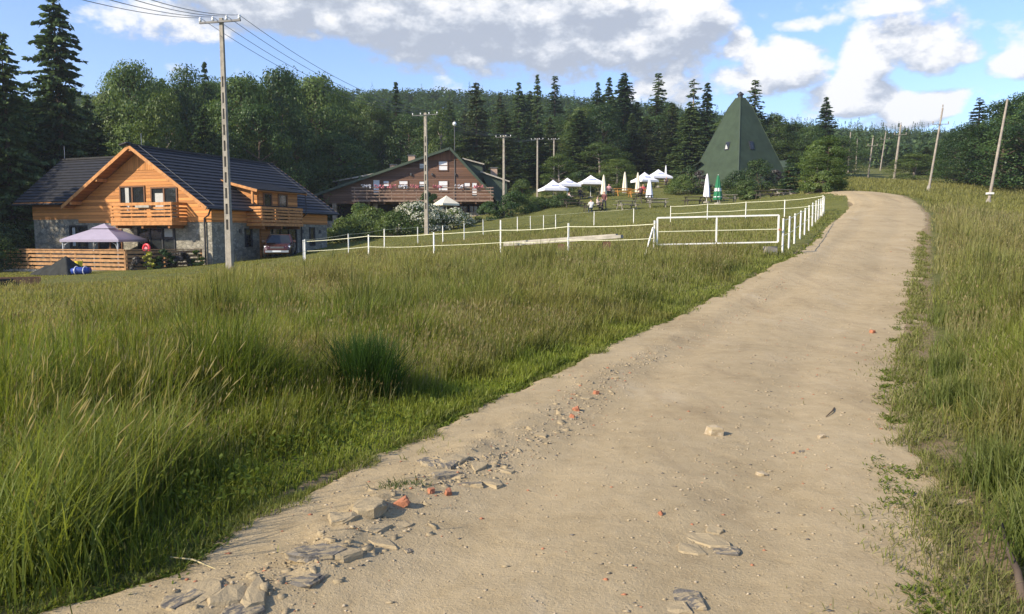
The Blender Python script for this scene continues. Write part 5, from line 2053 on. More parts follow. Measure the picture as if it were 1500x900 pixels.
def broadleaf(name, H, R, material, label, seed, z0=0.12, clumps=75, per=150, leaf=0.26, shape=1.0, trunk='bark', cat='tree', lo_r=0.75, blossom=0.0, limbs=True):
    """crown of leaf clumps at the ends of limbs; egg shaped with uneven lobes"""
    rs = np.random.default_rng(seed)
    r = thing(name, label, cat, (0, 0, 0))
    Q, T = [], []
    Qb, Tb = [], []
    tk = MB()
    if limbs:
        tk.path([(0, 0, -0.5), (rs.normal(0, .1), rs.normal(0, .1), H * 0.35), (rs.normal(0, .2), rs.normal(0, .2), H * 0.8)], [0.020 * H, 0.014 * H, 0.03], 8)
    lobes = [(rs.uniform(0, 6.28), rs.uniform(0.75, 1.2)) for _ in range(5)]
    for k in range(clumps):
        u = rs.uniform(0, 1) ** 0.85
        z = H * (z0 + (0.96 - z0) * u)
        prof = (sin(pi * min(1, (0.16 + 0.84 * u) ** (0.75 * shape))) ** 0.6) if u > 0.02 else 0.6
        prof = max(prof, 0.22)
        if u < 0.3:
            prof = max(prof, lo_r)
        an = rs.uniform(0, 2 * pi)
        lob = 1 + 0.16 * sum(cos(an - a) ** 3 * w for a, w in lobes) / 2.0
        rr = R * prof * lob * rs.uniform(0.45, 1.0) ** 0.5
        c = np.array([rr * cos(an), rr * sin(an), z])
        cr = R * rs.uniform(0.20, 0.36)
        tint0 = np.clip(rs.normal(0.45, 0.2) + 0.0, 0, 1)
        if limbs and k % 3 == 0:
            zb = z - rr * 0.6
            tk.path([(0, 0, max(0.1 * H, zb)), (c[0] * 0.5, c[1] * 0.5, max(0.12 * H, (zb + z) / 2)), tuple(c)], [0.006 * H + 0.01, 0.004 * H + 0.006, 0.008], 5, cap=False)
        v = rs.normal(0, 1, (per, 3))
        v /= np.linalg.norm(v, axis=1, keepdims=True)
        rad = rs.uniform(0.3, 1.0, per) ** 0.5
        p = c + v * (cr * rad)[:, None] * np.array([1.15, 1.15, 0.72])
        outw = np.stack([np.full(per, cos(an)), np.full(per, sin(an)), np.full(per, 0.55)], 1)
        nrm = v * 0.7 + outw * 0.5 + rs.normal(0, 0.5, (per, 3))
        nrm /= np.linalg.norm(nrm, axis=1, keepdims=True)
        t1 = np.cross(nrm, rs.normal(0, 1, (per, 3)))
        t1 /= np.linalg.norm(t1, axis=1, keepdims=True)
        t2 = np.cross(nrm, t1)
        q = leaf_quads(p, t1, t2, rs.uniform(0.7, 1.35, per) * leaf, rs.uniform(0.5, 0.9, per) * leaf, rs)
        tt = np.clip(tint0 + rs.normal(0, 0.13, per), 0, 1)
        if blossom:
            bm = rs.random(per) < blossom * (0.25 + 0.75 * (v[:, 2] > -0.1))
            Qb.append(q[bm])
            Tb.append(tt[bm])
            q, tt = q[~bm], tt[~bm]
        Q.append(q)
        T.append(tt)
    if limbs:
        tk.build('trunk', M[trunk], r, smooth=True)
    cr_ = link('crown', quads_mesh('crown', np.concatenate(Q), M[material], np.concatenate(T)), r)
    if blossom:
        link('blossom', quads_mesh('blossom', np.concatenate(Qb), M['blossom'], np.concatenate(Tb)), r)
    return r


PH = 16.0
SPR = [conifer('spruce_tree', PH, 3.3, 'spruce', 'dark spruce', 101, whorls=48, power=0.72, size=0.46),
       conifer('spruce_tree', PH, 2.7, 'spruce', 'dark spruce', 102, whorls=48, ragged=0.3, power=0.8, size=0.46),
       conifer('spruce_tree', PH, 3.9, 'spruce', 'dark spruce', 103, whorls=58, ragged=0.32, droop=0.26, power=0.62, size=0.5)]
NAR = [conifer('narrow_spruce_tree', PH, 2.0, 'spruce', 'narrow spruce', 104, whorls=38, gap=0.22, ragged=0.5, base=0.25, power=0.55)]
LAR = [conifer('larch_tree', PH, 3.9, 'larch', 'larch', 105, whorls=38, ragged=0.3, droop=0.18, size=0.46, power=0.72),
       conifer('larch_tree', PH, 3.2, 'larch', 'larch', 106, whorls=38, ragged=0.35, droop=0.1, size=0.40, power=0.8)]
BEE = [broadleaf('beech_tree', PH, 5.2, 'beech', 'beech', 201, z0=0.06, clumps=100, per=150),
       broadleaf('beech_tree', PH, 4.4, 'beech', 'beech', 202, z0=0.05, clumps=100, per=150, shape=1.15),
       broadleaf('beech_tree', PH, 5.8, 'beech', 'beech', 203, z0=0.08, clumps=110, per=150, shape=0.9)]
WIL = [broadleaf('roadside_tree', PH, 5.0, 'willow', 'bushy pale green tree', 206, z0=0.02, clumps=70, per=150, leaf=0.42, shape=1.25, lo_r=0.85)]
LIG = [broadleaf('leafy_tree', PH, 4.6, 'lightleaf', 'light green tree', 204, z0=0.05, clumps=95, per=150, shape=1.1, trunk='bark_pale'),
       broadleaf('leafy_tree', PH, 3.9, 'lightleaf', 'light green tree', 205, z0=0.05, clumps=80, per=150, shape=1.3, trunk='bark_pale')]
DEAD = [conifer('dead_spruce_tree', PH, 1.5, 'spruce', 'sparse spruce', 107, whorls=26, gap=0.55, ragged=0.6, base=0.45, power=0.5, trunk='bark_pale')]
placed = set()
TREES = []
ALLP = SPR + NAR + LAR + BEE + LIG + DEAD + WIL


def place(proto, x, y, H, wide=1.0, label=None, group=None, rot=None, cat=None):
    z = G(x, y)
    sc = (H / PH * wide, H / PH * wide, H / PH)
    rot = random.uniform(0, 6.28) if rot is None else rot
    if proto.name in placed:
        o = dup(proto, (x, y, z - 0.1), rot, sc, label, group)
    else:
        placed.add(proto.name)
        o = proto
        o.location = (x, y, z - 0.1)
        o.rotation_euler = (0, 0, rot)
        o.scale = sc
        if label:
            o['label'] = label
        if group:
            o['group'] = group
    TREES.append((x, y, H))
    return o


def tree_at(proto, u, vtop, s, width, label, group=None):
    """a tree whose tip shows at (u, vtop), at depth s, width in metres"""
    t = P(u, vtop, s)
    H = t.z - G(t.x, t.y) + 0.1
    R0 = {p.name: r for p, r in zip(ALLP, (3.3, 2.7, 3.9, 2.0, 3.9, 3.2, 5.2, 4.4, 5.8, 4.6, 3.9, 1.5, 5.0))}[proto.name]
    wide = (width / 2) / (R0 * H / PH)
    return place(proto, t.x, t.y, H, wide, label, group)


# trees that stand out
tree_at(SPR[2], 76, -22, 66, 8.6, 'tallest dark spruce, rising over the left end of the chalet roof')
tree_at(SPR[2], 0, 40, 58, 6.6, 'dark spruce cut by the left edge of the picture')
tree_at(BEE[0], 190, 90, 82, 8.5, 'rounded dark beech behind the chalet gable')
tree_at(LIG[1], 240, 128, 74, 5.2, 'lighter green tree rising directly behind the chalet ridge')
tree_at(BEE[2], 272, 100, 86, 8.0, 'broad beech between the light tree and the tall concrete pole')
tree_at(SPR[1], 299, 84, 92, 4.2, 'spruce tip showing left of the tall concrete pole')
tree_at(BEE[1], 352, 106, 80, 8.0, 'dark beech right of the tall concrete pole')
tree_at(BEE[0], 408, 100, 84, 9.0, 'large beech behind the right half of the chalet roof')
tree_at(BEE[1], 462, 106, 92, 9.0, 'tall leafy beech behind the chalet end')
tree_at(LIG[1], 520, 165, 108, 6.0, 'light green tree just left of the lodge chimney')
tree_at(BEE[2], 492, 128, 112, 9.0, 'dark beech over the left dormer of the lodge')
tree_at(LIG[0], 545, 150, 110, 7.0, 'mid green tree behind the lodge chimney')
tree_at(SPR[1], 580, 116, 118, 5.0, 'slim spruce behind the lodge roof slope')
tree_at(LAR[0], 697, 117, 111, 8.0, 'broad pale larch behind the lodge ridge')
tree_at(LIG[1], 645, 158, 108, 5.5, 'light green tree left of the broad pale larch')
tree_at(BEE[2], 600, 168, 110, 9.0, 'dark leafy tree directly over the lodge gable')
tree_at(SPR[0], 760, 118, 126, 6.0, 'spruce right of the broad pale larch')
tree_at(SPR[1], 787, 106, 135, 4.6, 'spire of a spruce, left of a twin pair')
tree_at(NAR[0], 813, 108, 138, 4.0, 'narrow spruce spire, right of a twin pair')
tree_at(LAR[1], 740, 160, 104, 7.0, 'feathery conifer behind the lodge pole')
tree_at(SPR[2], 850, 160, 112, 8.0, 'wide spruce behind the left parasols')
tree_at(SPR[0], 876, 118, 124, 5.4, 'dark spruce, left of the wide pair')
tree_at(SPR[2], 915, 104, 122, 8.0, 'tall wide dark spruce left of the pyramid hut')
tree_at(SPR[1], 893, 110, 128, 5.0, 'slender spruce between two wider ones')
tree_at(NAR[0], 965, 104, 128, 4.4, 'narrow spruce spire above its neighbours left of the pyramid')
tree_at(LAR[1], 948, 170, 116, 7.0, 'paler conifer at the edge of the upper clearing')
tree_at(LAR[0], 985, 148, 114, 7.0, 'feathery pale conifer left of the pyramid hut')
tree_at(DEAD[0], 1017, 113, 112, 3.4, 'half bare spruce with a thin top beside the pyramid hut')
tree_at(SPR[1], 1037, 118, 112, 5.5, 'dark spruce just left of the pyramid tip')
tree_at(SPR[2], 1012, 150, 106, 7.0, 'dark spruce behind the left face of the pyramid')
tree_at(NAR[0], 1107, 114, 116, 4.4, 'tall ragged spruce right of the pyramid tip')
tree_at(LIG[0], 1135, 166, 118, 7.0, 'leafy tree behind the right face of the pyramid')
tree_at(BEE[1], 1163, 180, 122, 7.0, 'dark leafy tree above the green roof shed')
tree_at(SPR[0], 1211, 140, 126, 6.4, 'lone tall spruce above the roadside tree')
tree_at(BEE[0], 1190, 186, 116, 7.0, 'leafy tree left of the lone tall spruce')
tree_at(BEE[2], 1236, 200, 124, 7.5, 'leafy tree right of the lone tall spruce')
tree_at(WIL[0], 1214, 200, 62, 3.7, 'bushy light green tree at the road bend')
tree_at(LIG[1], 1200, 224, 60, 3.4, 'smaller light green tree leaning at the road bend')
tree_at(LAR[1], 1436, 142, 90, 6.5, 'ragged dark pine at the left end of the right hand wood')
tree_at(BEE[0], 1475, 146, 86, 8.0, 'dark beech at the right edge of the hay meadow')
tree_at(BEE[2], 1420, 182, 92, 7.5, 'leafy tree at the meadow edge left of the leaning pole')
tree_at(BEE[1], 1515, 135, 80, 9.0, 'dark beech cut by the right edge of the picture')
tree_at(LIG[0], 1340, 225, 112, 8.0, 'light leafy tree behind the middle meadow pole')
tree_at(LIG[1], 818, 224, 92, 4.6, 'round yellow green tree behind the left parasols')
tree_at(LIG[0], 905, 232, 100, 5.4, 'round green tree behind the cream folded parasols')

# the wood: rows behind, filled along an outline
OUTL = [(-260, 60), (-120, 70), (0, 95), (60, 120), (130, 125), (190, 105), (240, 108), (330, 108), (450, 112), (520, 135), (620, 148), (700, 150), (780, 140), (860, 140), (930, 135), (1010, 150), (1060, 172),
        (1120, 178), (1170, 186), (1240, 205), (1300, 222), (1350, 218), (1400, 190), (1440, 165), (1500, 150), (1600, 140), (1750, 130)]
NEARS = [(-260, 62), (0, 66), (130, 76), (300, 80), (440, 92), (470, 112), (620, 114), (740, 112), (850, 106), (930, 112), (1000, 108), (1060, 108), (1160, 116), (1250, 122), (1300, 122), (1400, 98), (1500, 82), (1600, 76), (1750, 74)]
ou = np.array(OUTL, float)
ns = np.array(NEARS, float)
rr = random.Random(5)
GN_ = {'spruce': ('dark spruce among the crowded forest behind the houses', 'spruces in the forest'),
       'larch': ('pale feathery conifer among the crowded forest', 'pale conifers in the forest'),
       'beech': ('dark leafy beech among the crowded forest', 'beeches in the forest'),
       'light': ('lighter green leafy tree among the crowded forest', 'light leafy trees in the forest')}
count = 0
for row, (ds, dv) in enumerate(((0, 46), (7, 16), (15, 6), (26, 0))):
    u = -250.0
    while u < 1740:
        s = float(np.interp(u, ns[:, 0], ns[:, 1])) + ds + rr.uniform(-2.5, 2.5)
        step = FOC * rr.uniform(3.6, 6.2) / s * (0.9 if row < 2 else 1.15)
        u += step
        vt = float(np.interp(u, ou[:, 0], ou[:, 1])) + dv + rr.uniform(-4, 26)
        if row == 0 and 895 < u < 960:
            continue                                        # the grassy clearing
        if row == 0 and 1150 < u < 1260:
            continue
        conif = 0.42 if u < 480 else (0.62 if u < 760 else (0.72 if u < 1060 else (0.25 if u < 1380 else 0.3)))
        q = rr.random()
        if q < conif:
            if rr.random() < 0.28 and u > 500:
                k, pr = 'larch', rr.choice(LAR)
            else:
                k, pr = 'spruce', rr.choice(SPR)
            w = rr.uniform(5.0, 7.5)
            vt -= rr.uniform(0, 12)
        else:
            if rr.random() < (0.12 if u < 480 else 0.28):
                k, pr = 'light', rr.choice(LIG)
            else:
                k, pr = 'beech', rr.choice(BEE)
            w = rr.uniform(6.5, 10)
        t = P(u, vt, s)
        if t.z - G(t.x, t.y) < 4:
            continue
        tree_at(pr, u, vt, s, w, GN_[k][0], GN_[k][1])
        count += 1
# trees outside the picture on the left, which shade the wing of the chalet
for (x, y, H, pr) in ((-46, 50, 19, BEE[0]), (-41, 42, 17, SPR[2]), (-52, 42, 20, BEE[2]), (-58, 52, 22, SPR[0]), (-50, 60, 21, BEE[1]), (-62, 62, 22, BEE[2]), (-44.5, 57, 20, SPR[2])):
    place(pr, x, y, H, 1.0, 'tree standing outside the picture to the left of the chalet', 'trees left of the chalet')
print('trees', len(TREES), 'row trees', count)
for p in ALLP:
    if p.name not in placed:
        for c in kids(p):
            bpy.data.objects.remove(c)
        bpy.data.objects.remove(p)


# the wooded hills far behind read as one mass each
def far_wood(name, label, spots, seed, matn, leaf=0.9):
    rs = np.random.default_rng(seed)
    Q, T = [], []
    for (x, y, H, con) in spots:
        z = float(G(x, y)) if False else 0.0
        n = 170 if con else 150
        tint0 = np.clip(rs.normal(0.4, 0.16), 0, 1)
        if con:
            t = rs.uniform(0, 1, n) ** 1.3
            R = H * 0.26
            an = rs.uniform(0, 6.28, n)
            rad = R * (1 - t) * rs.uniform(0.5, 1.1, n)
            c = np.stack([x + rad * np.cos(an), y + rad * np.sin(an), H * (0.05 + 0.95 * t)], 1)
            pit = rs.normal(-0.4, 0.3, n)
            d = np.stack([np.cos(an) * np.cos(pit), np.sin(an) * np.cos(pit), np.sin(pit)], 1)
            L = 0.66 * leaf * (1.7 - t) * rs.uniform(0.8, 1.3, n)
            W = L * 0.6
        else:
            v = rs.normal(0, 1, (n, 3))
            v /= np.linalg.norm(v, axis=1, keepdims=True)
            c = np.array([x, y, H * 0.58]) + v * np.array([H * .33, H * .33, H * .42]) * rs.uniform(0.6, 1, n)[:, None]
            d = np.cross(v + rs.normal(0, .4, (n, 3)), rs.normal(0, 1, (n, 3)))
            d /= np.linalg.norm(d, axis=1, keepdims=True)
            L = 0.66 * leaf * 1.7 * rs.uniform(0.7, 1.3, n)
            W = L * 0.75
        s, nn = rot_frames(d)
        q = leaf_quads(c, d, s, L, W, rs)
        Q.append(q)
        T.append(np.clip(tint0 + rs.normal(0, 0.12, n), 0, 1))
    Q = np.concatenate(Q)
    base = np.repeat(Gn(np.array([a[0] for a in spots]), np.array([a[1] for a in spots])), [170 if a[3] else 150 for a in spots])
    Q[:, :, 2] += base[:, None]
    o = link(name, quads_mesh(name, Q, M[matn], np.concatenate(T)))
    o['kind'] = 'stuff'
    o['label'] = label
    return o


def hill_spots(u0, u1, s0, s1, n, seed, pc, h0, h1):
    rs = random.Random(seed)
    out = []
    for _ in range(n):
        u = rs.uniform(u0, u1)
        s = sqrt(rs.uniform(s0 * s0, s1 * s1))
        p = P(u, 200, s)
        con = rs.random() < pc
        out.append((p.x, p.y, rs.uniform(h0, h1) * (1.15 if con else 0.9), con))
    return out


far_wood('hill_forest', 'dark wooded hill rising far behind the lodge', hill_spots(-150, 1120, 150, 345, 2600, 61, 0.10, 6, 10.5), 62, 'beech')
far_wood('ridge_forest', 'distant wooded ridge beyond the road bend', hill_spots(1050, 1750, 160, 450, 2800, 63, 0.5, 5.5, 9.5), 64, 'spruce', 0.8)

# ------------------------------------------------------------------ shrubs
def shrub(u, v, s, w, h, matn, label, seed, name='shrub', blossom=0.0, clumps=26, per=130, leaf=0.13, sink=0.1, group=None, shape=0.8):
    p = ground_at(u, v, s)
    o = broadleaf(name, h, w / 2, matn, label, seed, z0=0.05, clumps=clumps, per=per, leaf=leaf, shape=shape, cat='shrub', lo_r=0.9, blossom=blossom)
    o.location = p - Vector((0, 0, sink))
    if group:
        o['group'] = group
    return o


shrub(610, 340, 66, 5.6, 2.6, 'lightleaf', 'large shrub covered in white blossom before the lodge', 301, 'blossoming_shrub', 0.62, 60, 160, 0.16)
shrub(665, 330, 68, 3.4, 1.7, 'lightleaf', 'smaller white blossoming shrub right of the shrub pole', 302, 'blossoming_shrub', 0.5, 40, 150, 0.15)
shrub(548, 340, 68, 5.2, 2.6, 'lightleaf', 'wide light green shrub below the left of the lodge balcony', 303, clumps=60, per=150, leaf=0.16)
shrub(508, 345, 66, 4.0, 2.0, 'lightleaf', 'light green shrub nearest the chalet end', 304, clumps=40, leaf=0.15)
shrub(580, 345, 62, 3.6, 2.0, 'lightleaf', 'low yellow green shrub below the blossoming one', 305, clumps=36, leaf=0.14)
shrub(528, 330, 74, 3.2, 3.3, 'beech', 'dark round shrub reaching the lodge balcony', 306, clumps=40, leaf=0.16)
shrub(630, 330, 74, 2.3, 4.0, 'beech', 'upright dark green shrub against the lodge balcony', 307, clumps=36, leaf=0.15, shape=1.0)
shrub(715, 322, 74, 2.6, 1.8, 'beech', 'dark shrub at the right corner of the lodge', 308, clumps=24)
shrub(752, 318, 74, 3.6, 2.3, 'beech', 'green shrub right of the lodge pole', 309, clumps=34)
shrub(775, 312, 76, 3.0, 1.7, 'lightleaf', 'light shrub left of the open parasols', 310, clumps=28)
shrub(765, 296, 86, 3.0, 3.0, 'lightleaf', 'loose light shrub on the slope beside the lodge', 322, clumps=30)
shrub(790, 306, 78, 3.4, 1.1, 'lightleaf', 'clipped low hedge under the lowest left parasol', 311, 'hedge', clumps=34)
shrub(822, 303, 77, 3.4, 1.2, 'darkbush', 'dark clipped hedge in front of the pale seated person', 312, 'hedge', clumps=34)
shrub(848, 290, 90, 3.4, 3.0, 'darkbush', 'dark green shrub behind the left parasols', 313, clumps=34)
shrub(878, 288, 92, 2.6, 2.2, 'darkbush', 'dark shrub behind the cream folded parasol', 314)
shrub(1000, 292, 84, 4.2, 1.9, 'lightleaf', 'low spreading green shrub left of the white folded parasol', 315, clumps=36)
shrub(1012, 290, 86, 2.4, 3.2, 'darkbush', 'upright dark shrub at the left foot of the pyramid', 316)
shrub(1022, 292, 84, 3.0, 2.5, 'purplebush', 'purple leaved shrub at the left foot of the pyramid', 317)
shrub(1110, 285, 82, 4.4, 3.6, 'darkbush', 'large dark green shrub in front of the pyramid face', 318, clumps=46)
shrub(1078, 288, 82, 3.4, 2.4, 'darkbush', 'dark shrub in front of the pyramid centre', 319, clumps=36)
shrub(1136, 282, 84, 2.6, 2.4, 'purplebush', 'purple leaved shrub at the right foot of the pyramid', 320)
shrub(1100, 293, 72, 1.8, 0.95, 'lightleaf', 'small round clipped shrub on the lawn before the pyramid', 321, clumps=22)
shrub(1092, 290, 78, 3.2, 1.6, 'lightleaf', 'light green shrub below the pyramid windows', 323, clumps=30)
shrub(1186, 288, 62, 1.4, 1.2, 'purplebush', 'reddish low shrub beside the roadside tree', 324)
shrub(1205, 292, 58.5, 2.4, 1.6, 'lightleaf', 'dense green bush at the foot of the roadside tree', 325, clumps=34)
cf = conifer('garden_fir', 4.0, 1.6, 'spruce', 'dark garden fir between the pyramid and the road', 330, whorls=26, base=0.02, size=0.22, power=0.9)
cf.location = ground_at(1156, 290, 72)
cf2 = conifer('garden_fir', 2.6, 0.9, 'spruce', 'small dark fir on the slope left of the pyramid', 331, whorls=20, base=0.02, size=0.2)
cf2.location = ground_at(991, 280, 92)
shrub(12, 395, 48, 3.2, 3.0, 'darkbush', 'dark shrub in the shade left of the terrace', 332, clumps=34)
shrub(-14, 395, 46, 3.4, 2.6, 'darkbush', 'dark shrub cut by the left picture edge', 333, clumps=34)
q = ch(-1.35, -4.0)
for (fx, w, h, mt, lab, sd) in ((0.05, 0.75, 0.75, 'purplebush', 'brownish small shrub at the terrace corner post', 341), (0.22, 0.7, 1.0, 'yellowbush', 'bright yellow shrub by the terrace fence', 342),
                                (0.42, 1.1, 1.1, 'beech', 'green shrub right of the yellow one by the terrace', 343), (0.66, 1.1, 0.9, 'purplebush', 'dark reddish shrub at the terrace side fence', 344),
                                (0.88, 0.9, 1.0, 'lightleaf', 'yellow green shrub at the chalet corner', 345)):
    a, b = ch(-1.5, -4.6), ch(0.1, -0.7)
    p = a.lerp(b, fx)
    o = broadleaf('shrub', h, w / 2, mt, lab, sd, z0=0.03, clumps=18, per=110, leaf=0.10, cat='shrub', lo_r=0.95, shape=0.8)
    o.location = (p.x, p.y, G(p.x, p.y) - 0.05)

# ------------------------------------------------------------------ grass
def sm(x, a, b):
    t = np.clip((x - a) / (b - a), 0, 1)
    return t * t * (3 - 2 * t)


NL = np.array([(p[0], p[1]) for p in [tuple(ground_at(*q)) for q in near] + [tuple(ground_at(1139, 372, 24.9))]])
FLN = np.array([(p[0], p[1]) for p in [tuple(ground_at(*q)) for q in farl + top]])


def zones(x, y):
    """height of the sward and its zone weights at plan points"""
    xl, xr = road_l(y), road_r(y)
    inside = (x > xl) & (x < xr)
    left = x <= xl
    dl = np.where(left, xl - x, 0)
    dr = np.where(x >= xr, x - xr, 0)
    nearline = np.interp(x, NL[:, 0], NL[:, 1])
    farline = np.interp(x, FLN[:, 0], FLN[:, 1])
    # left meadow
    rr_ = np.hypot(x, y)
    h = 0.12 + 0.13 * sm(dl, 0.2, 1.2) + 0.24 * sm(dl, 0.8, 2.4) * (1 - 0.45 * sm(rr_, 9, 20))
    patch = fbm(x * 0.55, y * 0.55, 4, 71)
    h = h * (0.55 + 0.95 * patch)
    h = h * (1 - 0.58 * sm(-x - 0.10 * y, 4.0, 8.0) * sm(y, 11, 17))
    pad = sm(y - nearline, -0.5, 1.5)
    h = h * (1 - 0.45 * pad)
    beyond = sm(y - farline, -1.0, 1.0)
    h = h * (1 - beyond) + 0.07 * beyond
    lawn = sm(-x - 9.5 - 0.35 * (y - 26), 0, 2.0) * sm(y, 24.5, 27.5)
    h = h * (1 - lawn) + 0.06 * lawn
    # right verge and hay meadow
    hr = 0.07 + 0.16 * sm(dr, 0.25, 0.8) + 0.30 * sm(dr, 0.6, 1.5)
    hr = hr * (0.55 + 0.95 * fbm(x * 0.6, y * 0.6, 4, 72))
    hr = hr * (1 - 0.3 * sm(y, 35, 60))
    h = np.where(left, h, hr)
    return h, inside, dl, dr, left, patch, np.maximum(pad * (1 - beyond), 0), np.maximum(beyond, lawn)


def blades(name, label, x, y, h, w, col, tipcol, lean, az, segs=3, sink=0.02, az_face=None):
    """one mesh of tapering bent blades"""
    n = len(x)
    z = Gn(x, y) - sink
    if segs == 3:
        lev = np.array([0.0, 0.42, 0.78])
        wid = np.array([0.75, 1.0, 0.6])
    else:
        lev = np.array([0.0, 0.6])
        wid = np.array([0.8, 0.8])
    K = len(lev)
    fa = (az + pi / 2 + RNG.normal(0, 0.6, n)) if az_face is None else az_face
    sx, sy = np.cos(fa), np.sin(fa)
    V = np.zeros((n, 2 * K + 1, 3), np.float32)
    Cc = np.zeros((n, 2 * K + 1, 3), np.float32)
    dx, dy = np.cos(az), np.sin(az)
    for k in range(K + 1):
        t = 1.0 if k == K else lev[k]
        off = lean * h * t ** 1.8
        zz = z + h * t * (1 - 0.28 * np.minimum(lean, 1.5) * t)
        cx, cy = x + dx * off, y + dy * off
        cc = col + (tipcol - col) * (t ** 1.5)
        if k == K:
            V[:, 2 * K] = np.stack([cx, cy, zz], 1)
            Cc[:, 2 * K] = cc
        else:
            ww = w * wid[k] * 0.5
            V[:, 2 * k] = np.stack([cx - sx * ww, cy - sy * ww, zz], 1)
            V[:, 2 * k + 1] = np.stack([cx + sx * ww, cy + sy * ww, zz], 1)
            Cc[:, 2 * k] = cc
            Cc[:, 2 * k + 1] = cc
    nv = 2 * K + 1
    pat, tot = [], []
    for k in range(K - 1):
        pat += [2 * k, 2 * k + 1, 2 * k + 3, 2 * k + 2]
        tot.append(4)
    pat += [2 * K - 2, 2 * K - 1, 2 * K]
    tot.append(3)
    pat = np.array(pat)
    flat = (np.arange(n)[:, None] * nv + pat[None]).ravel()
    tot = np.tile(np.array(tot), n)
    start = np.concatenate([[0], np.cumsum(tot)[:-1]])
    me = np_mesh(name, V.reshape(-1, 3), flat, start, tot, M['grass'], cols=Cc.reshape(-1, 3))
    o = link(name, me)
    o['kind'] = 'stuff'
    o['label'] = label
    return o


GREEN = np.array([0.146, 0.188, 0.028])
LUSH = np.array([0.198, 0.245, 0.038])
DEEP = np.array([0.065, 0.112, 0.020])
OLIVE = np.array([0.210, 0.225, 0.060])
HAY = np.array([0.27, 0.24, 0.12])
TAN = np.array([0.34, 0.27, 0.13])
RUST = np.array([0.17, 0.115, 0.055])


def lerp3(a, b, t):
    return a + (b - a) * t[:, None]


def scatter(n, r0, r1, a0, a1, seed, cap_r):
    """points with even density on the picture: thinner with distance, capped close by"""
    rs = np.random.default_rng(seed)
    r = np.exp(rs.uniform(np.log(r0), np.log(r1), n))
    keep = rs.random(n) < np.minimum(1, (r / cap_r) ** 2)
    r = r[keep]
    a = np.radians(rs.uniform(a0, a1, len(r)))
    return r * np.sin(a), r * np.cos(a), r, rs


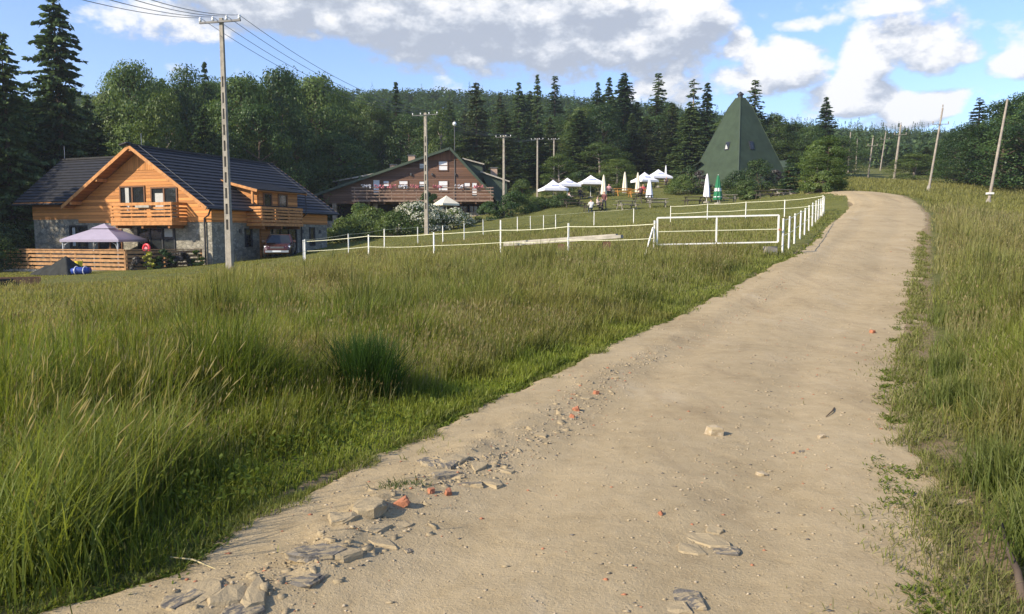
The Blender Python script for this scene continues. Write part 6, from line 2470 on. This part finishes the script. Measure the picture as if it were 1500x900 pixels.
def make_grass():
    x, y, r, rs = scatter(1700000, 1.6, 120, -46, 46, 81, 8.5)
    # gather into tufts
    g = 0.05 + 0.012 * r
    x = x + rs.normal(0, 1, len(x)) * 0.0
    h, inside, dl, dr, left, patch, pad, lawn = zones(x, y)
    edge_n = 0.45 * (fbm(x * 1.6, y * 1.6, 4, 44) - 0.5) + 0.10
    jit = 0.30 * (fbm(x * 2.2, y * 2.2, 4, 46) - 0.5)
    ok = (road_l(y) + jit > x) | (x > road_r(y)) | (y > ROAD_END)
    left = x < 0.5 * (road_l(y) + road_r(y))
    dist = np.where(left, road_l(y) + jit - x, dr)
    dens = sm(dist, -0.12, 0.16) * np.where(left, 1.0, 0.22 + 0.78 * sm(dr, 0.5, 1.1))
    bare = fbm(x * 0.9 + 40, y * 0.9, 4, 91)
    dens = dens * np.where(left, 1.0, np.where(dr < 1.4, sm(bare, 0.34, 0.5), 1.0))
    ok &= rs.random(len(x)) < dens
    # bare footprints of the houses
    for (cx, cy, rx, ry) in ((-11, 94, 11, 9),):
        ok &= ~((np.abs(x - cx) < rx) & (np.abs(y - cy) < ry))
    lx = (x - CH_O.x) * 0.9337 + (y - CH_O.y) * -0.358
    ly = (x - CH_O.x) * 0.358 + (y - CH_O.y) * 0.9337
    ok &= ~((lx > -15.2) & (lx < 0.1) & (ly > -4.4) & (ly < 12.2))
    ok &= ~((y > 70) & (x < -12))
    x, y, r, h, dl, dr, left, patch, pad, lawn = [q[ok] for q in (x, y, r, h, dl, dr, left, patch, pad, lawn)]
    n = len(x)
    print('blades', n)
    h = h * rs.uniform(0.45, 1.25, n) * np.where(rs.random(n) < 0.3, 0.6, 1.0)
    # darker lush tussocks
    tus = fbm(x * 0.8 + 7, y * 0.8 + 3, 3, 93)
    tall = sm(tus, 0.56, 0.70)
    tu2 = fbm(x * 1.7 + 31, y * 1.7, 3, 94)
    h = h * (1 + 0.55 * tall * (1 - lawn)) * (1 + (1 - lawn) * 1.6 * (tu2 - 0.5))
    w = 0.0030 + 0.00085 * r ** 0.95
    w = w * rs.uniform(0.7, 1.3, n)
    # colours of the plants themselves
    big = fbm(x * 0.22, y * 0.22, 4, 95)
    c = lerp3(GREEN, LUSH, rs.random(n))
    c = lerp3(c, np.broadcast_to(DEEP, (n, 3)), 0.75 * sm(tus, 0.52, 0.68) * rs.uniform(0.4, 1, n))
    far = sm(r, 5, 26)
    oli = np.clip(far * 0.60 + 0.5 * sm(big, 0.45, 0.65) - 0.10, 0, 1)
    c = c * (1 + 1.1 * (0.5 - tu2))[:, None]
    nearroad = np.where(left, 1 - sm(dl, 0.6, 3.2), 1 - sm(dr, 0.2, 0.8))
    oli = oli * (1 - 0.75 * nearroad)
    c = lerp3(c, np.broadcast_to(OLIVE, (n, 3)), oli)
    c = lerp3(c, np.broadcast_to(HAY, (n, 3)), np.clip(np.where(left, 0.24 * far, 0.12 + 0.48 * sm(r, 14, 45)) * rs.uniform(0.2, 1.6, n), 0, 1))
    c = lerp3(c, np.broadcast_to(np.array([0.20, 0.205, 0.055]), (n, 3)), lawn * 0.8)
    rust = sm(fbm(x * 0.35 + 11, y * 0.35, 4, 97), 0.56, 0.68) * sm(r, 5, 9) * (1 - lawn)
    c = lerp3(c, np.broadcast_to(RUST, (n, 3)), 0.45 * rust * rs.uniform(0.2, 1, n))
    dry = (~left) & (dl + dr < 0.9) & (rs.random(n) < 0.5)
    c[dry] = lerp3(c[dry], np.broadcast_to(HAY, (dry.sum(), 3)), rs.uniform(0.2, 0.8, dry.sum()))
    c = c * rs.uniform(0.65, 1.35, n)[:, None]
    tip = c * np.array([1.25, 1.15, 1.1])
    hay = rs.random(n) < (0.10 + 0.12 * far)
    tip[hay] = lerp3(tip[hay], np.broadcast_to(HAY, (hay.sum(), 3)), rs.uniform(0.3, 0.9, hay.sum()))
    az = rs.normal(0.15, 1.1, n)
    az = np.where(rs.random(n) < 0.65, rs.uniform(0, 2 * pi, n), az)
    lean = np.abs(rs.normal(0.36, 0.36, n))
    nr = r < 13
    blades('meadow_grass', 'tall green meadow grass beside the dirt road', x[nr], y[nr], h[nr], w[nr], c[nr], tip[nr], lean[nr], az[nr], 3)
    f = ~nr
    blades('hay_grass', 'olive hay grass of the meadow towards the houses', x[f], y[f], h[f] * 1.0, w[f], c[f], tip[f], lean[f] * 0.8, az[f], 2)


def make_stalks():
    """flowering stalks with seed heads standing over the sward"""
    x, y, r, rs = scatter(170000, 2.2, 60, -46, 46, 83, 9.0)
    h, inside, dl, dr, left, patch, pad, lawn = zones(x, y)
    clump = sm(fbm(x * 0.5 + 3, y * 0.5, 3, 99), 0.42, 0.6)
    ok = ~inside & (np.where(left, dl, dr) > 0.7) & (lawn < 0.3) & (rs.random(len(x)) < 0.25 + 0.75 * clump)
    ok &= ~((y > 44) & (x < -14))
    x, y, r, h, left = x[ok], y[ok], r[ok], h[ok], left[ok]
    n = len(x)
    h = (h * 0.75 + 0.17) * rs.uniform(0.75, 1.2, n)
    az = rs.normal(0.1, 0.9, n)
    lean = np.abs(rs.normal(0.22, 0.15, n))
    w = (0.0018 + 0.00045 * r)
    stem = lerp3(OLIVE * 0.9, HAY, rs.random(n))
    blades('grass_stalks', 'thin flowering stalks standing above the meadow grass', x, y, h, w, stem, stem * 1.1, lean, az, 3)
    # seed heads: narrow panicles at the tips
    ht = h * (1 - 0.28 * lean)
    tx, ty = x + np.cos(az) * lean * h, y + np.sin(az) * lean * h
    tz = Gn(x, y) - 0.02 + ht
    d = np.stack([np.cos(az) * lean * 1.3, np.sin(az) * lean * 1.3, np.ones(n)], 1)
    d /= np.linalg.norm(d, axis=1, keepdims=True)
    c = np.stack([tx, ty, tz], 1)
    s, nn = rot_frames(d)
    roll = rs.uniform(0, pi, n)[:, None]
    s = s * np.cos(roll) + nn * np.sin(roll)
    L = h * rs.uniform(0.08, 0.18, n)
    W = (0.003 + 0.00065 * r) * rs.uniform(0.7, 1.5, n)
    q = leaf_quads(c, d, s, L, W, rs)
    cc = lerp3(HAY, TAN, rs.random(n))
    cc = lerp3(cc, np.broadcast_to(RUST, (n, 3)), (rs.random(n) < 0.4) * 0.7)
    me = np_mesh('seed_heads', q.reshape(-1, 3), np.arange(n * 4), np.arange(n) * 4, None, M['grass'], cols=np.repeat(cc, 4, 0))
    o = link('seed_heads', me)
    o['kind'] = 'stuff'
    o['label'] = 'tan and reddish seed heads over the meadow grass'


def tuft_blades(pts, per, hmin, hmax, spread, wid, col, tipc, leanm, seed, azm=0.2, azs=1.4):
    rs = np.random.default_rng(seed)
    X, Y = [], []
    for (px, py) in pts:
        X.append(px + rs.normal(0, spread, per))
        Y.append(py + rs.normal(0, spread, per))
    x, y = np.concatenate(X), np.concatenate(Y)
    n = len(x)
    h = rs.uniform(hmin, hmax, n)
    az = rs.normal(azm, azs, n)
    c = np.broadcast_to(col, (n, 3)) * rs.uniform(0.6, 1.35, n)[:, None]
    t = c + (np.broadcast_to(tipc, (n, 3)) - c) * rs.uniform(0.2, 0.9, n)[:, None]
    return x, y, h, wid * rs.uniform(0.6, 1.4, n), c, t, np.abs(rs.normal(leanm, 0.22, n)), az


def make_tussocks():
    # coarse tall grass at the lower left with straw coloured heads
    rs = np.random.default_rng(121)
    base = [hit(u, v) for (u, v) in ((15, 800), (60, 815), (110, 790), (150, 765), (35, 760), (90, 745), (190, 730), (10, 850), (60, 860), (135, 720), (20, 700), (200, 690), (75, 700), (240, 705))]
    pts = [(p.x, p.y) for p in base]
    a = tuft_blades(pts, 210, 0.20, 0.76, 0.14, 0.0075, np.array([0.150, 0.190, 0.034]), np.array([0.25, 0.275, 0.065]), 0.50, 122, 0.2, 3.0)
    blades('tall_coarse_grass', 'tall coarse grass clump in the lower left corner', *a, 3)
    b = tuft_blades(pts, 6, 0.70, 1.05, 0.16, 0.004, np.array([0.16, 0.16, 0.05]), np.array([0.33, 0.28, 0.14]), 0.38, 123, 0.1, 0.6)
    blades('straw_stalks', 'straw coloured stalks bending over the lower left clump', *b, 3)
    x, y, h, w, c, t, lean, az = b
    n = len(x)
    d = np.stack([np.cos(az) * lean * 1.5, np.sin(az) * lean * 1.5, np.ones(n) * 0.9], 1)
    d /= np.linalg.norm(d, axis=1, keepdims=True)
    cc = np.stack([x + np.cos(az) * lean * h, y + np.sin(az) * lean * h, Gn(x, y) - 0.02 + h * (1 - 0.28 * lean)], 1)
    Q = []
    for k in range(3):
        s, nn = rot_frames(d)
        an = k * pi / 3
        Q.append(leaf_quads(cc + d * 0.02, d, s * cos(an) + nn * sin(an), rs.uniform(0.08, 0.15, n), rs.uniform(0.006, 0.010, n), rs))
    Q = np.concatenate(Q)
    me = np_mesh('straw_heads', Q.reshape(-1, 3), np.arange(len(Q) * 4), np.arange(len(Q)) * 4, None, M['grass'], cols=np.tile(np.array([0.46, 0.40, 0.23]), (len(Q) * 4, 1)))
    o = link('straw_heads', me)
    o['kind'] = 'stuff'
    o['label'] = 'pale straw seed heads over the lower left clump'
    # the dark sedge clump
    p = hit(530, 590)
    pts = [(p.x + dx, p.y + dy) for dx, dy in ((0, 0), (0.12, 0.05), (-0.1, 0.08), (0.05, -0.1), (0.2, -0.05), (-0.05, 0.16))]
    a = tuft_blades(pts, 330, 0.30, 0.84, 0.075, 0.008, np.array([0.034, 0.070, 0.016]), np.array([0.06, 0.115, 0.024]), 0.38, 125, 0.3, 3.0)
    o = blades('dark_tussock', 'x', *a, 3)
    del o['kind']
    tag(o, 'dark blue green tussock of sedge standing out of the roadside grass', 'plant')
    # right verge tussocks
    pts = []
    for (u, v) in ((1405, 600), (1440, 560), (1475, 620), (1460, 700), (1420, 690), (1495, 720), (1390, 520), (1360, 470), (1450, 480), (1490, 540), (1345, 430), (1415, 450), (1475, 780), (1430, 770)):
        q = hit(u, v)
        for _ in range(3):
            pts.append((q.x + rs.normal(0, 0.15), q.y + rs.normal(0, 0.25)))
    pts = [q for q in pts if q[0] > road_r(q[1]) + 0.55]
    a = tuft_blades(pts, 230, 0.16, 0.46, 0.11, 0.007, np.array([0.115, 0.155, 0.034]), np.array([0.22, 0.22, 0.07]), 0.42, 126, 0.6, 1.5)
    blades('verge_grass', 'olive tussock grass along the right verge', *a, 3)


def make_weeds():
    """flat broad leaved weeds along both edges of the dirt"""
    rs = np.random.default_rng(131)
    ys = np.exp(rs.uniform(np.log(2.2), np.log(26), 5200))
    left = rs.random(len(ys)) < 0.68
    off = np.abs(rs.normal(0.0, 0.26, len(ys))) - 0.08
    x = np.where(left, road_l(ys) - off, road_r(ys) + off * 1.6)
    nz = fbm(x * 1.3, ys * 1.3, 3, 132)
    keep = nz > np.where(left, 0.40, 0.50)
    x, ys = x[keep], ys[keep]
    Q, T = [], []
    for px, py in zip(x, ys):
        z = float(road_z(np.array([px]), np.array([py]))[0])
        z = max(z, G(px, py) - 0.02)
        nl = rs.integers(7, 14)
        an = rs.uniform(0, 2 * pi, nl)
        pit = rs.uniform(0.1, 0.8, nl)
        L = rs.uniform(0.022, 0.06, nl) * (0.8 if py < 6 else 1.1)
        W = L * rs.uniform(0.18, 0.36, nl)
        d = np.stack([np.cos(an) * np.cos(pit), np.sin(an) * np.cos(pit), np.sin(pit)], 1)
        s, nn = rot_frames(d)
        roll = rs.normal(0, 0.4, nl)[:, None]
        s = s * np.cos(roll) + nn * np.sin(roll)
        c = np.array([px, py, z]) + d * (L * 0.5)[:, None] + rs.normal(0, 0.03, (nl, 3)) * np.array([1, 1, 0.2])
        Q.append(leaf_quads(c, d, s, L, W, rs))
        T.append(np.clip(rs.normal(0.45, 0.18) + rs.normal(0, 0.1, nl), 0, 1))
    me = quads_mesh('roadside_weeds', np.concatenate(Q), M['weed'], np.concatenate(T))
    o = link('roadside_weeds', me)
    o['kind'] = 'stuff'
    o['label'] = 'low broad leaved weeds along the edges of the dirt road'
    # leafy weed patch inside the grass at the lower left
    Q, T = [], []
    for _ in range(650):
        u, v = rs.uniform(180, 640), rs.uniform(560, 760)
        p = hit(u, v)
        if p is None or p.x > road_l(p.y) - 0.05:
            continue
        nl = rs.integers(4, 8)
        an = rs.uniform(0, 2 * pi, nl)
        pit = rs.uniform(0.1, 0.9, nl)
        L = rs.uniform(0.022, 0.055, nl)
        d = np.stack([np.cos(an) * np.cos(pit), np.sin(an) * np.cos(pit), np.sin(pit)], 1)
        s, nn = rot_frames(d)
        c = np.array([p.x, p.y, p.z + rs.uniform(0.02, 0.14)]) + d * (L * 0.5)[:, None] + rs.normal(0, 0.05, (nl, 3))
        Q.append(leaf_quads(c, d, s, L, L * rs.uniform(0.45, 0.75, nl), rs))
        T.append(np.clip(rs.normal(0.5, 0.2) + rs.normal(0, 0.1, nl), 0, 1))
    o = link('leafy_weeds', quads_mesh('leafy_weeds', np.concatenate(Q), M['weed'], np.concatenate(T)))
    o['kind'] = 'stuff'
    o['label'] = 'small leafy weeds in the short grass left of the road'


def make_fringe():
    """short dry grass thinning out over both edges of the dirt"""
    rs = np.random.default_rng(171)
    n = 90000
    y = np.exp(rs.uniform(np.log(2.2), np.log(34), n))
    right = rs.random(n) < 0.62
    off = np.where(right, rs.normal(0.48, 0.34, n), -rs.normal(-0.02, 0.13, n))
    x = np.where(right, road_r(y) + off, road_l(y) + off)
    cl = fbm(x * 1.9, y * 1.9, 4, 172)
    fade = np.where(right, sm(off, -0.45, 0.5), sm(-off, -0.3, 0.1))
    keep = (cl + 0.38 * fade > 0.66) & (y > 0)
    x, y, right, off = x[keep], y[keep], right[keep], off[keep]
    n = len(x)
    z = np.maximum(road_z(x, y), Gn(x, y) - 0.12)
    lift = z - Gn(x, y)
    h = rs.uniform(0.03, 0.11, n) * np.where(right, 1.2, 0.8)
    c = lerp3(GREEN, OLIVE, rs.random(n))
    c = lerp3(c, np.broadcast_to(HAY, (n, 3)), np.where(right, rs.uniform(0, 1, n) ** 1.3, rs.uniform(0, 0.3, n)))
    c = c * rs.uniform(0.6, 1.3, n)[:, None]
    # drawn from the dirt's own height
    a = rs.uniform(0, 2 * pi, n)
    h = np.where(right & (off < -0.02), h * 0.55, h)
    o = blades('verge_turf', 'short half dry grass thinning out over the edges of the dirt road', x, y, h, 0.0022 + 0.0009 * y, c, c * 1.15, np.abs(rs.normal(0.7, 0.5, n)), a, 2, sink=0.01 - lift)


make_fringe()
make_grass()
make_stalks()
make_tussocks()
make_weeds()


# ------------------------------------------------------------------ stones and rubble of the road
def rock_mesh(name, w, d, h, seed, material, flat=1.0, jag=0.26):
    """angular broken piece: hull of jittered points with chipped edges, flatter on top"""
    rs = np.random.default_rng(seed)
    bm = bmesh.new()
    n = 9
    for k in range(n):
        an = 2 * pi * k / n + rs.normal(0, 0.2)
        rr = 1 + rs.normal(0, jag)
        for (zz, sc) in ((-0.5, 1.0), (0.15 + 0.12 * rs.normal(), 1.02), (0.5 + 0.10 * rs.normal(), 0.72 + 0.2 * flat)):
            bm.verts.new((0.5 * w * rr * sc * cos(an), 0.5 * d * rr * sc * sin(an), h * zz))
    bmesh.ops.convex_hull(bm, input=list(bm.verts))
    loose = [v for v in bm.verts if not v.link_faces]
    bmesh.ops.delete(bm, geom=loose, context='VERTS')
    bmesh.ops.triangulate(bm, faces=list(bm.faces))
    bmesh.ops.subdivide_edges(bm, edges=list(bm.edges), cuts=1, use_grid_fill=True)
    m = min(w, d)
    for v in bm.verts:
        c = v.co
        k = fbm(np.array([c.x * 14 / m * 0.3 + seed]), np.array([c.y * 14 / m * 0.3 + c.z * 9 / m]), 3, seed)[0] - 0.5
        v.co += v.normal * k * m * 0.16 if v.normal.length else Vector()
    me = bpy.data.meshes.new(name)
    bm.to_mesh(me)
    bm.free()
    me.materials.append(material)
    return me


def rock(name, u, v, w, d, h, seed, matn, label, cat='stone', rot=None, up=0.25, tilt=0.12, group=None):
    p = hit(u, v)
    if cat == 'rubble':
        h *= 0.6
    z = float(road_z(np.array([p.x]), np.array([p.y]))[0])
    if not (road_l(p.y) - 0.1 < p.x < road_r(p.y) + 0.1):
        z = p.z
    o = link(name, rock_mesh(name, w, d, h, seed, M[matn]))
    rs = random.Random(seed)
    o.location = (p.x, p.y, z + h * up)
    o.rotation_euler = (rs.uniform(-tilt, tilt), rs.uniform(-tilt, tilt), rs.uniform(0, 6.28) if rot is None else rot)
    tag(o, label, cat, group)
    return o


SL = [
    (640, 688, .36, .26, .07, 'asphalt', 'large flat asphalt slab with dark streaks, left of the cracked pair'),
    (668, 684, .22, .22, .08, 'crust', 'dusty slab split from the large dark streaked one'),
    (655, 702, .26, .16, .06, 'asphalt', 'dark edged slab just above the orange brick bits'),
    (720, 706, .20, .14, .07, 'crust', 'dusty broken slab at the right end of the crust ridge'),
    (690, 712, .18, .12, .06, 'asphalt', 'small dark slab right of the orange brick bits'),
    (700, 690, .12, .10, .06, 'crust', 'lumpy crust fragment above the small dark slab'),
    (742, 690, .10, .08, .05, 'crust', 'crust fragment at the far right of the rubble ridge'),
    (538, 762, .24, .20, .11, 'crust', 'big dusty block of road crust in the middle of the ridge'),
    (510, 778, .20, .16, .10, 'crust', 'dusty block leaning on the big one'),
    (555, 782, .14, .10, .07, 'crust', 'small crust block below the big dusty one'),
    (560, 800, .15, .12, .05, 'crust', 'flat crust flake near the ridge middle'),
    (592, 772, .13, .10, .05, 'crust', 'crust flake just below the orange brick'),
    (470, 828, .26, .16, .06, 'asphalt', 'dark streaked slab below the dusty blocks'),
    (500, 828, .16, .12, .07, 'crust', 'rounded crust piece right of the dark streaked slab'),
    (425, 856, .32, .15, .05, 'asphalt', 'long dark crusted slab low on the ridge'),
    (372, 884, .24, .12, .06, 'crust', 'narrow dusty slab near the bottom edge'),
    (335, 888, .22, .18, .07, 'crust', 'dusty slab among the lowest rubble'),
    (296, 880, .24, .16, .08, 'crust', 'dusty block nearest the grass at the bottom'),
    (265, 892, .20, .16, .08, 'asphalt', 'dark block at the bottom edge by the grass'),
    (352, 902, .20, .14, .07, 'asphalt', 'grey slab cut by the bottom edge'),
    (310, 862, .12, .10, .05, 'crust', 'small crust piece above the lowest rubble'),
    (1035, 792, .22, .16, .05, 'crust', 'dusty slab of the rubble patch in mid road'),
    (1060, 806, .16, .12, .04, 'asphalt', 'dark bit of the mid road rubble patch'),
    (1012, 806, .15, .12, .05, 'crust', 'left piece of the mid road rubble patch'),
    (1045, 778, .10, .08, .05, 'crust', 'rounded stone topping the mid road rubble patch'),
    (1012, 878, .16, .20, .06, 'asphalt', 'black asphalt piece exposed at the bottom of the road'),
    (990, 890, .14, .12, .04, 'crust', 'crust piece left of the black asphalt'),
    (600, 807, .055, .045, .04, 'asphalt', 'single dark pebble right of the ridge'),
    (1045, 637, .17, .09, .08, 'pebble', 'lone brown stone lying on the open road'),
    (1203, 642, .07, .05, .04, 'pebble', 'pale stone at the right of the open road'),
    (1174, 661, .06, .06, .04, 'asphalt', 'small dark stone below the pale one'),
    (1114, 693, .06, .04, .03, 'pebble', 'small pale stone in the middle of the road'),
    (895, 555, .22, .12, .05, 'crust', 'flat brown flake on the far rubble strip'),
    (860, 585, .14, .1, .05, 'crust', 'crust piece among the reddish bits'),
    (790, 640, .14, .09, .04, 'crust', 'pale flake on the strip above the slabs'),
    (1395, 735, .20, .14, .07, 'crust', 'pale eroded lump on the right verge'),
    (1340, 640, .22, .16, .06, 'crust', 'pale eroded lump at the right road edge'),
]
for i, (u, v, w, d, h, m, lab) in enumerate(SL):
    rock('road_stone' if m == 'pebble' else 'crust_slab', u, v, w, d, h, 400 + i, m, lab, 'stone' if m == 'pebble' else 'rubble', up=0.22 if m == 'pebble' else -0.26)
for i, (u, v, w, lab) in enumerate([(590, 751, .075, 'biggest orange brick fragment beside the dusty block'), (632, 728, .055, 'orange brick fragment, left of a close pair'), (657, 727, .06, 'orange brick fragment, right of a close pair'),
                                    (845, 602, .07, 'orange brick fragment on the far rubble strip'), (1278, 489, .09, 'reddish brick fragment far up the right wheel track'), (967, 759, .035, 'tiny red brick chip alone on the road'),
                                    (838, 612, .05, 'dull orange brick chip below the far strip one'), (872, 578, .06, 'pinkish brick chip at the top of the reddish strip')]):
    rock('brick_fragment', u, v, w, w * .8, w * .6, 500 + i, 'brick', lab, 'brick', up=0.35, tilt=0.5)


def pebbles():
    rs = np.random.default_rng(141)
    strips = [[(290, 888), (420, 852), (540, 785), (640, 705), (700, 690), (770, 655)], [(770, 655), (830, 615), (860, 585), (900, 550), (960, 520), (1080, 460), (1150, 410)], [(1010, 880), (1035, 800), (1100, 700), (1140, 612), (1190, 540), (1240, 505)], [(1310, 600), (1345, 700), (1400, 800)]]
    pts = []
    for st, n, spr in zip(strips, (1500, 1900, 900, 350), (0.16, 0.17, 0.36, 0.2)):
        pl = [hit(*q) for q in st]
        seg = rs.integers(0, len(pl) - 1, n)
        t = rs.random(n)
        for k, tt in zip(seg, t):
            q = pl[k].lerp(pl[k + 1], tt)
            pts.append((q.x + rs.normal(0, spr), q.y + rs.normal(0, spr)))
    n = 4200
    yy = np.exp(rs.uniform(np.log(2.6), np.log(30), n))
    tt = rs.random(n)
    xx = road_l(yy) + tt * (road_r(yy) - road_l(yy))
    pts += list(zip(xx, yy))
    pts = np.array(pts)
    ok = (pts[:, 0] > road_l(pts[:, 1]) + 0.05) & (pts[:, 0] < road_r(pts[:, 1]) + 0.2)
    pts = pts[ok]
    n = len(pts)
    z = road_z(pts[:, 0], pts[:, 1])
    # little angular stones: jittered octahedra
    base = np.array([(1, 0, 0), (0, 1, 0), (-1, 0, 0), (0, -1, 0), (0, 0, 1), (0, 0, -1)], float)
    size = np.clip(rs.lognormal(-5.35, 0.6, n), 0.0018, 0.013) * (0.8 + 0.045 * pts[:, 1])
    V = base[None] * (1 + rs.normal(0, 0.3, (n, 6, 1)))
    an = rs.uniform(0, 6.28, n)
    ca, sa = np.cos(an)[:, None], np.sin(an)[:, None]
    X = V[:, :, 0] * ca - V[:, :, 1] * sa
    Y = V[:, :, 0] * sa + V[:, :, 1] * ca
    V = np.stack([X * rs.uniform(0.8, 1.7, (n, 1)), Y, V[:, :, 2] * 0.5], 2) * size[:, None, None]
    V[:, :, 0] += pts[:, 0:1]
    V[:, :, 1] += pts[:, 1:2]
    V[:, :, 2] += (z + size * 0.15)[:, None]
    tri = np.array([(0, 1, 4), (1, 2, 4), (2, 3, 4), (3, 0, 4), (1, 0, 5), (2, 1, 5), (3, 2, 5), (0, 3, 5)])
    kinds = rs.random(n)
    # bigger broken bits of the crust along the left strip
    k = 300
    pl = [hit(*q) for q in strips[0] + strips[1][1:5]]
    RB = []
    seg = rs.integers(0, len(pl) - 1, k)
    tq = rs.random(k)
    bx = np.array([pl[a].lerp(pl[a + 1], b).x for a, b in zip(seg, tq)]) + rs.normal(0, 0.13, k)
    by = np.array([pl[a].lerp(pl[a + 1], b).y for a, b in zip(seg, tq)]) + rs.normal(0, 0.13, k)
    sz = np.clip(rs.lognormal(-3.85, 0.4, k), 0.01, 0.045)
    an = rs.uniform(0, 6.28, (k, 5)) * 0 + np.sort(rs.uniform(0, 6.28, (k, 5)), 1)
    rad = sz[:, None] * rs.uniform(0.7, 1.3, (k, 5))
    hh = sz * rs.uniform(0.25, 0.6, k)
    tx, ty = rs.normal(0, 0.25, (k, 1)), rs.normal(0, 0.25, (k, 1))
    ox, oy = rad * np.cos(an), rad * np.sin(an)
    zt = road_z(bx, by)[:, None] + 0.45 * hh[:, None] + ox * tx + oy * ty
    top = np.stack([bx[:, None] + ox * 0.85, by[:, None] + oy * 0.85, zt], 2)
    bot = np.stack([bx[:, None] + ox, by[:, None] + oy, zt - hh[:, None] * 2], 2)
    VV = np.concatenate([top, bot], 1)
    faces, starts = [], []
    pat = [0, 1, 2, 3, 4]
    for j in range(5):
        pat += [(j + 1) % 5, j, 5 + j, 5 + (j + 1) % 5]
    stt = np.array([0, 5, 9, 13, 17, 21])
    flat = (np.arange(k)[:, None] * 10 + np.array(pat)[None]).ravel()
    start = (np.arange(k)[:, None] * 25 + stt[None]).ravel()
    o = link('rubble', np_mesh('rubble', VV.reshape(-1, 3), flat, start, None, M['crust']))
    o['kind'] = 'stuff'
    o['label'] = 'small broken bits of road crust along the left wheel track'
    for nm, lab, m, sel in (('gravel', 'pale gravel scattered along the wheel tracks', 'pebble', kinds < 0.86), ('brick_chips', 'reddish brick chips scattered in the rubble strip', 'brick', kinds > 0.94), ('dark_gravel', 'dark asphalt crumbs scattered on the road', 'asphalt', (kinds >= 0.86) & (kinds <= 0.94))):
        Vs = V[sel]
        k = len(Vs)
        f = (np.arange(k)[:, None, None] * 6 + tri[None]).reshape(-1, 3)
        me = np_mesh(nm, Vs.reshape(-1, 3), f.ravel(), np.arange(len(f)) * 3, None, M[m])
        o = link(nm, me)
        o['kind'] = 'stuff'
        o['label'] = lab


pebbles()
# a straw, a twig and a branch
p = hit(250, 822)
q = hit(316, 838)
st = MB().path([p + Vector((0, 0, .02)), p.lerp(q, .5) + Vector((0, 0, .035)), q + Vector((0, 0, .015))], [0.003, 0.004, 0.002], 6).build('dry_straw', M['straw'])
tag(st, 'single dry straw lying on the dirt beside the grass', 'straw')
p, q = hit(1222, 600), hit(1210, 612)
zz = lambda a: float(road_z(np.array([a.x]), np.array([a.y]))[0]) + 0.008
tw = MB().path([(p.x, p.y, zz(p)), ((p.x + q.x) / 2 + .02, (p.y + q.y) / 2, zz(p.lerp(q, .5)) + .012), (q.x, q.y, zz(q))], [0.006, 0.007, 0.004], 6).build('twig', M['bark'])
tag(tw, 'short curved twig on the right half of the road', 'twig')
a = [hit(1497, 890), hit(1490, 860), hit(1476, 835), hit(1466, 800)]
br = MB().path([a[0] + Vector((0, 0, .03)), a[1] + Vector((0, 0, .07)), a[2] + Vector((0, 0, .09)), a[3] + Vector((0, 0, .12))], [0.020, 0.017, 0.012, 0.006], 9).build('dead_branch', M['bark'], smooth=True)
tag(br, 'dead brown branch in the grass at the lower right edge', 'branch')
# a tuft growing in the middle of the rubble
p = hit(590, 722)
a = tuft_blades([(p.x + dx, p.y + dy) for dx, dy in ((0, 0), (.08, .02), (-.08, -.02))], 90, 0.03, 0.09, 0.045, 0.005, np.array([0.06, 0.10, 0.02]), np.array([0.10, 0.14, 0.03]), 0.8, 151, 0, 3)
o = blades('grass_tuft', 'x', *a, 3, sink=-0.015)
del o['kind']
tag(o, 'small green tuft growing in the road crust beside the slabs', 'plant')

# ------------------------------------------------------------------ the air
hz = bpy.data.materials.new('haze')
hz.use_nodes = True
ht = NT(hz.node_tree)
ht.n.clear()
pv = ht.node('ShaderNodeVolumePrincipled')
pv.inputs['Color'].default_value = (0.86, 0.92, 1.0, 1)
pv.inputs['Density'].default_value = 0.0003
pv.inputs['Anisotropy'].default_value = 0.2
ho = ht.node('ShaderNodeOutputMaterial')
ht.l.new(pv.outputs[0], ho.inputs['Volume'])
hb = MB().box(-1150, 1150, -1150, 1150, -60, 150).build('haze', hz)
hb['kind'] = 'stuff'
hb['label'] = 'thin bluish summer haze in the air'
